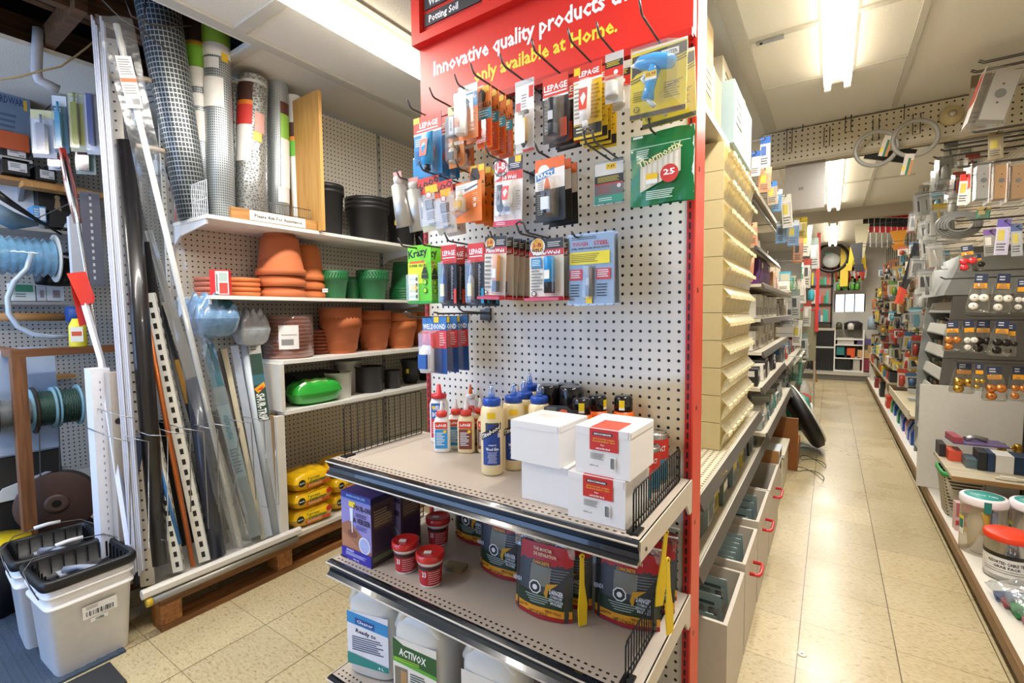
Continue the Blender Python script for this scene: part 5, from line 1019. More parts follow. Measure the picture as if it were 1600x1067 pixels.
m = M(); m.grid(f(1), 22, 26, GB); m.grid(f(0), 14, 14, GB); part('bag_body', m, t); m = M(); m.grid(lambda u, v: (lambda p: (p[0], p[1], p[2]+.0015))(f(1)(.72+.15*u, .2+.5*v)), 6, 8, C('9fe08a')); m.grid(lambda u, v: (lambda p: (p[0], p[1], p[2]+.0015))(f(1)(.80+.1*u, .08+.12*v)), 4, 4, C('e6e8e0')); m.grid(lambda u, v: (lambda p: (p[0], p[1], p[2]+.0015))(f(1)(.5+.1*u, .3+.4*v)), 4, 8, C('c8e84a')); part('print', m, t)
# potting soil bags
YB = mat('yellow_soil_bag', 'eebc10', .3, coat=.6)
def soil(label, y, z, X=-2.30, ly=.115, group=None):
    t = empty('soil_bag', label, 'soil bag', (X, y, z), (0, 0, math.radians(R.uniform(-5, 5))), group); f = pil(.09, ly, .095, R.randint(0, 99), .24, .0025)
    m = M(); m.grid(f(1), 18, 18, YB); m.grid(f(0), 12, 12, YB); part('bag_body', m, t)
    m = M(); fc = Face(m, ly*1.7, .062, 0, Tm((.0905, 0, .078)) @ Rz(90)); fc.disc(.12, .42, .1, '16281c', ry=.3).T('Miracle', .12, .42, .12, 'f4f4f0', .14, rot=4).T('Terreau', .46, .2, .2, '1f7a30', .36).T("d'empotage", .58, .48, .22, '1f7a30', .5).P(.25, .68, .95, .92, 'd8541c').lines(.3, .72, .9, .9, 2, 'f4dca8').disc(.92, .2, .08, 'c8382a', ry=.24); part('print', m, t, 'green lettering, dark badge and orange strip')
    return t
for i in range(3): soil('yellow soil bag in the left pile, %s from the bottom' % ORD[i], 1.42, .178+i*.094, group='yellow soil bags, left pile')
for i in range(3): soil('yellow soil bag in the middle pile, %s from the bottom' % ORD[i], 1.665, .178+i*.094, X=-2.33, group='yellow soil bags, middle pile')
for i in range(2): soil('yellow soil bag behind the purple box, %s from the bottom' % ORD[i], 1.92, .178+i*.094, X=-2.36, group='yellow soil bags, right pile')
# ================================================================ long stock leaning in the rack at the left
def lean(b, tp, Xb=-2.26, Xt=-2.46, zb=None):
    B = U(*b, X=Xb); T_ = U(*tp, X=Xt)
    if zb: B = U(*b, X=Xb); B.z = max(B.z, zb)
    return B, T_
def stick(name, label, cat, b, tp, w, d, mt, Xb=-2.26, Xt=-2.46, kind='box', slots=None, group=None, seg=14, extra=None, turn=0):
    B, T_ = lean(b, tp, Xb, Xt); v = T_-B; L = v.length; q = v.to_track_quat('Z', 'Y')
    # face (local -y) turned towards +x-y
    f = q.inverted() @ Vector((.85, -.5, 0)); a = math.atan2(f.x, -f.y)+math.radians(turn); Z = Matrix.Rotation(a, 4, 'Z')
    m = M()
    if kind == 'tube': m.lathe([(w/2, 0), (w/2, L)], mt, seg=seg)
    elif kind == 'hollow': m.lathe([(w/2, 0), (w/2, L), (w*.42, L), (w*.42, L-.1), (.001, L-.1)], mt, seg=seg, cap1=False)
    elif kind == 'angle': m.box(-w/2, w/2, 0, .003, 0, L, mt, Z); m.box(w/2-.003, w/2, 0, d, 0, L, mt, Z)
    elif kind == 'channel': m.box(-w/2, w/2, 0, .002, 0, L, mt, Z); m.box(w/2-.002, w/2, -d, 0, 0, L, mt, Z); m.box(-w/2, -w/2+.002, -d, 0, 0, L, mt, Z)
    elif kind == 'bundle':
        n = 6
        for i in range(n): x = -w/2+w*i/n; m.box(x, x+w/n*.75, -.004*(i % 3), d-.003*(i % 2), .0+.01*(i % 3), L-.02*(i % 4), mt, Z)
    else: m.box(-w/2, w/2, 0, d, 0, L, mt, Z)
    if slots:
        c, sw, sh, st = slots; cc = C(c); z = .02
        while z < L-.02: m.add([Z @ Vector((x_, -.0006, z_)) for x_, z_ in ((-sw/2, z), (sw/2, z), (sw/2, z+sh), (-sw/2, z+sh))], [(0, 1, 2, 3)], cc); z += st
        if kind == 'angle':
            z = .02
            while z < L-.02: m.add([Z @ Vector((w/2+.0006, y_, z_)) for y_, z_ in ((d*.3, z), (d*.3+sw*.8, z), (d*.3+sw*.8, z+sh), (d*.3, z+sh))], [(0, 1, 2, 3)], cc); z += st
    if extra: 
        t = empty(name, label, cat, B, (0, 0, 0), group); t.rotation_mode = 'QUATERNION'; t.rotation_quaternion = q; part('body', m, t); extra(t, L, Z); return t
    o = solo(name, m, label, cat, B, (0, 0, 0), group); o.rotation_mode = 'QUATERNION'; o.rotation_quaternion = q; return o
BLUEW = mat('bluish_white_vinyl', 'd4d8e2', .4); ALU = mat('mill_aluminium', 'b9bdc2', .3, .8); BEI = mat('beige_zinc', 'b3aca0', .4, .3); BPIPE = mat('black_abs_pipe', '1c1b1d', .3, coat=.3); COP = mat('copper', 'c9713c', .28, .75); NAVY = mat('blue_black_pipe', '22293a', .35, coat=.3)
# end posts
m = M(); m.box(-.04, .04, -.03, .03, 0, .89, mat('bluish_white_post', 'e2e4ee', .5)); z = .05
while z < .86: m.box(.0395, .0406, -.006, -.002, z, z+.01, C('8a8c98')); z += .03
solo('vinyl_post', m, 'short white vinyl post, leftmost in the pipe rack', 'post', (-2.46, .635, .177))
m = M(); m.box(-.03, .03, -.02, .025, 0, .875, mat('weathered_board', 'b3a79a', .6)); m.lathe([(.012, 0), (.012, .002)], C('2a2420'), (0, 0, 0), 12, X=Tm((.03, 0, .68)) @ Ry(90)); solo('wooden_stud', m, 'short pale board with a round hole near its top', 'board', (-2.385, .665, .177))
m = M(); m.box(-.02, .02, -.022, .022, 0, .62, mat('dark_blue_panel', '2b3850', .4), None, .01); solo('vinyl_post', m, 'dark bluish post standing beside the holed board', 'post', (-2.33, .70, .177))
stick('slatted_bundle', 'bundle of thin bluish-white slats rising to the ceiling hole', 'slats', (216, 900), (152, 25), .042, .02, mat('blue_white_slat', 'c0c4d2', .4), kind='bundle', Xt=-2.42)
stick('perforated_strip', 'tall beige strip with a row of round holes, left of the black pipe', 'strip', (231, 915), (172, 60), .048, .003, BEI, slots=('1e1a18', .008, .008, .04), Xt=-2.5)
stick('drain_pipe', 'fat black pipe in the middle of the rack, open top', 'pipe', (250, 880), (197, 222), .066, 0, BPIPE, kind='hollow', seg=24, Xb=-2.27, Xt=-2.43)
stick('drain_pipe', 'second black pipe just left of the fat one, paler and shorter', 'pipe', (236, 850), (176, 225), .045, 0, mat('dark_grey_pipe', '35363a', .3), kind='hollow', seg=20, Xb=-2.34, Xt=-2.50)
stick('slotted_angle', 'white slotted steel angle leaning behind the wire loops, lower left', 'angle iron', (279, 893), (232, 640), .038, .03, mat('white_slotted_steel', 'd9d8ce', .45), kind='angle', slots=('161412', .012, .022, .044), Xb=-2.24, Xt=-2.33)
stick('plastic_rod', 'blue plastic rod beside the copper pipe', 'rod', (281, 850), (237, 680), .016, 0, C('3a78b8'), kind='tube', Xb=-2.25, Xt=-2.32)
stick('copper_pipe', 'long thin copper pipe leaning left', 'pipe', (302, 885), (209, 388), .019, 0, COP, kind='tube', Xb=-2.235, Xt=-2.40)
stick('slotted_angle', 'longest white slotted steel angle, right of the copper pipe', 'angle iron', (320, 877), (232, 458), .044, .034, mat('white_slotted_steel', 'd9d8ce', .45), kind='angle', slots=('161412', .013, .024, .046), Xb=-2.24, Xt=-2.42)
stick('plastic_strip', 'black strip just above the long slotted angle', 'strip', (300, 800), (222, 378), .05, .004, BPIPE, Xb=-2.32, Xt=-2.46)
def goldlab(t, L, Z): m = M(); m.box(-.021, .021, -.002, 0, L*.60, L*.78, C('b8883a'), Z); part('paper_label', m, t, 'tan label')
stick('plastic_strip', 'black strip with a tan paper label, right of the slotted angle', 'strip', (352, 850), (247, 478), .038, .004, C('24262a'), Xb=-2.30, Xt=-2.47, extra=goldlab)
stick('aluminium_angle', 'bare aluminium angle with a perforated flange leaning left', 'angle iron', (340, 850), (214, 370), .03, .025, ALU, kind='angle', slots=('3a3c40', .005, .005, .03), Xb=-2.31, Xt=-2.49)
stick('aluminium_angle', 'shiny aluminium channel below the bagged white rod', 'channel', (372, 850), (232, 360), .028, .014, ALU, kind='channel', Xb=-2.30, Xt=-2.49)
stick('drain_pipe', 'dark blue-black pipe with its open top beside the bagged rod', 'pipe', (340, 868), (303, 592), .068, 0, NAVY, kind='hollow', seg=24, Xb=-2.245, Xt=-2.35)
def bag(tint='eef2f6', w=.07, z0=.0, z1=1.0, nm='plastic_sleeve'):
    def g(t, L, Z):
        m = M(); m.grid(lambda u, v: Z @ Vector(((u-.5)*w*(1+.12*math.sin(v*21)), -.014-.006*math.sin(u*9+v*40), L*(z0+(z1-z0)*v))), 6, 40, film('wrinkled_sleeve', tint, .10, .22, bump=.6, scale=16)); part(nm, m, t, 'wrinkled clear plastic sleeve')
    return g
def roddeco(t, L, Z):
    bag(w=.10, z1=1.01)(t, L, Z); m = M(); f = Face(m, .05, .19, -.022, Z @ Tm((0, 0, L*.945))); f.P(0, 0, 1, 1, 'e6e2de').P(0, .42, 1, .5, 'e0683a').lines(.1, .06, .9, .38, 7, '8a8884').lines(.1, .55, .9, .75, 4, '8a8884').code(.4, .8, .95, .95); part('paper_label', m, t, 'white label with an orange band')
stick('white_rod', 'long white rod in a clear sleeve, reaching from the rack foot to the ceiling', 'rod', (376, 855), (182, 38), .022, 0, mat('white_fibre_rod', 'e9e6dc', .4), kind='tube', Xb=-2.22, Xt=-2.30, extra=roddeco)
stick('edge_strip', 'wide translucent grey trim strip right under the bagged rod', 'strip', (385, 850), (262, 470), .045, .004, film('grey_translucent_strip', 'c8ccd0', .45), Xb=-2.27, Xt=-2.42)
def teal(t, L, Z):
    m = M(); f = Face(m, .046, .2, -.001, Z @ Tm((0, 0, L*.97))); f.P(0, 0, 1, 1, '1f7a86').T('SHOWER DOOR', .5, .5, .02*1.6, 'd8ecee', .9, rot=90).poly([(0, 0), (.5, .0), (0, .3)], 'c8dce0'); f = Face(m, .046, .35, -.001, Z @ Tm((0, 0, L*.67))); f.P(0, 0, 1, 1, '9fb0ae').T('WEATHERSTRIP', .5, .3, .05, '2a8a94', 2.6, rot=90).lines(.1, .6, .9, .95, 8, '6f8280'); part('paper_label', m, t, 'teal label'); bag(w=.06, z1=1.02)(t, L, Z)
stick('weather_strip', 'packed strip with a teal label under the blue plastic bundle', 'strip', (400, 838), (322, 528), .05, .008, mat('grey_green_card', '8f9894', .5), Xb=-2.24, Xt=-2.36, extra=teal)
stick('edge_strip', 'narrow cream strip next to the teal-labelled one', 'strip', (412, 842), (350, 545), .022, .006, mat('cream_strip', 'd8cfb4', .5), Xb=-2.24, Xt=-2.36)
stick('edge_strip', 'brown-grey strip between the cream and white strips', 'strip', (405, 800), (340, 548), .022, .006, mat('taupe_strip', '7a7068', .5), Xb=-2.28, Xt=-2.40)
stick('weather_strip', 'white and pale blue printed strip in the middle of the right group', 'strip', (420, 838), (366, 540), .032, .008, mat('bluish_white_vinyl', 'd4d8e2'), Xb=-2.235, Xt=-2.35, extra=bag(w=.05))
stick('plastic_channel', 'rounded pale grey-blue channel at the right of the rack', 'channel', (432, 832), (383, 540), .042, 0, mat('pale_grey_channel', 'b8c0c6', .35), kind='tube', Xb=-2.235, Xt=-2.34)
def shur(t, L, Z):
    m = M(); f = Face(m, .05, .375, -.001, Z @ Tm((0, 0, L*1.0))); f.P(0, 0, 1, .13, 'b0ada4').lines(.1, .03, .9, .1, 2, '5a5a54').P(0, .13, 1, 1, '2f4a3c').P(0, .4, 1, .53, '3c6a74').poly([(0, .58), (.9, .5), (1, .56), (.3, .64)], 'e8a428').poly([(.2, .6), (.8, .55), (.7, .6)], 'd83a24').T('SHUR-TRIM', .45, .82, .09, 'f0f2ee', 2.6, rot=-90).T('TM', .8, .98, .03, 'f0f2ee', .2); part('paper_label', m, t, 'dark green label reading SHUR-TRIM')
stick('weather_strip', 'strip with a dark green label lettered SHUR-TRIM at the rack right end', 'strip', (436, 830), (397, 537), .052, .010, mat('grey_film_strip', 'a9adaf', .35), Xb=-2.22, Xt=-2.30, extra=shur)
# bundles in blue plastic on top of the strips
BLP = mat('blue_shiny_plastic', '6f93b8', .15, coat=1.0, var=.5, scale=30, bump=1.0)
t = empty('plastic_bundle', 'crinkled blue plastic bundle hanging over the strips under the second shelf', 'bundle', (-2.31, U(330, 505, X=-2.31).y, 1.175)); f = pil(.09, .095, .175, 11, .28, .016); 
m = M(); m.grid(f(1), 22, 22, BLP); m.grid(f(0), 14, 14, BLP); part('bundle_body', m, t); m = M(); m.grid(lambda u, v: (lambda p: (p[0]+.001, p[1], p[2]+.0025))(f(1)(.45+.5*u, .5+.4*v)), 8, 8, C('1f5560')); part('print', m, t, 'dark teal print')
m = M(); f2 = pil(.06, .075, .16, 12, .3, .014); m.grid(f2(1), 18, 18, mat('clear_grey_plastic', 'a9b0b8', .15, coat=1.0, var=.4, scale=30, bump=1.0)); m.grid(f2(0), 12, 12, mat('clear_grey_plastic', 'a9b0b8')); solo('plastic_bundle', m, 'grey plastic bundle right of the blue one', 'bundle', (-2.33, U(382, 515, X=-2.33).y+.03, 1.125))
# rods with red ends
def redrod(label, pts, X, sleeve, rr=.007, flag=None):
    P = [U(a, b, X=x) for (a, b), x in zip(pts, X)]; o = P[-1].copy(); t = empty('steel_rod', label, 'rod', o)
    m = M(); m.tube([p-o for p in P], rr, CHROME, 8); part('rod', m, t)
    s0, s1 = [U(a, b, X=X[0]) for a, b in sleeve]; m = M(); 
    if flag:
        q = [U(a, b, X=X[0]+.01)-o for a, b in flag]; n = len(q); bk = [v+Vector((-.014, .004, 0)) for v in q]; m.add(q+bk, [list(range(n)), list(range(n, 2*n))[::-1]]+[(i, n+i, n+(i+1) % n, (i+1) % n) for i in range(n)], mat('red_plastic_sheet', 'd8372c', .3, coat=.6)); q2 = [U(a, b, X=X[0]-.02)-o for a, b in ((110, 440), (126, 440), (142, 508), (124, 510))]; m.add(q2, [(0, 1, 2, 3)], mat('red_plastic_sheet', 'd8372c'))
    else: m.tube([s0-o, s0.lerp(s1, .5)-o, s1-o], .02, film('red_film_sleeve', 'd84438', .75, .15), 8, rs=[.012, .019, .014])
    part('red_sleeve', m, t, 'red plastic end'); return t
redrod('long steel rod with a red printed sleeve, hanging packs behind it', [(97, 232), (122, 350), (168, 620), (200, 830)], [-2.62, -2.55, -2.45, -2.33], [(97, 232), (122, 349)])
redrod('metal channel with a red plastic end leaning before the wooden frame', [(130, 470), (160, 565), (205, 880)], [-2.5, -2.44, -2.28], None, .011, [(104, 428), (134, 424), (149, 464), (146, 474), (128, 477)]) if False else None
P = [U(132, 474, X=-2.5), U(158, 562, X=-2.46), U(206, 880, X=-2.28)]; o = P[-1].copy(); t = empty('steel_channel', 'metal channel with a red plastic end, leaning before the wooden frame', 'channel', o)
m = M(); m.tube([p-o for p in P], .012, mat('bluish_white_post', 'e2e4ee', .5), 4); part('channel_body', m, t)
q = [U(a, b, X=-2.49)-o for a, b in ((104, 427), (134, 424), (148, 464), (147, 473), (127, 477))]; bk = [v+Vector((-.014, .003, 0)) for v in q]; rs_ = mat('red_plastic_sheet', 'd8372c', .3, coat=.6); m = M(); m.add(q+bk, [(0, 1, 2, 3, 4), (9, 8, 7, 6, 5)]+[(i, 5+i, 5+(i+1) % 5, (i+1) % 5) for i in range(5)], rs_)
q = [U(a, b, X=-2.52)-o for a, b in ((109, 440), (128, 440), (142, 505), (124, 510))]; m.add(q, [(0, 1, 2, 3)], mat('deeper_red_sheet', 'b8241c', .35)); part('red_flag', m, t, 'folded red plastic end')
# beige bent tubes (towel-bar shapes) sticking out past the mesh roll
for i, (pp, l) in enumerate((([(150, 118), (228, 124), (272, 138), (287, 150), (287, 212)], 'upper'), ([(175, 222), (238, 232), (286, 243), (303, 262), (305, 340)], 'lower'))):
    m = M(); Q = [U(a, b, X=-2.44) for a, b in pp]; m.tube([v-Q[0] for v in Q], .012, mat('beige_enamel', 'a99c8c', .35), 10); solo('bent_bracket', m, '%s beige bent tube bracket beside the coarse mesh roll' % l, 'bracket', Q[0])
# wire loops dividing the rack
for i, pp in enumerate((((183, 648), (215, 655), (216, 672)), ((176, 684), (202, 690), (204, 850)), ((211, 686), (232, 690), (233, 857), (224, 855)), ((233, 680), (262, 681), (262, 845), (252, 843)), ((265, 675), (297, 678), (298, 800)), ((288, 670), (318, 674), (326, 826)), ((321, 668), (340, 671), (342, 800)), ((338, 663), (374, 669), (364, 790)), ((372, 658), (392, 661), (400, 780)), ((416, 651), (427, 653), (436, 788), (429, 787)), ((400, 655), (412, 656), (420, 793), (409, 791)))):
    m = M(); Q = [U(a, b, X=-2.205) for a, b in pp]; Q = [Vector((-2.53, Q[0].y, Q[0].z))]+Q; m.tube([v-Q[0] for v in Q], .0022, mat('pale_wire', '9a9c9e', .3, .7), 6)
    solo('wire_divider', m, 'grey wire divider loop, %s from the left in the pipe rack' % ORD[i], 'wire divider', Q[0], group='wire dividers of the pipe rack')
# ================================================================ square pails
LX = mat('black_pail_lid', '0e1014', .42); PW_ = mat('white_pail', 'f4f3f4', .35)
def pail(label, x, y, rz, lab=True):
    t = empty('square_pail', label, 'pail', (x, y, 0), (0, 0, math.radians(rz)), None)
    m = M(); H_ = .352; m.lathe([(.125, 0), (.128, .004), (.146, H_-.095), (.156, H_-.092), (.156, H_-.086), (.148, H_-.08), (.148, H_-.052), (.158, H_-.049), (.158, H_-.043), (.151, H_-.038), (.152, H_)], PW_, seg=48, sq=9, sx=.83, sy=.83, cap1=False)
    part('pail_body', m, t)
    a = .124; m = M()
    m.lathe([(.150, H_-.022), (.160, H_-.018), (.164, H_-.006), (.164, H_+.012), (.158, H_+.018), (.146, H_+.018), (.142, H_+.012), (.136, H_-.055), (.001, H_-.06)], LX, seg=48, sq=9, sx=.85, sy=.85, cap0=False, cap1=False)
    for s in (-1, 1):
        for i in range(6):
            v = -.09+.036*i; m.box(s*.108-.003, s*.108+.003, v-.0015, v+.0015, H_-.05, H_+.012, LX); m.box(v-.0015, v+.0015, s*.108-.003, s*.108+.003, H_-.05, H_+.012, LX)
    li = part('lid_insert', m, t, 'black ribbed insert with a rolled rim')
    m = M(); m.tube([(-.05, -.03, H_-.035), (-.01, .0, H_-.022), (.06, .05, H_-.03)], .012, C('8e96a8'), 6, rs=[.018, .010, .016]); m.box(-.08, -.03, -.05, -.02, H_-.045, H_-.038, C('aab0be')); part('tool', m, li, 'grey plastic pieces in the lid tray')
    m = M(); m.tube([(.05, -.127, H_-.065), (.02, -.14, H_-.02), (-.03, -.145, H_+.02), (-.09, -.10, H_+.045), (-.10, 0, H_+.055), (-.09, .10, H_+.045), (-.03, .145, H_+.02), (.02, .14, H_-.02), (.05, .127, H_-.065)], .0022, WIRE, 6); bh = part('bail_handle', m, t)
    m = M(); m.tube([(-.10, -.04, H_+.054), (-.103, 0, H_+.056), (-.10, .04, H_+.054)], .008, C('d8d8dc'), 8); part('grip', m, bh)
    if lab:
        m = M(); X = Tm((.1265, .015, H_*.66)) @ Rx(0) @ Rz(90) @ Rx(-3.5); f = Face(m, .10, .062, -.0015, X); f.P(0, 0, 1, .75, 'dcd8d0').lines(.1, .06, .5, .25, 3, '6a6864').code(.08, .3, .92, .65, n=40).P(.2, .78, .7, 1, 'dcd8d0').code(.32, .8, .6, .98, n=11); part('paper_label', m, t, 'beige label with bar codes')
    return t
pail('white square pail with bar code label, nearest the camera on the floor', -2.325, .515, 2)
pail('white square pail behind the labelled one, half hidden', -2.60, .50, -3, lab=False)
m = M(); MATB = mat('blue_grey_floor_mat', '3c4a5c', .9, var=.25, scale=120, bump=.8)
m.box(-3.95, -2.19, -1.2, .60, 0, .008, MATB); 
for i in range(60): y = -1.19+i*.03; m.box(-3.95, -2.19, y, y+.012, .008, .0095, MATB)
solo('floor_mat', m, 'large ribbed blue-grey floor mat at the lower left', 'mat')
m = M(); m.box(-2.17, -2.0, .3, .545, 0, .006, mat('dark_rubber', '2b2c2e', .8)); solo('rubber_mat', m, 'small dark rubber mat corner by the nearest pail', 'mat')
# ================================================================ wall area at the far left
LW = -3.78
def lx(px, py, X=LW): return U(px, py, X=X)
def box_at(name, label, cat, px0, px1, py0, py1, X, dep, mt, deco=None, group=None, kids='print', y_rot=0):
    "a carton whose front, facing +x, spans these pixels"
    a = U(px0, (py0+py1)/2, X=X); b = U(px1, (py0+py1)/2, X=X); t_ = U((px0+px1)/2, py0, X=X); q = U((px0+px1)/2, py1, X=X)
    w, h = b.y-a.y, t_.z-q.z; m = M(); m.box(-dep, 0, 0, w, 0, h, mt if not isinstance(mt, str) else C(mt))
    if not deco: return solo(name, m, label, cat, (X, a.y, q.z), (0, 0, 0), group)
    t = empty(name, label, cat, (X, a.y, q.z), (0, 0, 0), group); part('carton_body', m, t)
    m = M(); f = Face(m, w, h, -.001, Tm((0, w/2, h)) @ Rz(90)); deco(f); part(kids, m, t); return t
def plank(label, z_px, px0, px1, X, dep, th, mt, Z=None):
    a = U(px0, z_px[0], X=X); b = U(px1, z_px[1], X=X); m = M(); m.box(-dep, 0, 0, b.y-a.y, -th, 0, mt); return solo('wall_shelf', m, label, 'shelf', (X, a.y, a.z)), a.z
LS = mat('painted_shelf_blue', 'a8a6a4', .5)
for (lab, yy, p0, p1, X, dp, mt) in (('top wall shelf under the orange-edged box at the far left', (236, 240), -30, 50, -3.72, .3, LS), ('wall shelf carrying black boxes at the far left', (268, 287), -30, 135, -3.72, .3, WOODY),
      ('wall shelf carrying tools and dark boxes at the far left', (347, 362), -30, 128, -3.72, .3, LS), ('wall shelf carrying small white cartons at the far left', (470, 472), -30, 118, -3.72, .3, LS), ('low wall shelf behind the chain spools', (592, 588), 40, 118, -3.85, .16, WOODY)): plank(lab, yy, p0, p1, X, dp, .018, mt)
def bigbox(f): f.P(0, 0, 1, 1, '6b7f98').T('HARDWARE', .5, .3, .1, '2a3f6a', .8).lines(.1, .5, .8, .9, 5, '4a5f7c').P(.84, .25, .92, .4, 'e0b030')
box_at('large_carton', 'large blue-grey carton on the top left wall shelf', 'box', -20, 48, 124, 232, -3.74, .25, '6b7f98', bigbox)
box_at('orange_tray', 'orange tray edge along the top left shelf', 'tray', -20, 45, 205, 232, -3.71, .03, 'b8552c')
def blk(f): f.P(.2, .2, .9, .8, 'd4d4d8').lines(.28, .3, .7, .6, 3, '5a5a60').code(.6, .62, .85, .76)
for i, (a, b, c, d) in enumerate(((3, 44, 227, 249), (4, 46, 249, 272), (56, 88, 262, 283))): box_at('black_carton', ('black carton with white label, upper one of the two stacked', 'black carton with white label, lower one of the two stacked', 'black carton with white label standing alone to the right')[i], 'box', a, b, c, d, -3.73+.01*i, .18, '17171b', blk, group=None)
m = M(); m.prism([(0, 0), (.2, 0), (.2, -.02), (.03, -.17), (0, -.17)], 'y', -.01, .01, ALU); o = lx(24, 284, -3.98); solo('shelf_bracket', m, 'grey metal bracket under the black cartons shelf', 'bracket', o)
m = M(); m.box(-.1, 0, 0, .36, -.03, 0, WOOD); solo('wood_plank', m, 'short pine plank fixed below the black cartons shelf', 'plank', U(36, 281, X=-3.66))
m = M(); m.box(-.01, 0, 0, .22, 0, .3, C('d8dce4')); solo('white_board', m, 'white panel below the bracket at the left edge', 'panel', U(-5, 352, X=-3.9))
box_at('dark_crate', 'open dark box with keys hanging in it', 'box', 60, 118, 292, 334, -3.80, .1, '16161a', lambda f: f.P(.08, .1, .92, .9, '0c0c0e').disc(.5, .4, .08, 'b8a070').poly([(.45, .45), (.55, .45), (.6, .9), (.4, .8)], 'a8906a'))
box_at('small_carton', 'small blue and white carton behind the long black handle', 'box', 52, 72, 322, 346, -3.72, .12, '4a90c8', lambda f: f.P(.5, .1, .95, .9, 'e4ecf4').lines(.05, .2, .45, .8, 4, 'd0e4f4'))
box_at('small_carton', 'black carton with a blue and white end label, on the tool shelf', 'box', 78, 118, 330, 356, -3.72, .12, '15151a', lambda f: f.poly([(.5, .95), (.8, .1), (1, .15), (.8, .98)], 'c8dcf0').T('TRIMS', .76, .55, .2, '3a5a9a', .4, rot=60))
m = M(); m.tube([U(-8, 300, X=-3.4), U(15, 316, X=-3.42), U(60, 345, X=-3.5), U(96, 366, X=-3.55)], .012, BPIPE, 8, rs=[.02, .016, .009, .006]); m.tube([U(-8, 330, X=-3.45), U(20, 345, X=-3.5), U(60, 350, X=-3.5)], .03, C('5a7488'), 6, rs=[.05, .05, .01]); o = m.v[0].copy(); m.v = [v-o for v in m.v]; solo('window_squeegee', m, 'squeegee with a long black handle at the left edge', 'squeegee', o)
for i, (a, b, c, d, t_) in enumerate(((20, 55, 442, 470, 'dfe6e2'), (57, 72, 446, 470, 'cfd4da'), (73, 100, 446, 470, 'dadee2'))): box_at('small_carton', ('white carton with a green label on the lower wall shelf', 'narrow white carton between two others on the lower wall shelf', 'white carton with an open flap on the lower wall shelf')[i], 'box', a, b, c, d, -3.73, .14, t_, (lambda f: f.P(.1, .1, .9, .5, '4a9a70').lines(.1, .6, .8, .85, 2, '6a7a70')) if i == 0 else (lambda f: f.P(.35, .3, .75, .8, '9a8a8a')))
# tubing spool
TB = mat('clear_blue_tubing', '7fb4dc', .12, coat=1.0, var=.35, scale=25)
def spool(name, label, cat, c, ax_len, r, rf, core, flm, ang=90, group=None, flat=None):
    t = empty(name, label, cat, c, (0, 0, 0), group); X = Rx(90)
    m = M(); n = 9
    prof = []
    for i in range(n): z = -ax_len/2+ax_len*i/n; prof += [(r*.84, z), (r, z+ax_len/n*.5)]
    m.lathe(prof+[(r*.94, ax_len/2)], core, seg=24, X=X); part('winding', m, t)
    for s in (-1, 1): m = M(); m.lathe([(rf, s*ax_len/2), (rf, s*(ax_len/2+.008)), (.012, s*(ax_len/2+.008))], flm, seg=28, X=X); part('flange', m, t)
    return t
spool('tubing_spool', 'spool of clear blue tubing with a white flange at the left edge', 'spool', U(28, 400, X=-3.55), .28, .105, .13, TB, C('d8dcd8'))
m = M(); Q = [U(a, b, X=-3.38) for a, b in ((50, 395), (42, 420), (22, 440), (12, 465), (14, 490), (28, 510), (52, 522), (80, 526), (112, 525))]; m.tube([v-Q[0] for v in Q], .012, mat('clear_hose', 'b4c4d6', .15, coat=1), 8); solo('clear_hose', m, 'loop of clear hose hanging from the tubing spool', 'hose', Q[0])
m = M(); Q = [U(0, 495, X=-3.6), U(104, 495, X=-3.6)]; m.tube([v-Q[0] for v in Q], .022, WOODY, 12); solo('wooden_dowel', m, 'horizontal wooden dowel above the frame', 'dowel', Q[0])
t = U(104, 491, X=-3.55); m = M(); m.lathe([(.045, 0), (.045, .08)], C('23509a'), seg=20, X=Rx(-90)); solo('tape_roll', m, 'dark blue roll at the right end of the wooden dowel', 'roll', t)
m = M(); Q = [U(70, 396, X=-3.7), U(126, 397, X=-3.7)]; m.tube([v-Q[0] for v in Q], .009, BPIPE, 8); solo('black_rod', m, 'thin black rod above the black bag', 'rod', Q[0])
f = pil(.06, .10, .14, 31, .6, .012); m = M(); k = mat('black_sack', '121316', .35); m.grid(f(1), 16, 16, k); m.grid(f(0), 12, 12, k); m.v = [Vector((v.z*.6, v.y, v.x*1.4)) for v in m.v]; solo('black_sack', m, 'crumpled black bag hanging above the white cartons', 'bag', U(85, 425, X=-3.75))
t = empty('spray_bottle', 'yellow bottle standing on the wooden frame', 'bottle', U(123, 541, X=-3.0)+Vector((0, 0, -.002))); m = M(); m.lathe([(.032, 0), (.034, .006), (.032, .10), (.018, .135)], C('e6dc3c'), seg=20); part('bottle_body', m, t); m = M(); f = Face(m, .045, .07, -.0345, Rz(70) @ Tm((0, 0, .095))); f.P(0, 0, 1, 1, 'e8e8e0').P(.1, .3, .9, .6, 'd85a3a'); part('label', m, t)
# wooden frame
t = empty('spool_rack', 'brown wooden frame of a spool rack at the left', 'frame', U(45, 830, X=-3.0)); zt = U(45, 545, X=-3.0).z-t.location.z; FR = woodmat('brown_frame_wood', '8a5a36', '5f3b22', 2); FR2 = woodmat('brown_frame_wood_along', '8a5a36', '5f3b22', 1)
t.location.z = 0; zt = U(45, 545, X=-3.0).z
m = M(); m.box(-.03, .03, -.02, .025, 0, zt-.035, FR); part('post', m, t); m = M(); m.box(-.03, .03, -.02, .46, zt-.035, zt, FR2); part('top_rail', m, t); m = M(); m.box(-.5, -.44, -.02, .025, 0, zt-.035, FR); part('post', m, t); m = M(); m.box(-.44, -.03, -.02, .02, zt-.035, zt, FR); part('side_rail', m, t)
CHN = mat('green_steel_chain', '4a6a66', .4, .4, var=.8, scale=160, bump=1.0); LB = mat('pale_blue_flange', '8fc4e0', .4)
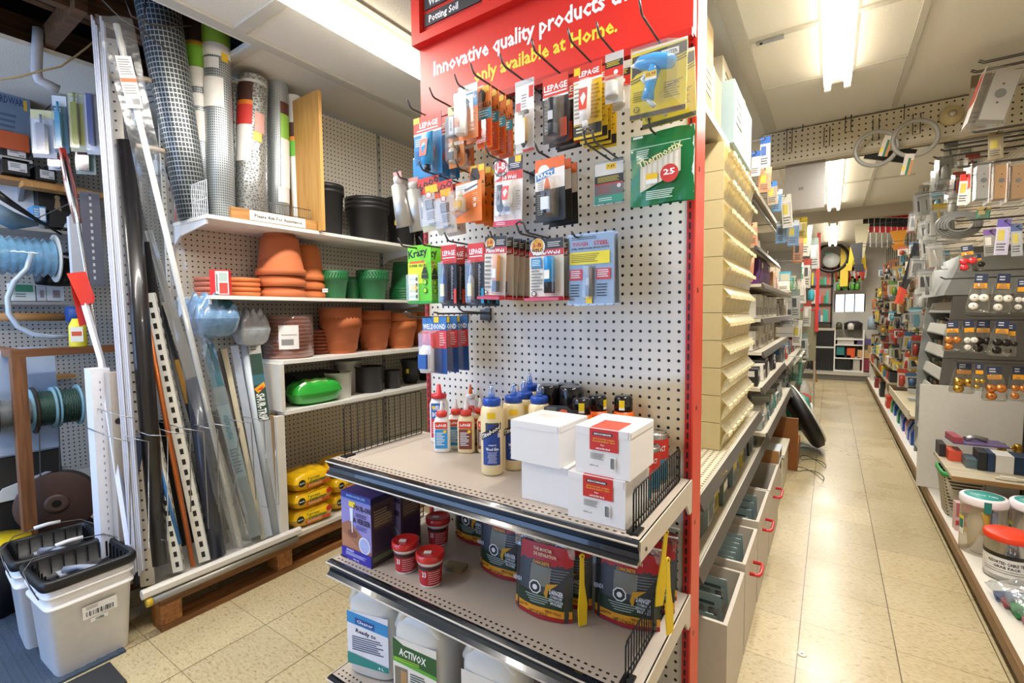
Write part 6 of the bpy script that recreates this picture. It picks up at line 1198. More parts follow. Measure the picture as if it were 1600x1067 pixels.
spool('chain_spool', 'chain spool with pale blue flanges, left of the pair behind the frame', 'spool', U(68, 638, X=-3.12), .085, .085, .10, CHN, LB)
spool('chain_spool', 'chain spool with pale blue flanges, right of the pair behind the frame', 'spool', U(102, 634, X=-3.12), .085, .085, .10, CHN, LB)
spool('wire_spool', 'dark-flanged spool of grey cord at the left edge', 'spool', U(22, 645, X=-3.1), .12, .065, .11, C('7a828c'), mat('dark_wood_flange', '3a2c26', .5))
for px, l in ((61, 'left'), (92, 'right')):
    m = M(); a = U(px, 668, X=-3.1); b = U(px+2, 745, X=-3.1); n = 26
    for i in range(n): p = a.lerp(b, i/n)-a; m.box(p.x-.003, p.x+.003, p.y-.002, p.y+.002, p.z-.011, p.z, STEEL, None)
    solo('hanging_chain', m, 'thin chain hanging from the %s chain spool' % l, 'chain', a)
t = empty('cable_spool', 'big brown cable spool on the floor behind the pails', 'spool', U(90, 785, X=-3.05), (0, 0, 0)); BR = mat('brown_spool_board', '4a332a', .6)
m = M(); m.lathe([(.145, -.005), (.15, 0), (.15, .012), (.145, .016), (.001, .016)], BR, seg=40, X=Rz(-20) @ Ry(90)); part('flange', m, t); m = M(); m.lathe([(.135, -.09), (.135, -.005)], mat('black_cable', '1c2430', .4), seg=32, X=Rz(-20) @ Ry(90)); part('winding', m, t)
m = M(); m.lathe([(.045, .016), (.045, .02), (.03, .021)], C('5a443a'), seg=24, X=Rz(-20) @ Ry(90)); m.lathe([(.018, .021), (.018, .0215)], C('0c0a08'), seg=20, X=Rz(-20) @ Ry(90)); part('hub', m, t)
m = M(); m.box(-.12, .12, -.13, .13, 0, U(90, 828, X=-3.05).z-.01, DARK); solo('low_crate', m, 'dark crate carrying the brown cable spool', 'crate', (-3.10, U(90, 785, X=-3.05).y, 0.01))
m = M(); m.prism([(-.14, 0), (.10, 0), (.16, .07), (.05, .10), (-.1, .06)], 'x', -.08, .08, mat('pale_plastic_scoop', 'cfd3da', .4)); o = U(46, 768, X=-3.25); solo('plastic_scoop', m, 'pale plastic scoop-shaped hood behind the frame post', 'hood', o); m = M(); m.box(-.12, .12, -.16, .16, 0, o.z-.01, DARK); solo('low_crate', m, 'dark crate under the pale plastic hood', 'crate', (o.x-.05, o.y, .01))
m = M(); m.lathe([(.12, 0), (.135, .33), (.142, .34), (.142, .36)], PW_, seg=32); solo('round_pail', m, 'white round pail at the left edge beside the frame', 'pail', (-3.35, U(-12, 760, X=-3.35).y, 0.01)); m = M(); m.lathe([(.001, 0), (.13, 0), (.14, .012), (.001, .014)], C('e0cc20'), seg=32); solo('pail_lid', m, 'yellow round lid on the floor at the left edge', 'lid', (-2.96, .36, .30)); m = M(); m.lathe([(.10, 0), (.11, .275), (.001, .279)], mat('dark_bucket', '20242c', .5), seg=28); solo('round_pail', m, 'dark bucket under the yellow lid', 'pail', (-2.96, .36, .01))
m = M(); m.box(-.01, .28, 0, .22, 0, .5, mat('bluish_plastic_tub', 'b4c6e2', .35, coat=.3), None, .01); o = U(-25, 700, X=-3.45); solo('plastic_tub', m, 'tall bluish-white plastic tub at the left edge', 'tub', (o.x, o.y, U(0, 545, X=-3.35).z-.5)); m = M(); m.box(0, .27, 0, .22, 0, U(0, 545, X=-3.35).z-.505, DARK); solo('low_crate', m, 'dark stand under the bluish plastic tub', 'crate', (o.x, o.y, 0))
# hanging packs and pvc elbow
m = M(); Q = [U(a, b, X=-3.0) for a, b in ((60, 45), (58, 80), (57, 112), (61, 125), (75, 132), (92, 140))]; m.tube([v-Q[0] for v in Q], .02, C('b8bac2'), 12); solo('pvc_elbow', m, 'grey-white plastic pipe with a bend near the ceiling', 'pipe', Q[0])
m = M(); Q = [U(a, b, X=-2.7) for a, b in ((-5, 125), (30, 120), (60, 112), (95, 104), (118, 88), (135, 75), (150, 62))]; m.tube([v-Q[0] for v in Q], .0035, C('9a8660'), 6); solo('power_cord', m, 'tan cord strung across in front of the ceiling hole', 'cord', Q[0])
for i, pp in enumerate((((196, 0), (205, 25), (235, 38), (270, 42), (300, 40)), ((160, 0), (190, 30), (225, 50), (262, 78)), ((228, -5), (226, 20), (224, 60)))):
    m = M(); Q = [U(a, b, X=-2.33) for a, b in pp]; m.tube([v-Q[0] for v in Q], .003, C('4a4440'), 6); solo('loose_wire', m, 'loose dark wire by the ceiling hole, %s' % ('uppermost, across the coarse mesh roll', 'diagonal one behind the white rod', 'short vertical one before the coarse mesh roll')[i], 'wire', Q[0])
def clam(label, px, py0, py1, wpx, X, cols, rz=50, tilt=0):
    a = U(px-wpx/2, (py0+py1)/2, X=X); b = U(px+wpx/2, (py0+py1)/2, X=X); T_ = U(px, py0, X=X); h = T_.z-U(px, py1, X=X).z; w = max(.05, (b-a).length*.9)
    t = empty('tool_pack', label, 'tool pack', T_, (0, math.radians(tilt), math.radians(rz)))
    if X < -2.8: xw = -4.019; hk_ = M(); hk_.tube([(0, 0, 0), (xw-T_.x, 0, 0)], .003, WIRE, 5); solo('display_hook', hk_, hooklab(label), 'hook', T_+Vector((0, 0, -.008))); m = card_body(w, h, cols[0]); f = Face(m, w, h); f.P(0, 0, 1, .18, cols[1]).P(.1, .3, .9, .9, cols[2]).lines(.12, .22, .8, .3, 2, 'e8e8e8'); part('backing_card', m, t)
    m = M(); m.box(-w*.18, w*.18, -.03, -.005, -h*.9, -h*.3, C(cols[3]), None, .004); m.tube([(0, -.018, -h*.3), (0, -.018, -h*.12)], .006, C(cols[3]), 6); part('tool', m, t); part('blister', blister(w, h, .03, .15, .97, 1, .035), t)
    if X >= -2.8: hk_ = M(); hk_.tube([(0, 0, 0), Vector((-2.556, .945, T_.z-.008))-T_], .003, WIRE, 5); solo('display_hook', hk_, hooklab(label), 'hook', T_+Vector((0, 0, -.008)))
    return t
for a in (('hanging clear pack of silver tools, leftmost of the hanging packs', 66, 172, 246, 44, -3.55, ('c4c8d4', 'd8d0a0', 'aab2c4', '7a84a0')), ('hanging pack with a bright blue tool', 92, 150, 238, 26, -3.5, ('3a6a8a', 'e0e4e8', '2a80b0', '1f9ac8')),
          ('hanging pack with a yellow tool', 117, 130, 236, 28, -3.45, ('c8c8b0', 'e8e4a0', 'd8cc20', '9a9a28')), ('hanging pack with a white and blue scraper', 140, 108, 240, 26, -3.4, ('d8dce8', '2a8ac8', 'e8eaf0', '3a4a90')),
          ('hanging pack with green and maroon tools, lower row', 132, 222, 272, 36, -3.5, ('9aa4a0', 'c8ccd0', '3a6a5a', '6a2030')), ('flat pack with red print below the silver tools', 92, 246, 266, 40, -3.55, ('d8dae0', 'c84848', 'e4e6ea', 'b8bcc4')),
          ('wooden-handled brush pack behind the bagged rod', 188, 150, 216, 14, -2.75, ('c8b088', 'd8c8a8', 'b89868', '2a3a80')), ('dark-handled tool pack between the bent brackets', 212, 140, 205, 16, -2.7, ('6a6458', '8a8478', '2a2a2c', '4a7a8a')), ('red pack with white print beside the lower bent bracket', 228, 196, 240, 16, -2.62, ('d8303a', 'f0e8e8', 'c8202a', 'a81820')),
          ('white plastic-handled pack by the upper bracket', 228, 160, 206, 12, -2.7, ('d8d4c8', 'e8e4dc', 'b8a878', 'e0dccf')), ('white blank card hanging left of the mesh shelf', 246, 236, 292, 16, -2.62, ('e4e6ea', 'e4e6ea', 'd8dae0', 'd0d4dc')),
          ('clear pack low behind the bagged rod', 218, 268, 320, 22, -2.62, ('c0c8d0', 'd83a58', 'd0d8e0', 'a8b0b8')), ('clear pack with a price tag beside the copper pipe top', 210, 340, 380, 14, -2.7, ('a8b4be', 'd8d43a', 'c0c8d0', '8a949e'))): clam(*a)
def ppack(y): pass
m = M(); m.box(-.02, .02, -.06, .06, 0, .3, BLUEW); m.tube([(0, 0, .28), (-.71, 0, .28)], .003, WIRE, 5); solo('pale_bracket', m, 'pale perforated bracket behind the red-ended rod', 'bracket', U(135, 430, X=-3.3))
t = empty('perforated_plate', 'grey perforated plate hanging behind the slats', 'plate', U(140, 300, X=-2.8)); m = M(); m.box(-.003, 0, -.035, .035, -.42, 0, C('5a6070')); z = -.02
while z > -.41: m.box(0, .0006, -.004, .004, z-.014, z, C('c4c8d0')); z -= .03
part('plate', m, t); m = M(); m.tube([(0, 0, -.01), (-1.218, 0, -.01)], .003, WIRE, 5); part('hanger', m, t)
# partition end and an added dark sheet that paints shade behind the pipes
m = M(); m.box(-.01, .0, 0, .66, 0, .62, mat('dark_shade_sheet', '2c2825', .8)); solo('shade_sheet', m, 'dark board behind the feet of the leaning pipes', 'board', (-2.535, .62, .178))
# ================================================================ left side of the aisle
AX = -.30
def shelf_run(label, z, y0, y1, xf=AX, xb=-.74, rail=True, tilt=0, name='aisle_shelf', mt=None):
    t = empty(name, label, 'shelf', (xf, y0, z)); L = y1-y0; m = M(); m.box(xb-xf, 0, 0, L, -.018, 0, mt or mat('cream_gondola_shelf', 'c2b9a4', .5)); part('shelf_deck', m, t)
    if rail: m = M(); m.prism([(0, .004), (.006, .004), (.022, -.03), (.02, -.034), (.003, -.03), (0, -.02)], 'y', 0, L, mat('aisle_price_rail', '5c5852', .3, .3)); m.tube([(.004, 0, .004), (.004, L, .004)], .003, C('c9c4b6'), 5); part('price_rail', m, t)
    return t
t = empty('gondola_back', 'pegboard spine of the gondola along the left of the aisle', 'gondola', (-.76, 1.34, 0)); m = M(); m.box(-.01, .01, 0, 8.2, .12, 2.02, pegboard('pegboard_gondola', 'b8ae98', 1, 2)); part('pegboard', m, t)
for y in (0, 1.22, 2.44, 3.66, 4.88, 6.1, 7.3): m = M(); m.box(.01, .02, y, y+.03, .0, 2.1, BEI); part('upright', m, t)
shelf_run('gondola shelf under the little-drawer cabinets, with yellow tags on its rail', .745, 1.36, 2.75, mt=pegboard('perforated_deck', 'c8bfa8', 0, 1, pitch=.021, hole=.005, dark='4a4030')); shelf_run('sloped lower gondola shelf full of clear packs', .535, 1.36, 3.1, xf=-.30)
zs = [(.86, 2.8, 4.3, -.30), (.62, 2.8, 4.6, -.27), (1.02, 3.2, 5.2, -.34), (1.22, 3.3, 6.2, -.36), (1.44, 3.3, 6.0, -.36), (1.66, 3.1, 4.6, -.38), (1.9, 2.9, 4.2, -.38), (.80, 4.6, 7.6, -.30), (.55, 4.7, 8.2, -.28), (1.1, 6.3, 9.0, -.32), (1.5, 6.3, 8.8, -.36)]
for i, (z, a, b, x) in enumerate(zs): shelf_run('gondola shelf of the left aisle side, %s' % ('just past the drawer cabinets at waist height', 'second one up past the sloped shelf', 'holding stacked pale boxes', 'holding ribbed white bins', 'holding purple cartons', 'with hanging blue packs at its edge', 'highest one, holding a teal box', 'mid-aisle one at waist height', 'low mid-aisle one', 'far one at elbow height', 'far one above head-high goods')[i], z, a, b, x)
# small parts drawer cabinets
YC = mat('yellowed_plastic', 'c9b98c', .45); YD = film('yellowed_clear_drawer', 'efe6c4', .4, .15, milk=.45)
cy0 = U(1125, 650, X=-.335).y; cz0 = .7465; zt = U(1140, 232, X=-.335).z; cy1 = U(1168, 600, X=-.335).y
nrow = 11; hh = (zt-cz0)/nrow; L = cy1-cy0; ncol = 7
for r_ in range(nrow):
    t = empty('drawer_cabinet', 'yellowed small-parts drawer unit, %s from the bottom of the tower' % ORD[r_], 'drawer cabinet', (-.335, cy0, cz0+r_*hh), group='tower of small-parts drawer units')
    m = M(); m.box(-.15, 0, 0, L, .0005, hh-.0015, YC); m.lathe([(.003, 0), (.003, .001)], C('3a3020'), (-.12, -.0015, hh*.75), 8, X=None); part('cabinet_body', m, t)
    for c in range(ncol):
        m = M(); y = .006+(L-.012)*c/ncol; w_ = (L-.012)/ncol-.003
        m.add([(.001, y, .004), (.001, y+w_, .004), (.012, y+w_, hh*.55), (.012, y, hh*.55), (.026, y, hh*.62), (.026, y+w_, hh*.62), (.002, y+w_, hh*.9), (.002, y, hh*.9)], [(0, 1, 2, 3), (3, 2, 5, 4), (4, 5, 6, 7)], YD); dr = part('drawer', m, t); m = M(); m.box(.026, .032, y+w_*.2, y+w_*.8, hh*.5, hh*.64, mat('pale_pull', 'efe2b4', .4)); part('pull', m, dr)
m = M(); m.box(-.19, -.155, 0, L*.9, 0, zt-cz0, mat('beige_cabinet_back', 'b5a681', .5)); solo('beige_board', m, 'beige panel behind the tower of drawer units', 'panel', (-.335, cy0, cz0))
for i, (a, b) in enumerate(((1136, 742), (1149, 690))): m = M(); p = U(a, b, X=AX+.028); m.box(0, .001, 0, .02, -.035, 0, YEL); solo('price_tag', m, 'yellow tag on the shelf rail below the drawer units, %s one' % ('nearer', 'further')[i], 'tag', p+Vector((-.004, 0, .01)), (0, .5, 0))
# cartons along the gondola top
def ctn(label, y0, y1, z, h, c, x0=-.62, x1=-.36, name='top_carton', deco=None):
    t = empty(name, label, 'box', (x1, y0, z)); m = M(); m.box(x0-x1, 0, 0, y1-y0, 0, h, mat('carton_'+c, c, .8)); part('carton_body', m, t); m = M(); m.box(-.02, .0012, (y1-y0)*.45, (y1-y0)*.55, h*.05, h+.0012, C('c9b48a')); f = Face(m, y1-y0, h, -.0014, Tm((0, (y1-y0)/2, h)) @ Rz(90)); f.lines(.1, .2, .42, .7, 4, '6a5238'); part('tape', m, t)
    m = M(); m.box(x0-x1+.002, -.002, .002, (y1-y0)-.002, h, h+.002, mat('carton_'+c, c)); part('lid', m, t)
m = M(); m.box(-.46, 0, 0, 2.9, -.025, 0, mat('cream_gondola_shelf', 'c2b9a4')); solo('top_board', m, 'long pale board along the gondola top under the cartons', 'board', (-.345, 1.36, 1.93))
ctn('brown carton of wooden ends, nearest on the gondola top', 1.42, 1.60, 1.9305, .10, '86684a', x0=-.60); ctn('tan carton crammed above the nearest brown one', 1.40, 1.58, 2.034, .33, 'a8865a', x0=-.60, x1=-.37)
ctn('kraft carton with an open flap, second on the gondola top', 1.66, 1.95, 1.9305, .19, 'a87f50'); ctn('pale wrapped carton towering over the kraft one', 1.68, 2.1, 2.124, .28, 'c9b48c', x1=-.42)
ctn('large pale blue-grey carton on the gondola top', 2.05, 2.52, 1.9305, .24, '93a8ac', x1=-.33); ctn('brown bottomed carton in front of the blue-grey one', 2.55, 2.75, 1.9305, .13, '9a7448'); ctn('pale wrapped carton behind the blue-grey one', 2.3, 2.9, 2.174, .22, 'cfc4ac', x1=-.42)
for i in range(6): m = M(); m.box(-.25, 0, 0, .016, 0, .30, mat('wood_end_%d' % (i % 3), ('b99a6c', 'a98858', 'c9ae82')[i % 3], .8)); solo('wood_offcut', m, 'upright wooden offcut on the nearest carton, %s from the camera side' % ORD[i], 'offcut', (-.345, 1.41+i*.024, 2.035 if 0 else 1.9305), (0, 0, 0), group='offcuts beside the nearest carton') if False else None
# packs scattered on shelves: loose stock, each a thing
def stock(n, ylo, yhi, z, x, cols, label, cat, hmin, hmax, wmin=.05, wmax=.09, name='stock_pack', dep=.12, lean_=8, grp=None, dx=.02):
    y = ylo; i = 0
    while y < yhi and i < n:
        w_ = R.uniform(wmin, wmax); h = R.uniform(hmin, hmax); c = cols[i % len(cols)]; t = empty(name, '%s, %s from the near end' % (label, ORD[i] if i < 20 else 'far down'), cat, (x-R.random()*dx, y, z+.002), (0, math.radians(R.uniform(-lean_, 0)), math.radians(R.uniform(-3, 3))), grp)
        m = M(); m.box(-dep, 0, 0, w_, 0, h, C(c)); part('pack_body', m, t)
        m = M(); f = Face(m, w_, h, -.001, Tm((0, w_/2, h)) @ Rz(90)); a = R.choice(cols); f.P(.08, .08, .92, R.uniform(.25, .5), a if a != c else 'e8e4da').lines(.12, .55, .85, .9, 4, '4a4640'); part('print', m, t)
        m = M(); f = Face(m, w_, h, -.001, Tm((-dep/2, 0, h)) @ Matrix.Diagonal((dep/w_, 1, 1, 1))); f.P(.08, .1, .92, .45, a if a != c else 'e8e4da').lines(.12, .55, .85, .9, 4, '5a564e'); part('print', m, t)
        y += w_+R.uniform(.002, .012); i += 1
GREY = ['8f959a', 'b9bcbc', '6a7074', '9aa6aa', '4a4f52']
stock(14, 1.42, 3.0, .537, -.318, ['7f8f90', '3f5a5c', 'a8b0ae', 'c8b43a', '5a6a66', '2a2c30'], 'clear-fronted hardware pack on the sloped lower shelf', 'hardware pack', .08, .14, .07, .12, dep=.16)
stock(10, 2.85, 4.2, .862, -.315, ['1c1c1e', 'c8c4ba', 'dcd8ce', '3a3a3c'], 'low carton on the waist-high shelf past the drawer tower', 'box', .05, .11, .08, .13, dep=.2)
stock(12, 2.85, 4.5,  .622, -.285, ['9aa2a0', 'cfd0ca', '3f8a80', 'd8d6cc', '6a7478'], 'pack on the second shelf up', 'hardware pack', .06, .12, .07, .12)
stock(9, 3.25, 4.6, 1.022, -.38, ['d6d1c4', 'c9c3b4', 'e2ddd2'], 'pale box on the stacked-box shelf', 'box', .08, .16, .1, .15, dep=.25, lean_=0)
stock(9, 3.4, 5.0, 1.222, -.40, ['cfcabc', 'd8d3c8'], 'ribbed white bin on its shelf', 'bin', .15, .16, .14, .15, dep=.3, lean_=0, dx=0)
stock(5, 3.5, 4.5, 1.442, -.40, ['5c2a6a', '6a3478', '4c2460'], 'purple carton on its shelf', 'box', .17, .18, .13, .14, dep=.25, lean_=0, dx=0); stock(6, 4.6, 5.8, 1.442, -.40, ['d8a870', 'c87a8a', 'e0d8cc', 'b88a5a'], 'narrow pack beyond the purple cartons', 'pack', .12, .2, .06, .1)
stock(6, 3.15, 4.2, 1.662, -.42, ['c8c4b4', '9aa49a', 'b0a890'], 'grey pack on the shelf above the purple cartons', 'pack', .08, .13, .1, .14)
stock(4, 3.0, 4.0, 1.902, -.42, ['2a9a88', 'd8d0bc', 'c8a878'], 'box on the highest aisle shelf', 'box', .13, .16, .12, .2)
stock(20, 4.65, 7.4, .802, -.34, GREY+['c84a3a', '3a6a9a'], 'mixed pack on the mid-aisle shelf', 'pack', .08, .16, .09, .15); stock(20, 4.8, 8.0, .552, -.32, GREY+['2f7a70', 'c8c4b8'], 'mixed pack on the low mid-aisle shelf', 'pack', .08, .16, .1, .16)
stock(16, 6.35, 8.8, 1.102, -.36, GREY+['d8d4c8', 'b85a3a'], 'mixed pack on the far elbow-high shelf', 'pack', .1, .2, .1, .15); stock(14, 6.35, 8.6, 1.502, -.40, ['d8d4c8', '5aa83a', '3a9ab8', 'b8b0a0'], 'mixed pack on the far high shelf', 'pack', .1, .25, .1, .15)
stock(16, 5.1, 6.3, 1.222, -.40, ['e0dccf', 'b0a890', '8a8478'], 'white carded pack beyond the ribbed bins', 'pack', .1, .18, .05, .08)
# clear packs hanging over the aisle
def hangaisle(label, px, py0, py1, wpx, Y, c, c2, rz=0, cat='hanging pack', name='hanging_pack', grp=None):
    a = U(px-wpx/2, (py0+py1)/2, Y=Y); b = U(px+wpx/2, (py0+py1)/2, Y=Y); T_ = U(px, py0, Y=Y); h = T_.z-U(px, py1, Y=Y).z; w = b.x-a.x
    t = empty(name, label, cat, T_, (0, math.radians(R.uniform(-5, 5)), math.radians(rz)), grp); m = card_body(w, h, c); f = Face(m, w, h); f.P(0, 0, 1, .22, c2).P(.12, .3, .6, .6, R.choice(['e8e4da', '2a2c30', 'd8c43a', c2])).lines(.1, .68, .85, .92, 3, '4a4640'); part('backing_card', m, t); part('blister', blister(w, h, .06, .24, .94, .97, min(.04, w*.5)), t)
    m = M(); m.tube([(0, -.05, -.01), (0, .05, -.01)], .0025, WIRE, 5); part('hang_clip', m, t)
    xw = X1-.001 if T_.x > .3 else -.748; hk_ = M(); hk_.tube([(0, 0, 0), (xw-T_.x, 0, 0)], .0025, WIRE, 5); solo('display_hook', hk_, hooklab(label), 'hook', T_+Vector((0, 0, -.01)))
cols = [('b8a48c', '3a7ac8'), ('c8ccd0', '2a5aa8'), ('e0dcd0', 'd8d4c8'), ('5a9ad0', 'dfe8f0'), ('6aa0d8', 'e0e8f4'), ('d8c43a', 'b8a020'), ('b0b4b0', '7a8a80'), ('d88a5a', 'e8b088'), ('c8c4b8', '9a3a30'), ('3a9a80', 'd8e4dc')]
for i, (px, a, b, w_, Y, k) in enumerate(((1196, 214, 262, 16, 2.9, 1), (1182, 236, 275, 14, 2.75, 1), (1196, 262, 300, 20, 3.0, 7), (1206, 284, 320, 16, 3.3, 0), (1216, 296, 330, 14, 3.4, 3), (1228, 304, 356, 16, 3.6, 2), (1222, 346, 380, 16, 3.7, 3), (1240, 344, 384, 18, 3.9, 4), (1252, 340, 372, 20, 4.4, 5), (1248, 372, 410, 16, 4.5, 7), (1262, 352, 400, 16, 5.0, 2), (1272, 372, 420, 14, 5.5, 6), (1262, 404, 450, 12, 5.5, 8), (1252, 436, 474, 12, 5.2, 2), (1243, 452, 498, 14, 5.0, 6), (1176, 348, 384, 14, 3.0, 7), (1172, 402, 440, 14, 2.9, 7), (1262, 470, 510, 12, 6.0, 8), (1247, 500, 540, 14, 5.4, 2), (1256, 520, 560, 12, 6.0, 6), (1246, 556, 600, 16, 5.6, 9), (1258, 410, 440, 10, 6.2, 9))):
    hangaisle('hanging pack over the left aisle shelves, %s' % ('%s from the near end, %s' % (ORD[i % 20] if i < 20 else 'last', ('high', 'middle', 'low')[0 if b < 345 else (1 if b < 470 else 2)])), px, a, b, w_, Y, cols[k][0], cols[k][1])
# teal bag, lime pack, red pole and grey panel near the back
m = M(); f = pil(.05, .09, .14, 3); m.grid(f(1), 10, 10, C('4aa8b8')); m.grid(f(0), 8, 8, C('4aa8b8')); m.v = [Vector((v.z*.5, v.y, v.x*1.6)) for v in m.v]; m.tube([(0, 0, .1), (-.748-U(1262, 462, Y=6.8).x, 0, .1)], .003, WIRE, 5); solo('teal_bag', m, 'teal plastic bag above the grey-green panel at the end of the left shelves', 'bag', U(1262, 462, Y=6.8))
m = M(); m.box(-.02, .02, -.02, 0, 0, 1.25, mat('red_frame', 'c8342c', .5)); p = U(1276, 500, Y=7.2); solo('red_pole', m, 'upright red pole near the back of the aisle', 'pole', (p.x, 7.2, 1.0)); m = M(); m.box(-.2, .0, -.01, .01, .62, 1.27, mat('grey_green_panel', '8a8468', .6)); m.box(-.21, .01, -.015, .0, 1.27, 1.29, mat('red_frame', 'c8342c')); m.box(-.2, -.18, -.01, .01, 0, .62, BEI); m.box(-.02, 0, -.01, .01, 0, .62, BEI); solo('divider_board', m, 'grey-green panel with a red top edge below the teal bag', 'panel', (p.x+.0, 7.25, 0.0))
for i, (a, b) in enumerate((((1264, 504), (1276, 597)), ((1270, 508), (1272, 596)))): m = M(); A = U(*b, Z=0); B = U(a[0], a[1], Y=A.y+.15); m.tube([Vector((0, 0, .0)), B-A], .014, WOOD, 8); solo('wooden_stick', m, 'wooden stick leaning by the end of the left shelves, %s one' % ('left', 'right')[i], 'stick', A)
# ---- floor-level bins with red handles
WBN = mat('white_bin_board', 'c8bfb2', .5); WIN = mat('bin_inside', 'd2d1c8', .5)
RH = mat('red_handle', 'c8242a', .3, coat=.5)
def bin_(label, y0, y1, h, x1=-.235, x0=-.60, handle=True, front=None, n=0):
    t = empty('stock_bin', label, 'bin', (x1, y0, 0)); L = y1-y0; d = x0-x1; th = .012
    m = M(); m.box(d, 0, 0, th, .02, h, WBN); m.box(d, 0, L-th, L, .02, h, WBN); m.box(d, d+th, th, L-th, .02, h, WBN); m.box(d, 0, 0, L, .0, .02, WBN); part('bin_body', m, t)
    m = M(); m.box(-th, 0, th, L-th, .02, h, WBN); m.box(-th-.0006, -th, th, L-th, .03, h, WIN); fb = part('front_board', m, t)
    if handle: m = M(); z = h-.09; m.tube([(0, L*.35, z), (.03, L*.35, z), (.036, L*.35+.02, z), (.036, L*.65-.02, z), (.03, L*.65, z), (0, L*.65, z)], .007, RH, 8); part('handle', m, fb, 'red handle')
    for k in range(n):
        q = empty('blister_pack', '%s pale blue pack, %s in the %s' % (('upright', 'leaning')[k % 2], ORD[k]+' from the near side', label.split(',')[0]), 'hardware pack', (x1-.085, y0+.06+k*(L-.12)/max(1, n-1 or 1), h-.075), (math.radians(22), 0, 0)); m = card_body(.11, .13, 'c4e8f2'); f = Face(m, .11, .13); f.P(0, 0, 1, .2, 'c8e4ea').P(0, .0, .25, .12, 'e8d83a').P(.12, .3, .8, .42, '1f5a78').poly([(.62, .5), (.8, .5), (.85, .8), (.58, .8)], '2a3a48').lines(.1, .5, .5, .8, 4, '3a5a68'); part('backing_card', m, q); q.location.z += .06; q.location.x -= .02; part('blister', blister(.11, .13, .05, .3, .95, .95, .02), q)
    return t
bin_('nearest white bin, open towards the camera', 1.49, 1.84, .325, n=3, handle=False); bin_('second white bin, with a red handle', 1.86, 2.20, .345, n=6); bin_('third white bin, with a red handle', 2.24, 2.66, .36, n=4); bin_('fourth white bin, with a red handle', 2.70, 3.2, .35, n=1)
m = M(); m.box(-.30, 0, 0, .018, 0, .42, mat('plain_brown_board', 'a07444', .6)); solo('brown_board', m, 'brown board end standing beyond the red-handled bins', 'board', (-.24, 3.22, 0.0))
for i, (z, c) in enumerate(((.22, '4a6a80'), (.30, '5a7a90'))): t = empty('organizer_case', 'clear blue organizer case beyond the bins, %s' % ('lower one', 'upper one')[i], 'organizer case', (-.25, 3.3, z)); m = M(); m.box(-.34, 0, 0, .30, 0, .065, mat('blue_clear_case_%d' % i, c, .2, coat=1, var=.3)); part('case_body', m, t); m = M(); m.box(-.34, .002, 0, .3, .066, .076, C('c8d4dc')); part('lid', m, t)
m = M(); m.box(-.34, 0, 0, .32, 0, .215, WBN); solo('white_crate', m, 'white box carrying the organizer cases', 'crate', (-.25, 3.29, 0.002))
m = M(); m.box(-.3, 0, 0, .5, 0, .25, mat('pale_tote', 'd2ccb8', .4), None, .02); m.box(-.31, .01, -.01, .51, .25, .27, mat('pale_tote', 'd2ccb8')); solo('pale_tote', m, 'pale lidded tote beside the brown box', 'tote', (-.25, 3.72, .002))
m = M(); m.box(-.28, 0, 0, .02, .0, .42, mat('rusty_brown_board', '8a5424', .5)); m.box(-.28, -.26, .02, .4, 0, .42, mat('rusty_brown_board', '8a5424')); m.box(-.02, 0, .02, .4, 0, .2, mat('rusty_brown_board', '8a5424')); solo('brown_box', m, 'rust-brown open box in front of the round black coil', 'box', (-.19, 4.3, .001))
t = empty('cable_coil', 'round black coil with a white rim on the floor at the left of the aisle', 'coil', (-.20, 5.05, .33), (0, 0, .25)); m = M(); m.lathe([(.001, -.05), (.28, -.05), (.31, -.03), (.31, .03), (.28, .05), (.001, .05)], mat('black_rubber', '161616', .5), seg=40, X=Ry(62)); part('coil_body', m, t); m = M(); m.tube([(Ry(62) @ Vector((.27*math.cos(a*PI/16), .27*math.sin(a*PI/16), .05))) for a in range(32)], .014, C('d8d6cc'), 8, closed=True); part('rim', m, t); m = M(); m.lathe([(.001, .06), (.08, .06)], STEEL, seg=24, X=Ry(62)); part('hub', m, t); t.location.z = .31
for i in range(3): m = M(); n = 20; c_ = [(-.16+.02*i, 4.95), (-.12, 4.55), (-.13, 4.2)][i]; m.tube([(c_[0]+.09*math.cos(a*2*PI/n)+.03, c_[1]+.16*math.sin(a*2*PI/n), .006+.10*max(0, math.cos(a*2*PI/n+2))) for a in range(n)], .0025, BWIRE, 5, closed=True); solo('wire_loop', m, 'thin black wire loop on the floor below the black coil, %s one' % ('far', 'middle', 'near')[i], 'wire')
for i, (x, y, r_, c) in enumerate(((-.26, 5.9, .12, '3f8a7a'), (-.25, 6.4, .10, 'b83a30'), (-.3, 6.9, .13, 'b8b4a8'), (-.2, 6.15, .08, 'd8d4cc'))): m = M(); f = pil(r_, r_*1.2, r_*3, i, .4, .01); m.grid(f(1), 10, 10, C(c)); m.grid(f(0), 8, 8, C(c)); solo('stock_sack', m, ('teal', 'red', 'grey', 'small white')[i]+' sack on the floor by the far left shelves', 'sack', (x, y, .004))
for i in range(9): m = M(); y = 5.2+i*.3; m.box(-.015, .015, 0, .25, 0, .02, C(['d8d2c0', 'b8b0a0', 'e8e2d0'][i % 3])); m.v = [Ry(-55) @ Vector((v.x*14, v.y, v.z)) for v in m.v]; solo('slanted_card', m, 'pale flat pack slanting over the low aisle shelves, %s from the near end' % ORD[i], 'flat pack', (-.34, y, .66))
m = M(); m.lathe([(.001, 0), (.016, 0), (.016, .0015), (.004, .0017)], C('f2f2ee'), seg=24); m.lathe([(.001, .0018), (.0035, .0018)], C('5a5a58'), seg=10); p = U(1253, 1022, Z=0); solo('floor_disc', m, 'small white disc lying on the aisle floor', 'disc', (p.x, p.y, .001))
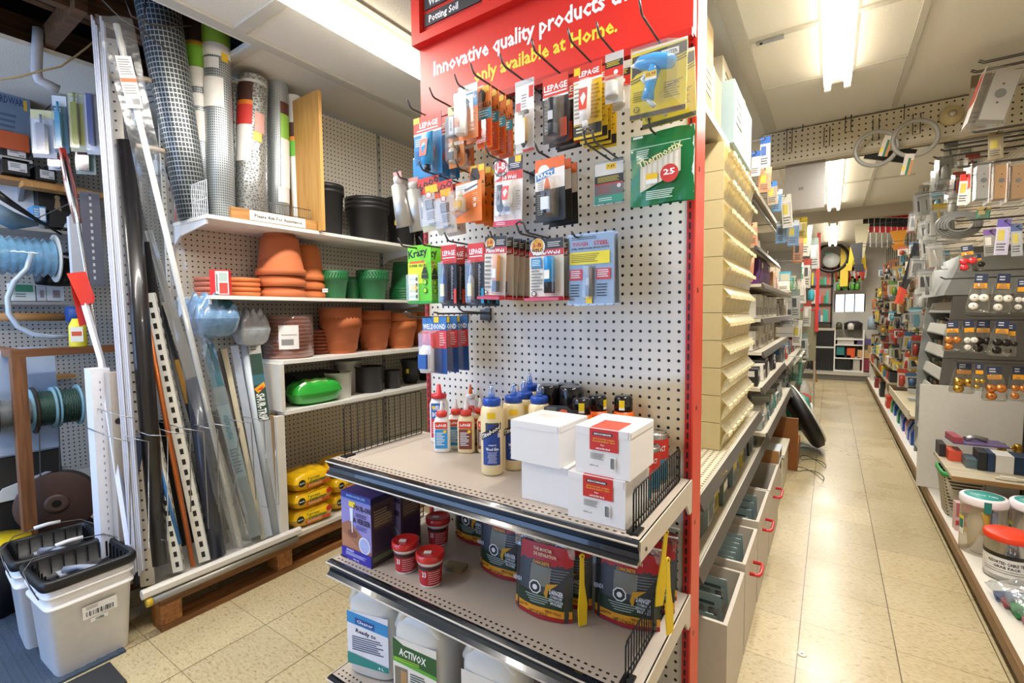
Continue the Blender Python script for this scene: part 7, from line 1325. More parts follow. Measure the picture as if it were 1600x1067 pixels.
# ================================================================ right side of the aisle
BX = .55
t = empty('base_shelf', 'white base shelf with a wooden edge running down the right of the aisle', 'shelf', (BX, 1.5, 0)); m = M(); m.box(.004, X1-BX-.002, 0, 8.75, .07, .10, mat('white_base_board', 'dedad0', .45)); part('shelf_board', m, t)
m = M(); m.box(-.012, .004, 0, 8.75, .055, .102, woodmat('wood_edging', '8a6a40', '6b4e2c', 1)); part('edging', m, t, 'wooden edging'); m = M(); m.box(.03, .05, 0, 8.75, 0, .07, mat('black_kick', '1c1610', .6)); part('kick_board', m, t, 'dark kick board')
BZ = .1005
def canister2(label, x, y, r, h, lid, body, inside, lab, txt=None, rz=-15):
    t = empty('tie_canister', label, 'canister', (x, y, BZ), (0, 0, math.radians(rz))); m = M(); m.lathe([(r*.92, 0), (r, .006), (r, h*.9)], body, seg=32, cap1=False); part('canister_body', m, t)
    m = M(); m.lathe([(r*1.04, h*.86), (r*1.06, h*.88), (r*1.06, h*.975), (r*.98, h), (.001, h)], C(lid), seg=32); part('lid', m, t)
    m = M()
    for (a, z0, z1, c, rr) in inside: m.tube([(math.sin(math.radians(a))*r*.78, -math.cos(math.radians(a))*r*.78, h*z0), (math.sin(math.radians(a+4))*r*.78, -math.cos(math.radians(a+4))*r*.78, h*(z0+z1)/2), (math.sin(math.radians(a))*r*.78, -math.cos(math.radians(a))*r*.78, h*z1)], .01, C(c), 8, rs=[rr*1.5, rr*.8, rr*1.4])
    m.lathe([(r*.6, .006), (r*.7, h*.5), (r*.4, h*.84)], mat('milky_ties', 'd8d2c2', .5), seg=20); part('cable_ties', m, t)
    m = M(); lab(m, r, h); part('label', m, t); return t
CB = film('clear_canister', 'f4f0e8', .14, .1)
def lab1(m, r, h):
    wrap(m, r, -75, -48, h*.3, h*.62, 'f0eeea', n=5); wrap(m, r, -72, -50, h*.4, h*.56, '1f7a6a', n=5, off=.001); wrap(m, r, -75, -48, h*.56, h*.62, 'e8d83a', n=5, off=.001); wrap(m, r*1.06, 5, 22, h*.78, h*.975, '12807a', n=4)
    m.lathe([(r*.86, h+.0008), (r*.86, h+.0015), (.001, h+.0015)], C('2fa09a'), seg=24); m.text('CABLE TIES', .014, C('e8f0ee'), (0, -.01, h+.003), (1, 0, 0), (0, 1, 0), width=r*1.2)
ins = [(12, .38, .78, 'e8b81c', .013), (34, .34, .8, '1f3f8a', .013), (52, .34, .6, '1f8a4a', .014)]
canister2('tall clear tub of cable ties with a white lid, nearer the aisle edge', .632, 3.10, .082, .275, 'f0eaf0', CB, ins, lab1); canister2('tall clear tub of cable ties with a white and teal lid, at the picture edge', .81, 3.12, .082, .275, 'f0eaf0', CB, ins, lab1, rz=-25)
def lab2(m, r, h): wrap(m, r, -95, 95, h*.12, h*.52, 'e8e6e2', n=18); wrap(m, r, -95, 95, h*.52, h*.6, '201e1c', n=18, off=.001); wtext(m, 'ASSORTED CABLE TIES', h*.06, '1c1c1c', r, h*.42, width=r*1.6); wtext(m, 'GRAB PACK', h*.05, '1c1c1c', r, h*.33, width=r*1.1); wrap(m, r, -60, 40, h*.2, h*.215, '6a6a6a', n=10, off=.001); wrap(m, r, -60, 60, h*.25, h*.262, '6a6a6a', n=10, off=.001)
canister2('squat tub with an orange-red lid and a white label of cable ties', .668, 2.86, .078, .20, 'e8401c', film('smoky_canister', 'a09480', .4), [(-20, .62, .84, 'e8b81c', .01), (10, .62, .84, '1c1c1c', .01), (35, .62, .84, 'd8c43a', .01), (-45, .6, .84, '2a3a7a', .01)], lab2)
t = empty('cord_bag', 'clear bag of blue, red and green cords on the near base shelf', 'bag', (.70, 2.56, BZ), (0, 0, .25))
for i, (c, y, z) in enumerate((('3a5a9a', .07, .02), ('b83a4a', .02, .022), ('3fae5a', -.03, .03), ('2f8a4a', -.05, .02), ('c87a8a', -.10, .018), ('8a9ab0', .0, .05))): m = M(); m.tube([(-.11, y, z), (-.04, y-.01, z+.012), (.03, y+.01, z+.006), (.11, y, z)], .018, mat('cord_'+c, c, .5, var=.5, scale=90), 8); part('cord', m, t)
m = M(); f = pil(.13, .14, .085, 8, .5, .006); m.grid(f(1), 18, 18, POLY); part('clear_bag', m, t)
m = M(); m.box(0, .16, 0, .05, 0, .15, C('d8b8b8')); p = U(1480, 815, Z=.1); t = empty('pink_carton', 'pink, white and yellow carton standing in front of the basket', 'box', (.575, p.y-.12, BZ), (0, 0, .1)); part('carton_body', m, t); m = M(); f = Face(m, .16, .15, -.001, Tm((.08, 0, .15))); f.P(0, 0, 1, .5, 'b86a70').P(.1, .3, 1, .48, '3a2a28').T('WATER SHUTOFF', .55, .55, .06, '2a2422', .8).P(0, .62, 1, .8, 'b83a3a').P(.1, .84, .95, .97, 'e0d03a'); part('print', m, t)
t = empty('mesh_basket', 'pale grid basket with a green rim by the aisle edge', 'basket', (.64, 3.62, BZ)); GB_ = pegboard('pale_grid_basket', 'c9c4b2', 1, 2, pitch=.018, hole=.005, dark='3a3428'); m = M(); m.lathe([(.07, 0), (.095, .235)], GB_, seg=32, sy=1.3, sq=5, cap1=False); part('basket_body', m, t); m = M(); m.lathe([(.094, .235), (.102, .235), (.102, .255), (.09, .255)], C('2f9a4a'), seg=32, sy=1.3, sq=5, cap0=False, cap1=False); part('rim', m, t, 'green rim')
m = M(); m.box(0, .44, 0, .55, -.02, 0, woodmat('shelf_wood_edge', 'cdc3ac', 'b8ab90', 0)); m.box(-.002, .44, -.003, 0, -.021, .001, woodmat('wood_edging_x', 'a9804c', '8a6538', 0)); solo('wooden_shelf', m, 'short wooden-edged shelf at knee height above the basket', 'shelf', (.562, 3.38, .375)); SH = .376
m = M(); m.box(.50, .98, 4.05, 4.068, .102, .78, mat('white_divider', 'dcdad4', .45)); solo('white_upright_board', m, 'plain white upright panel facing the camera behind the knee-high shelf', 'panel')
for i, (n_, x0, x1, y, z, h, c, c2, l) in enumerate((('a', .57, .60, 3.80, SH, .075, '2a2a30', '8a8a90', 'small black box at the left of the knee-high shelf'), ('b', .60, .66, 3.72, SH, .06, 'd8553c', 'f0e0d8', 'small orange-red box on the knee-high shelf'), ('c', .655, .70, 3.60, SH, .05, '5a7078', 'c8d0d4', 'small grey-blue box at the front of the knee-high shelf'),
      ('d', .70, .735, 3.58, SH, .10, '23262c', '8a9098', 'black slim box, first of the dark pair on the knee-high shelf'), ('e', .738, .765, 3.58, SH, .10, '1f3a5a', '5a8ab0', 'navy slim box, second of the dark pair on the knee-high shelf'), ('f', .77, .84, 3.58, SH, .095, 'e4e2de', '3a8a5a', 'white box with a green stripe beside the navy slim box'), ('g', .842, .905, 3.58, SH, .095, '1c3450', '2a4a6a', 'navy blue box between two white ones'), ('h', .907, .97, 3.58, SH, .09, 'e6e3dc', 'c8c4bc', 'white box at the picture edge on the knee-high shelf'))):
    t = empty('small_carton', l, 'box', ((x0+x1)/2, y, z)); m = M(); w_ = x1-x0; m.box(-w_/2, w_/2, 0, .13, 0, h, C(c)); part('carton_body', m, t); m = M(); f = Face(m, w_, h); f.P(.1, .1, .9, .3, c2).lines(.15, .4, .85, .85, 4, c2); part('print', m, t)
t = empty('purple_pack', 'flat violet and red pack lying on the small boxes', 'pack', (.73, 3.8, SH+.105), (0, 0, .1)); m = M(); m.box(-.12, .12, -.08, .08, 0, .008, C('6a5a8a')); part('backing_card', m, t); m = M(); m.box(-.12, -.08, -.08, .08, .0085, .04, C('a84a5a')); m.tube([(-.05, 0, .02), (0, .02, .03), (.05, 0, .02)], .014, STEEL, 8); part('tool', m, t)
for i, (x, y) in enumerate(((.86, 3.9), (.93, 3.92))): m = M(); m.lathe([(.014, 0), (.014, .05), (.02, .055), (.02, .09), (.012, .10)], GOLD, seg=16); m.tube([(0, 0, .07), (-.04, 0, .075)], .007, GOLD, 8); solo('brass_fitting', m, 'brass fitting standing behind the white boxes, %s one' % ('left', 'right')[i], 'fitting', (x, y, SH))
m = M(); m.tube([(.0, 0, 0), (.12, 0, .004), (.24, .02, 0)], .008, C('d8d2bc'), 6); m.box(.02, .08, -.01, .02, -.004, .012, C('e0dac6')); solo('white_clips', m, 'loose white clips below the navy box', 'clips', (.74, 3.44, SH+.006))
# tiered bin rack
GR = mat('grey_display_steel', '8e9290', .4); GRL = mat('pale_bin_lip', 'b6b4aa', .45)
t = empty('tiered_rack', 'tall grey tiered bin rack with sloping trays on the right of the aisle', 'rack', (0, 0, 0)); 
prof = [(.60, BZ), (1.0, BZ), (1.0, 1.66), (.70, 1.66), (.66, 1.5), (.60, .8)]
for y in (4.09, 5.05): m = M(); m.prism(prof, 'y', y, y+.015, GR if y > 5 else mat('shaded_grey_steel', '605d58', .45)); part('side_panel', m, t, 'grey side panel')  # near panel in a darker grey: its shade is painted into the colour
m = M(); m.prism([(.60, 1.36), (.61, 1.36), (.70, 1.62), (.69, 1.62)], 'y', 4.085, 5.05, GR); m.prism([(.60, 1.36), (1.0, 1.36), (1.0, 1.62), (.69, 1.62)], 'y', 4.080, 4.086, GR); part('header_panel', m, t, 'sloping grey header')
for i in range(8):
    z = .16+i*.155; x = .60+.008*i; m = M(); m.prism([(x, z), (x+.01, z), (x+.03, z+.075), (x+.02, z+.075)], 'y', 4.105, 5.05, GRL); m.prism([(x, z), (1.0, z+.06), (1.0, z+.07), (x, z+.01)], 'y', 4.105, 5.05, GR); part('tray', m, t)
    for k in range(6): m = M(); m.box(x+.05, x+.2, 4.13+k*.15, 4.25+k*.15, z+.03, z+.08+R.random()*.03, mat('small_parts_%d' % (k % 3), ('6a6a62', 'b8a070', '9aa0a0')[k % 3], .4, .4, var=.6, scale=150, bump=1)); part('loose_parts', m, t)
# hardware hung on long hooks at the right
RY = 3.1; PH = [0]
def rbar(px, py, Y, label):
    p = U(px, py, Y=Y); m = M(); m.tube([(0, 0, 0.012), (.02, 0, 0), (X1-p.x-.002, 0, 0)], .0032, WIRE, 6); m.tube([(0, .02, 0.012), (.02, .02, 0), (X1-p.x-.002, .02, 0)], .0032, WIRE, 6); solo('display_hook', m, label, 'hook', p, group='long display hooks on the right wall')
for i, (a, b, Y) in enumerate(((1530, 98, 3.1), (1518, 113, 3.3), (1512, 124, 3.6), (1507, 145, 3.9), (1498, 163, 4.2), (1516, 207, 3.1), (1492, 262, 3.15), (1480, 228, 3.6), (1470, 236, 4.0), (1458, 247, 4.4), (1452, 256, 4.8), (1490, 346, 3.2), (1468, 360, 3.7), (1474, 372, 3.9), (1500, 424, 3.2), (1470, 436, 3.7), (1510, 494, 3.15), (1478, 500, 3.7), (1490, 566, 3.15), (1468, 560, 3.7))): rbar(a, b, Y, 'long steel display hook on the right wall, %s' % ('at '+['ceiling height', 'just below the ceiling', 'above the smoke-ringed beam end', 'level with the beam top', 'level with the beam middle', 'over the brown card', 'over the outlet boxes', 'far side high', 'far side under the beam', 'furthest under the beam', 'furthest low under the beam', 'over the violet card', 'beside the wire bundle', 'below the wire bundle', 'over the white discs', 'bare beside the rack header', 'over the dark knobs', 'beside the dark knobs', 'over the brass knobs', 'beside the brass knobs'][i]))
def side_box(label, px0, px1, py0, py1, Y, dep, face, card, hole='5a5c5a', tilt=0, cat='outlet box'):
    "a clear pack whose boxed metal part shows its side; the card faces the aisle (-x)"
    a = U(px0, (py0+py1)/2, Y=Y); b = U(px1, (py0+py1)/2, Y=Y); T_ = U((px0+px1)/2, py0, Y=Y); h = T_.z-U((px0+px1)/2, py1, Y=Y).z; w = b.x-a.x
    t = empty('outlet_pack', label, cat, (a.x, Y, T_.z), (0, math.radians(tilt), 0)); fm = mat('face_'+face, face, .35, .4)
    m = M(); m.box(w*.3, w, 0, dep, -h*.92, -h*.06, fm); m.lathe([(w*.16, 0), (w*.16, .001)], C(hole), seg=16, X=Tm((w*.64, -.001, -h*.46)) @ Rx(90)); 
    for z in (.3, .62): m.lathe([(w*.04, 0), (w*.04, .0012)], C('2a2a2a'), seg=8, X=Tm((w*.64, -.001, -h*z)) @ Rx(90))
    part('metal_box', m, t); m = M(); f = Face(m, dep*1.3, h, -.001, Rz(-90) @ Tm((-dep*.6, 0, 0))); m.box(0, .0015, -.01, dep*1.3, -h, 0, C('e6e4e2')); f.P(0, .0, 1, .2, 'e8e6e4').P(0, .1, 1, .6, card).T('GALVANIZED', .5, .35, .07, 'f4f0ee', .8, rot=90); part('backing_card', m, t)
    m = M(); m.box(.002, w*1.04, -.006, dep*1.05, -h*1.0, -.0, CLEAR); part('blister', m, t); return t
side_box('large silver metal box pack with a red card, topmost at the right edge', 1540, 1600, 98, 186, 3.1, .09, 'a9a7a2', 'd84a34', tilt=14)
for i, (a, b, c) in enumerate(((1516, 1549, '9a9a96'), (1545, 1576, 'b08a58'), (1572, 1602, 'a8845a'))): side_box('%s box pack in the row of three below the beam end' % ('silver', 'tan', 'copper-coloured rightmost')[i], a, b, 254, 315, 3.15, .07, c, 'd8342a')
hangaisle('brown printed card hanging in front of the beam end', 1534, 116, 200, 32, 3.25, '8a7a64', '6a5c4a'); hangaisle('small brown card below the large silver box', 1556, 206, 248, 24, 3.3, 'a89878', '8a7a5c'); hangaisle('white and red edged card left of the outlet boxes', 1510, 272, 320, 18, 3.2, 'e8e4e0', 'd8342a'); hangaisle('teal and cream pack below the outlet boxes', 1538, 324, 342, 22, 3.2, '1f7a5a', 'c8a860')
hangaisle('violet and white card beside the red hooks pack', 1570, 342, 398, 22, 3.15, 'c8c4e0', '6a5aa8'); hangaisle('blue and clear pack right of the violet card', 1588, 350, 400, 18, 3.15, 'b0b4bc', '5a6a9a'); hangaisle('grey pack with a yellow sticker left of the violet card', 1546, 358, 400, 20, 3.2, '9a968c', '7a5a9a')
# red cluster, discs, knobs, brass
def knobpack(label, px, py0, py1, wpx, Y, kind, lab=None, n=3):
    T_ = U(px, py0, Y=Y); h = T_.z-U(px, py1, Y=Y).z; w = U(px+wpx/2, py0, Y=Y).x-U(px-wpx/2, py0, Y=Y).x; t = empty('hardware_pack', label, 'hardware pack', T_, (0, math.radians(R.uniform(-6, 6)), math.radians(R.uniform(-8, 8))), None)
    mt = {'white': mat('white_disc', 'd8d4c8', .4), 'dark': mat('dark_bronze', '2c2826', .3, .6), 'brass': GOLD, 'red': mat('red_part', 'c8242c', .35, coat=.4), 'copper': mat('orange_brass', 'c87a3a', .3, .6)}[kind]; r = w*.24
    for k in range(n):
        m = M(); x = (-.5+(k % 2))*w*.42; z = -h*(.62+.22*(k//2)); m.lathe([(.001, -r*.5), (r*.9, -r*.4), (r, 0), (r*.7, r*.25), (r*.3, r*.4)], mt, seg=18, X=Tm((x, -.03, z)) @ Rx(80)); m.lathe([(r*.16, r*.41), (r*.16, r*.43)], C('1c1a18'), seg=8, X=Tm((x, -.03, z)) @ Rx(80)); part('knob', m, t)
    m = M(); f = Face(m, w*.6, h*.4, -.012); m.box(-w*.3, w*.3, -.01, 0, -h*.4, 0, C('3a4250')); f.P(0, 0, 1, .6, lab or '2a3450').P(0, .6, 1, .95, 'e8a01c').lines(.15, .15, .8, .5, 2, 'c8ccd8'); part('card_header', m, t)
    m = M(); m.lathe([(w*.52, -h), (w*.56, -h*.9), (w*.42, -h*.35), (w*.2, 0)], film('formed_clear_pack', 'e8e8e4', .10, .08), seg=18, sy=.5); part('blister', m, t)
for i, (a, b, c, w_, k) in enumerate(((1534, 428, 488, 34, 'white'), (1568, 428, 490, 34, 'white'), (1598, 436, 488, 26, 'white'), (1488, 502, 548, 30, 'copper'), (1512, 500, 550, 26, 'white'), (1536, 500, 552, 34, 'dark'), (1566, 500, 556, 34, 'dark'), (1580, 505, 556, 22, 'dark'), (1506, 566, 614, 38, 'brass'), (1530, 568, 610, 20, 'brass'), (1552, 572, 626, 38, 'copper'), (1590, 572, 626, 30, 'copper'), (1510, 384, 424, 30, 'red'), (1524, 398, 424, 24, 'dark'))):
    knobpack('clear pack of %s knobs, %s' % ({'white': 'white disc', 'dark': 'dark bronze', 'brass': 'brass', 'copper': 'copper-toned', 'red': 'red'}[k], ['leftmost of the white disc row', 'middle of the white disc row', 'rightmost of the white disc row', 'left end of the dark row', 'second in the dark row', 'third in the dark row', 'fourth in the dark row', 'fifth in the dark row', 'left end of the lowest row', 'second in the lowest row', 'third in the lowest row', 'right end of the lowest row', 'under the violet card row', 'beside the red pack'][i]), a, b, c, w_, 3.12+.04*(i % 3), k)
m = M(); f = pil(.04, .05, .3, 4); m.box(0, .09, 0, .06, 0, .36, C('3a3c44')); p = U(1590, 690, Y=2.9); t = empty('parts_box', 'dark and white box with bar code at the picture edge above the tubs', 'box', (p.x-.02, 2.9, SH)); t.location.z = .58; part('box_body', m, t); m = M(); F_ = Face(m, .09, .36, -.001, Tm((.045, 0, .36))); F_.P(0, 0, 1, .35, 'e4e2de').code(.1, .2, .6, .33).disc(.4, .08, .3, 'e8c83a').P(0, 0, 1, .02, 'c83a5a'); part('label', m, t)
m = M(); m.box(-.10, .25, -.02, .09, -.02, 0, mat('grey_display_steel', '8a8c88')); solo('small_ledge', m, 'small grey ledge under the bar-coded box', 'ledge', (p.x-.02, 2.9, .579)) if False else None
t.location = (.93, 3.15, .10); t.location.z = BZ+.48; 
m = M(); m.box(0, .16, 0, .2, 0, .478, mat('hidden_carton', '6a5a44', .8)); solo('carton', m, 'brown carton at the picture edge carrying the bar-coded box', 'box', (.90, 3.12, BZ))
m = M(); 
for i in range(5): r_ = .035+.007*i; m.tube([(r_*1.6*math.cos(a*PI/8+i), .01*i, r_*math.sin(a*PI/8+i)*1.2) for a in range(16)], .006, mat('grey_cable', '8c8e8c', .4), 6, closed=True)
solo('cable_bundle', m, 'grey cable bundle hanging beside the rack header', 'cable', U(1500, 350, Y=3.7)+Vector((0, 0, -.0)))
# pegboard beam fittings
BY = 3.735
for i, (a, b, w_, h, l) in enumerate(((1234, 222, .03, .16, 'left end'), (1255, 200, .004, .06, 'single prong'), (1292, 216, .03, .12, 'square one'), (1325, 196, .03, .10, 'double-prong one'), (1368, 205, .03, .13, 'holding the left hose ring'), (1431, 196, .035, .12, 'holding the right hose ring'), (1412, 175, .004, .11, 'dark single prong'))):
    m = M(); hw = w_/2; m.tube([(-hw, 0, h/2), (-hw, -.03, h/2), (-hw, -.035, -h/2), (hw, -.035, -h/2), (hw, -.03, h/2), (hw, 0, h/2)] if w_ > .01 else [(0, 0, h/2), (0, -.03, h/2), (0, -.03, -h/2)], .003, WIRE, 6); solo('beam_hook', m, 'wire hook on the pegboard header, %s' % l, 'hook', U(a, b, Y=BY), group='hooks on the pegboard header')
for i, (a, b, r_) in enumerate(((1366, 236, .10), (1427, 220, .10))):
    m = M(); m.tube([(r_*math.cos(k*PI/16)*1.02, -.05, r_*math.sin(k*PI/16)) for k in range(32)], .012, mat('grey_hose', '9a9a94', .35), 10, closed=True); o = U(a, b, Y=3.68); t = empty('hose_ring', 'grey hose ring hanging from the header, %s one' % ('left', 'right')[i], 'hose', o, (0, math.radians(-10+20*i), math.radians(R.uniform(-8, 8)))); part('hose', m, t)
    m = M(); f = Face(m, .045, .12, 0, Tm((r_*(.7 if i == 0 else -.05), -.065, r_*.5 if i == 0 else -r_*.9)) @ Ry(25-25*i)); f.P(0, 0, 1, 1, 'd8cfc4').P(.45, .2, .72, 1, '2f7a5c').P(.72, .3, 1, 1, 'c88a5a').P(0, .6, .3, .8, 'f0d43a'); part('tag', m, t)
m = M(); m.lathe([(.001, .045), (.022, .042), (.03, .03), (.048, .024), (.053, .01), (.055, 0)], mat('aged_ivory', 'c9b98c', .4), seg=28, X=Rx(90)); m.lathe([(.001, .047), (.02, .045)], mat('ivory_centre', 'd8d0bc', .25), seg=20, X=Rx(90)); solo('smoke_detector', m, 'round ivory detector on the right end of the pegboard header', 'detector', U(1486, 181, Y=BY))
m = M(); m.box(-.23, .0, -.002, .002, -.31, 0, mat('grey_translucent_sheet', 'a39c94', .25, coat=.6)); m.add([(-.15, -.0025, -.16), (-.12, -.0025, -.16), (-.12, -.0025, -.18), (-.15, -.0025, -.18)], [(0, 1, 2, 3)], C('77716b')); p = U(1290, 250, Y=3.79); solo('grey_sheet', m, 'grey sheet hanging under the pegboard header', 'sheet', (p.x, 3.79, 2.2645))
m = M(); m.box(0, .3, 0, .02, -.1, 0, mat('black_bracket', '1a1a1c', .5)); m.v = [Ry(18) @ v for v in m.v]; solo('black_bar', m, 'black bar behind the hose rings under the ceiling', 'bar', U(1358, 226, Y=4.6)+Vector((0, 0, 0)))
# ================================================================ far right wall goods and the back of the shop
def small_hang(label, p, w, h, c, c2, shape=0, grp=None, rz=0):
    p = Vector(p)
    t = empty('hanging_pack', label, 'hanging pack', p, (0, math.radians(R.uniform(-6, 6)), math.radians(rz)), grp); m = card_body(w, h, c); f = Face(m, w, h); f.P(0, 0, 1, .24, c2).P(.15, .35, .8, .8, R.choice(['c8c4b8', '2a2c30', '3a3834', 'a8903a', c2, '8a9090', '5a564e'])); part('backing_card', m, t)
    m = M(); k = mat('tool_'+c2, c2, .4)
    if shape == 0: m.box(-w*.2, w*.2, -.03, -.003, -h*.9, -h*.35, k)
    elif shape == 1: m.tube([(-w*.1, -.02, -h*.3), (w*.05, -.02, -h*.7), (w*.15, -.02, -h*1.15)], w*.1, k, 8, rs=[w*.08, w*.1, w*.16])
    else: m.lathe([(w*.1, -h*.95), (w*.24, -h*.9), (w*.22, -h*.5), (w*.08, -h*.4)], k, (0, -.03, 0), 12)
    part('tool', m, t)
    if p.x < 1: hk_ = M(); xw = X1-.001; hk_.tube([(0, 0, 0), (xw-p.x, 0, 0)] if p.y < 10.5 else [(0, 0, 0), (0, .39, 0)], .0025, WIRE, 5); solo('display_hook', hk_, hooklab(label), 'hook', Vector(p)+Vector((0, 0, -.008)))
    if p.y < 5.3 and p.x > .3: part('blister', blister(w*1.3, h*1.1, .0, .1, 1, 1, .05), t)
    return t
PAL = [('b8b2a2', 'a03a2c'), ('a8a49a', '3a5a7a'), ('8a8e8a', 'b88a2c'), ('bdb6a2', '2a2c30'), ('7a7468', 'b0622c'), ('a8a49c', '5a7a3a'), ('94907f', '7a2a24'), ('b8ac80', 'c8ac28'), ('807a70', '1c1c1e'), ('96907c', '5a4228'), ('b0b4b0', '4a8494'), ('726e66', '943028')]
rows = [(1.95, 'top'), (1.78, 'second'), (1.6, 'third'), (1.42, 'fourth'), (1.24, 'fifth'), (1.06, 'sixth'), (.88, 'seventh'), (.70, 'lowest')]
for ri, (z, rn) in enumerate(rows):
    y = 5.2+.1*(ri % 2); k = 0
    while y < 10.0 and k < 19:
        c, c2 = PAL[R.randrange(len(PAL))]; w_ = R.uniform(.05, .11); h = R.uniform(.09, .19)
        x = (.60 if z < 1.7 else .66)+R.uniform(-.02, .1)
        small_hang('hanging tool pack on the far right wall, %s row, %s from the near end' % (rn, ORD[k]), (x, y, z+R.uniform(-.03, .03)), w_, h, c, c2, R.randrange(3), None, R.uniform(-25, 15)); y += R.uniform(.2, .3); k += 1
    m = M(); m.box(.0, .3, 0, 4.7, -.004, .004, mat('thin_grid_bar', '3a3834', .5)) if False else m.tube([(0, 0, 0), (0, 4.7, 0)], .004, BWIRE, 5); solo('grid_bar', m, 'black horizontal bar of the far right wall grid, %s row' % rn, 'bar', (.73, 5.25, z+.03))
for i in range(14): m = M(); m.tube([(0, 0, 0), (0, 0, 1.5)], .004, BWIRE, 5); solo('grid_bar', m, 'black vertical bar of the far right wall grid, %s from the near end' % ORD[i], 'bar', (.735, 6.2+i*.28, .75))
# near cluster between the outlet packs and the rack (under the beam)
NP = [(1440, 300, 3), (1452, 284, 0), (1462, 300, 10), (1470, 262, 7), (1478, 290, 3), (1490, 300, 5), (1500, 268, 0), (1432, 330, 8), (1446, 344, 10), (1458, 336, 6), (1468, 318, 7), (1480, 330, 10), (1448, 368, 7), (1460, 380, 3), (1474, 392, 10), (1436, 400, 4), (1446, 420, 9), (1438, 452, 3), (1430, 480, 10), (1486, 222, 6), (1476, 244, 7), (1508, 226, 3), (1520, 240, 0)]
for i, (a, b, k) in enumerate(NP): Y = 4.2+((i*37) % 10)*.11; small_hang('hanging pack in the cluster under the header beam, %s, %s' % (['white', 'blue', 'amber', 'dark', 'orange', 'green', 'maroon', 'yellow', 'black', 'brown', 'teal', 'red'][k]+'-marked', ORD[i] if i < 20 else 'last but %s' % ('two', 'one', 'none')[i-20]), U(a, b, Y=Y), .075, .16, ('a8aaa6', 'c0c0ba', '8e908c')[i % 3], ('9a9c9a', 'c8c8c2', PAL[k][1], '6a6c6a')[i % 4], i % 3)
for i in range(5): m = M(); m.lathe([(.018, -.42), (.018, 0)], CHROME, seg=12); solo('chrome_tube', m, 'chrome tube hanging under the header beam, %s from the left' % ORD[i], 'tube', U(1440+i*6, 300, Y=4.9+.02*i)+Vector((0, 0, .05)), (0, .04, 0), group='chrome tubes under the header beam')
# clamps
for i in range(9):
    t = empty('bar_clamp', 'red and black clamp in the row below the second beam, %s from the left' % ORD[i], 'clamp', U(1353+i*9, 328, Y=7.3), (0, 0, 0), 'clamps below the second beam'); m = M(); m.box(-.03, .03, -.02, .02, -.09, 0, mat('clamp_red', 'c8202c', .35)); m.box(-.022, .022, -.02, .02, -.27, -.2, mat('clamp_red', 'c8202c')); part('jaws', m, t); m = M(); m.box(-.026, .026, -.025, .0, -.2, -.1, BLACK); m.box(-.006, .006, 0, .01, -.45, 0, STEEL); part('handle', m, t)
m = M(); m.box(-.02, .8, 0, .02, 0, .04, C('c8c0b0')); solo('clamp_rail', m, 'pale rail from which the clamps hang', 'rail', U(1352, 325, Y=7.33))
def saw(label, a, b, c, c2, L=.5, w=.12, Y=7.0, tilt=20):
    t = empty('hand_saw', label, 'saw', U(a, b, Y=Y), (0, math.radians(tilt), 0)); m = M(); m.prism([(-w/2, 0), (w/2, 0), (w*.25, -L), (-w*.1, -L)], 'y', -.003, .003, C(c)); part('blade', m, t); m = M(); m.prism([(-w*.4, -L*.8), (w*.4, -L*.82), (w*.5, -L*1.1), (-w*.2, -L*1.12)], 'y', -.015, .015, C(c2)); part('handle', m, t); m = M(); m.tube([(0, .005, -.01), (X1-.002-t.location.x, .005, -.01)], .003, WIRE, 5); q = part('hanger', m, t, rot=(0, -math.radians(tilt), 0))
saw('large yellow-sheathed tool hanging beside the far lamp', 1347, 350, 'd8cfae', 'd8b81c', .5, .15, 7.2, 2); saw('yellow and white saw cover left of the clamps', 1335, 385, 'd8b81c', 'c8a81c', .26, .08, 7.0, 12); saw('orange and white tool under the clamps', 1404, 360, 'c8861c', 'b8721c', .2, .16, 7.0, 0)
saw('black and orange saw near the wire grid end', 1434, 380, '1c1c1e', 'd8502c', .5, .06, 5.6, 14); saw('second black and orange saw near the grid end', 1440, 392, '2a2a2c', 'c8442c', .42, .05, 5.4, 18); saw('black blade tool left of the clamps', 1338, 380, '2a2a2c', '1a1a1c', .3, .12, 6.8, -5)
# base shelf goods further down
for i, (c, x) in enumerate((('1f4a9a', .60), ('1f4fa8', .60), ('b02a4a', .61), ('1f4fa8', .60), ('2a5ab0', .61), ('1f7a5a', .60), ('1f4fa8', .61), ('3a8a4a', .60))): m = M(); m.prism([(0, 0), (.25, 0), (.25, .17), (.03, .17), (0, .10)], 'y', 0, .11, mat('bin_'+c, c, .35, coat=.3)); solo('parts_bin', m, 'plastic parts bin on the base shelf, %s in the coloured row from the near end' % ORD[i], 'bin', (x, 5.25+i*.19+(.25 if i > 5 else 0), BZ), group=None)
t = empty('pad_tray', 'pale tray of white pads above the coloured bins', 'tray', (.58, 5.2, .36)); m = M(); m.box(0, .42, 0, 1.6, -.02, 0, C('c8bc9c')); m.box(-.01, 0, 0, 1.6, -.03, .05, C('d0c8b0')); part('tray_body', m, t); m = M()
for i in range(24): x, y = R.random()*.3+.02, R.random()*1.4+.02; m.box(x, x+.1, y, y+.12, .001, .02+R.random()*.03, C(R.choice(['dcd8cc', 'c8ccc8', '9fb8b0'])))
part('pads', m, t); m = M(); m.box(.38, .42, .1, .14, -.26, -.02, BEI); m.box(.38, .42, 1.4, 1.44, -.26, -.02, BEI); part('support', m, t)
FL = [('c83a2a', .16, .14), ('e0dccf', .12, .3), ('d8c83a', .14, .12), ('2a2a2c', .15, .2), ('d86a2c', .16, .2), ('b8b4a8', .14, .16), ('8a2a2a', .12, .14), ('3a6a8a', .15, .12), ('c8a84a', .16, .16), ('d8d4c8', .14, .22)]
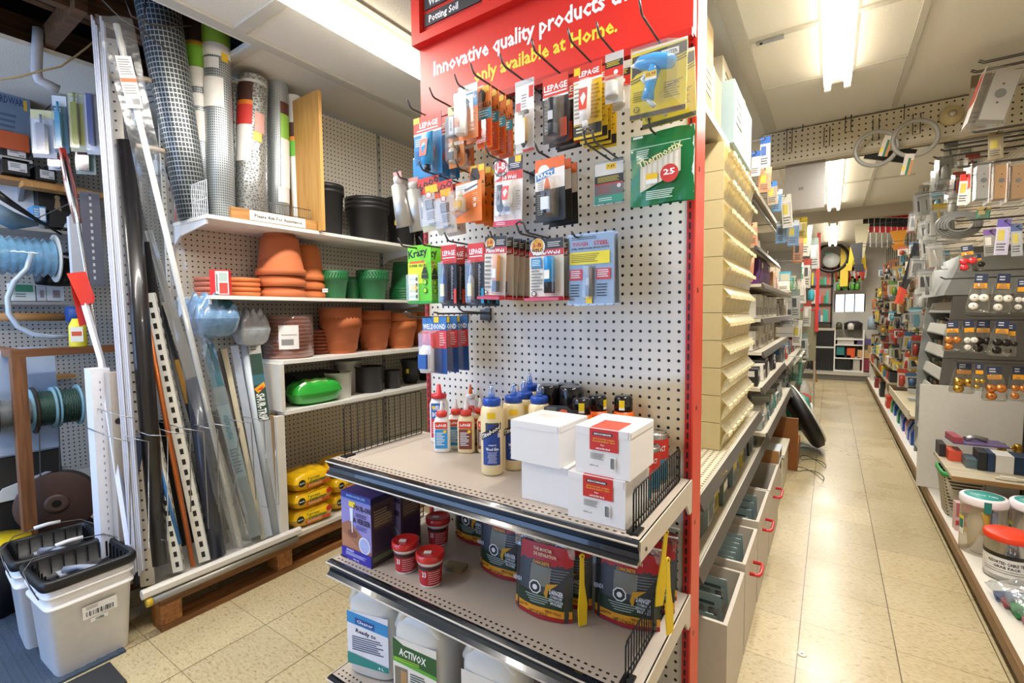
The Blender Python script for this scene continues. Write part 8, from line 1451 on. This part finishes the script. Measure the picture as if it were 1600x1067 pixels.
for i, (c, w_, h) in enumerate(FL): t = empty('stock_carton', 'box on the base shelf beyond the coloured bins, %s from the near end' % ORD[i], 'box', (.58+.02*(i % 3), 7.1+i*.3, BZ)); m = M(); m.box(0, .25, 0, w_*1.3, 0, h, C(c)); part('carton_body', m, t); m = M(); f = Face(m, w_*1.3, h, -.001, Tm((0, w_*.65, h)) @ Rz(-90) @ Matrix.Diagonal((-1, 1, 1, 1))); f.P(.1, .2, .9, .5, 'e8e4da'); part('label', m, t)
for k, z in enumerate((.42, .62)):
    m = M(); m.box(0, .44, 0, 3.2, -.02, 0, C('a89c80')); solo('wall_shelf', m, 'shelf on the far right wall, %s one' % ('lower', 'upper')[k], 'shelf', (.57, 7.0, z))
    for i in range(11): c = R.choice(['c83a2a', 'd8c83a', '2a2a2c', 'e0dccf', 'd86a2c', 'b8b4a8', '3f7a9a', '8a6a3a']); m = M(); h = R.uniform(.07, .15); m.box(0, .2, 0, R.uniform(.12, .2), 0, h, C(c)); solo('stock_carton', m, 'carton on the %s far right shelf, %s from the near end' % (('lower', 'upper')[k], ORD[i]), 'box', (.575+R.random()*.02, 7.03+i*.28, z))
# back of the shop, on the raised step
SZ0 = .1355; YB = 10.7
def bpx(a, b, Y=YB): return U(a, b, Y=Y)
a, b = bpx(1269, 516), bpx(1302, 577); t = empty('black_cabinet', 'black cabinet with a white strip at the back of the shop', 'cabinet', (a.x, YB, SZ0)); w_ = b.x-a.x; h = a.z-SZ0; m = M(); m.box(0, w_, 0, .4, 0, h, mat('black_cabinet', '151517', .4)); part('cabinet_body', m, t); m = M(); m.box(0, w_, -.004, 0, h*.56, h*.60, C('d4d2cc')); part('handle_strip', m, t); m = M(); m.box(-.02, w_+.02, -.02, .4, h, h+.04, C('b8b0a0')); part('top', m, t)
m = M()
for i in range(8): m.box(w_*(i+.5)/8-.004, w_*(i+.5)/8+.004, -.008, 0, .02, h*.22, C('2c2c2e'))
part('grille', m, t)
a2, b2 = bpx(1304, 515), bpx(1349, 577); t = empty('open_shelf', 'white open shelf unit beside the black cabinet', 'shelf', (a2.x, YB, SZ0)); W_ = b2.x-a2.x; H_ = a2.z-SZ0
m = M()
for x in (0, W_-.02): m.box(x, x+.02, 0, .38, 0, H_, WHITE)
for z in (0, .3, .62, H_-.02): m.box(.02, W_-.02, 0, .38, H_*z/H_ if z > 1 else z*H_ if z < 1 else z, (z*H_ if z < 1 else z)+.02, WHITE)
m.box(.02, W_-.02, .37, .38, 0, H_, C('8a8478')); part('shelf_body', m, t)
for i, (x, z, w1, h1, c, l) in enumerate(((.04, .02, .22, .28, '161618', 'black box on the bottom shelf'), (.3, .02, .1, .25, 'b8b4a8', 'grey box on the bottom shelf'), (.42, .02, .15, .22, '8a3040', 'maroon box on the bottom shelf'), (.04, .32, .12, .2, '2f7a7a', 'teal box on the middle shelf'), (.2, .32, .12, .18, 'e05a2c', 'orange box on the middle shelf'), (.36, .32, .2, .15, 'c8a070', 'tan box on the middle shelf'), (.05, .64, .25, .12, 'c8c4c0', 'pale box on the upper shelf'), (.35, .64, .2, .1, '5a4a7a', 'violet box on the upper shelf'))):
    m = M(); z_ = {.02: .02, .32: .3*H_+.021, .64: .62*H_+.021}[z]; m.box(0, w1, 0, .2, 0, h1, C(c)); solo('stock_carton', m, l+' of the white unit at the back', 'box', (a2.x+x, YB+.03, SZ0+z_+.0005))
for i, (x, w1, h1, c, l) in enumerate(((.02, .1, .14, '4a4a3a', 'dark olive'), (.15, .28, .16, '2c2624', 'black bag-like'), (.2, .1, .12, 'e0dcd4', 'white'), (.5, .12, .25, '9ab0c0', 'pale blue'), (.62, .15, .3, '8ab03a', 'lime green'))): m = M(); m.lathe([(w1*.5, 0), (w1*.52, h1*.7), (w1*.25, h1)], C(c), seg=14); solo('counter_item', m, l+' item standing on the white unit at the back', 'item', (a2.x+x+w1*.5, YB+.15+(.12 if i == 1 else 0), SZ0+H_+.001))
# rack of leaflets and goods above the black cabinet
t = empty('display_rack', 'dark-framed rack of bright packs above the black cabinet', 'rack', (bpx(1262, 500).x, YB+.15, SZ0)); rw = bpx(1300, 500).x-bpx(1262, 500).x; z0, z1 = bpx(1280, 506, YB+.15).z-SZ0, bpx(1280, 420, YB+.15).z-SZ0
m = M()
for k in range(4): z = z0+(z1-z0)*k/3; m.box(0, rw, -.04, .02, z, z+.03, DARK)
m.box(rw-.03, rw, -.04, .02, 0, z1+.1, DARK); m.box(0, .03, -.04, .02, 0, z1+.1, DARK); part('frame', m, t)
m = M(); m.box(.03, rw-.03, .0, .01, z0, z1, C('a87a6a')); r3 = random.Random(5)
for k in range(3):
    for i in range(7): x = .04+(rw-.1)*i/7; z = z0+.04+(z1-z0)*k/3; m.box(x, x+(rw-.1)/8, -.03, 0, z, z+.12+r3.random()*.16, C(r3.choice(['e0d43a', '3aa89a', 'c84a3a', 'd8d0c0', '4a7ab0', 'c87a9a', '2f8a5a'])))
part('packs', m, t)
t = empty('wall_fan', 'round black wall fan near the ceiling at the back', 'fan', bpx(1299, 403)); m = M(); m.lathe([(.26, -.05), (.28, 0), (.26, .05), (.23, .05), (.23, 0)], BLACK, seg=32, X=Rx(90), cap0=False, cap1=False); part('housing', m, t); m = M(); m.lathe([(.001, .06), (.13, .04), (.14, 0)], C('b8b8b4'), seg=24, X=Tm((0, 0, -.05)) @ Rx(90)); m.box(-.1, .0, -.03, .0, .05, .1, C('2f8a6a')); part('hub', m, t); m = M(); m.box(-.02, .02, 0, .5, .25, .28, BLACK); part('arm', m, t)
m = M(); m.box(0, .12, 0, .02, -.7, 0, mat('yellow_strips', 'd8b82c', .5)); solo('yellow_banner', m, 'yellow strip hanging at the back beside the fan', 'banner', bpx(1314, 388))
for i in range(14): small_hang('back wall pack above the far window, %s from the left' % ORD[i], (bpx(1304+i*3.4, 420, 10.9).x, 10.9, bpx(1310, 400+(i % 3)*18, 10.9).z), .14, .22, PAL[i % 12][0], ('e0d43a', 'c83a2a', '5aa83a')[i % 3], i % 3)
m = M(); m.box(0, .12, 0, .1, 0, .5, C('e0dcd8')); m.box(.02, .1, -.002, 0, .1, .35, C('c83a30')); solo('salt_bag', m, 'white bag with red print standing at the end of the right shelves', 'bag', (.58, 10.12, BZ))
m = M(); m.box(0, .16, 0, .12, 0, .25, C('e0d02a')); solo('yellow_carton', m, 'yellow carton at the end of the right base shelf', 'box', (.57, 9.3+.75, BZ)) if False else None
m = M(); m.box(0, .4, 0, .02, 0, .03, C('c8c4bc'))
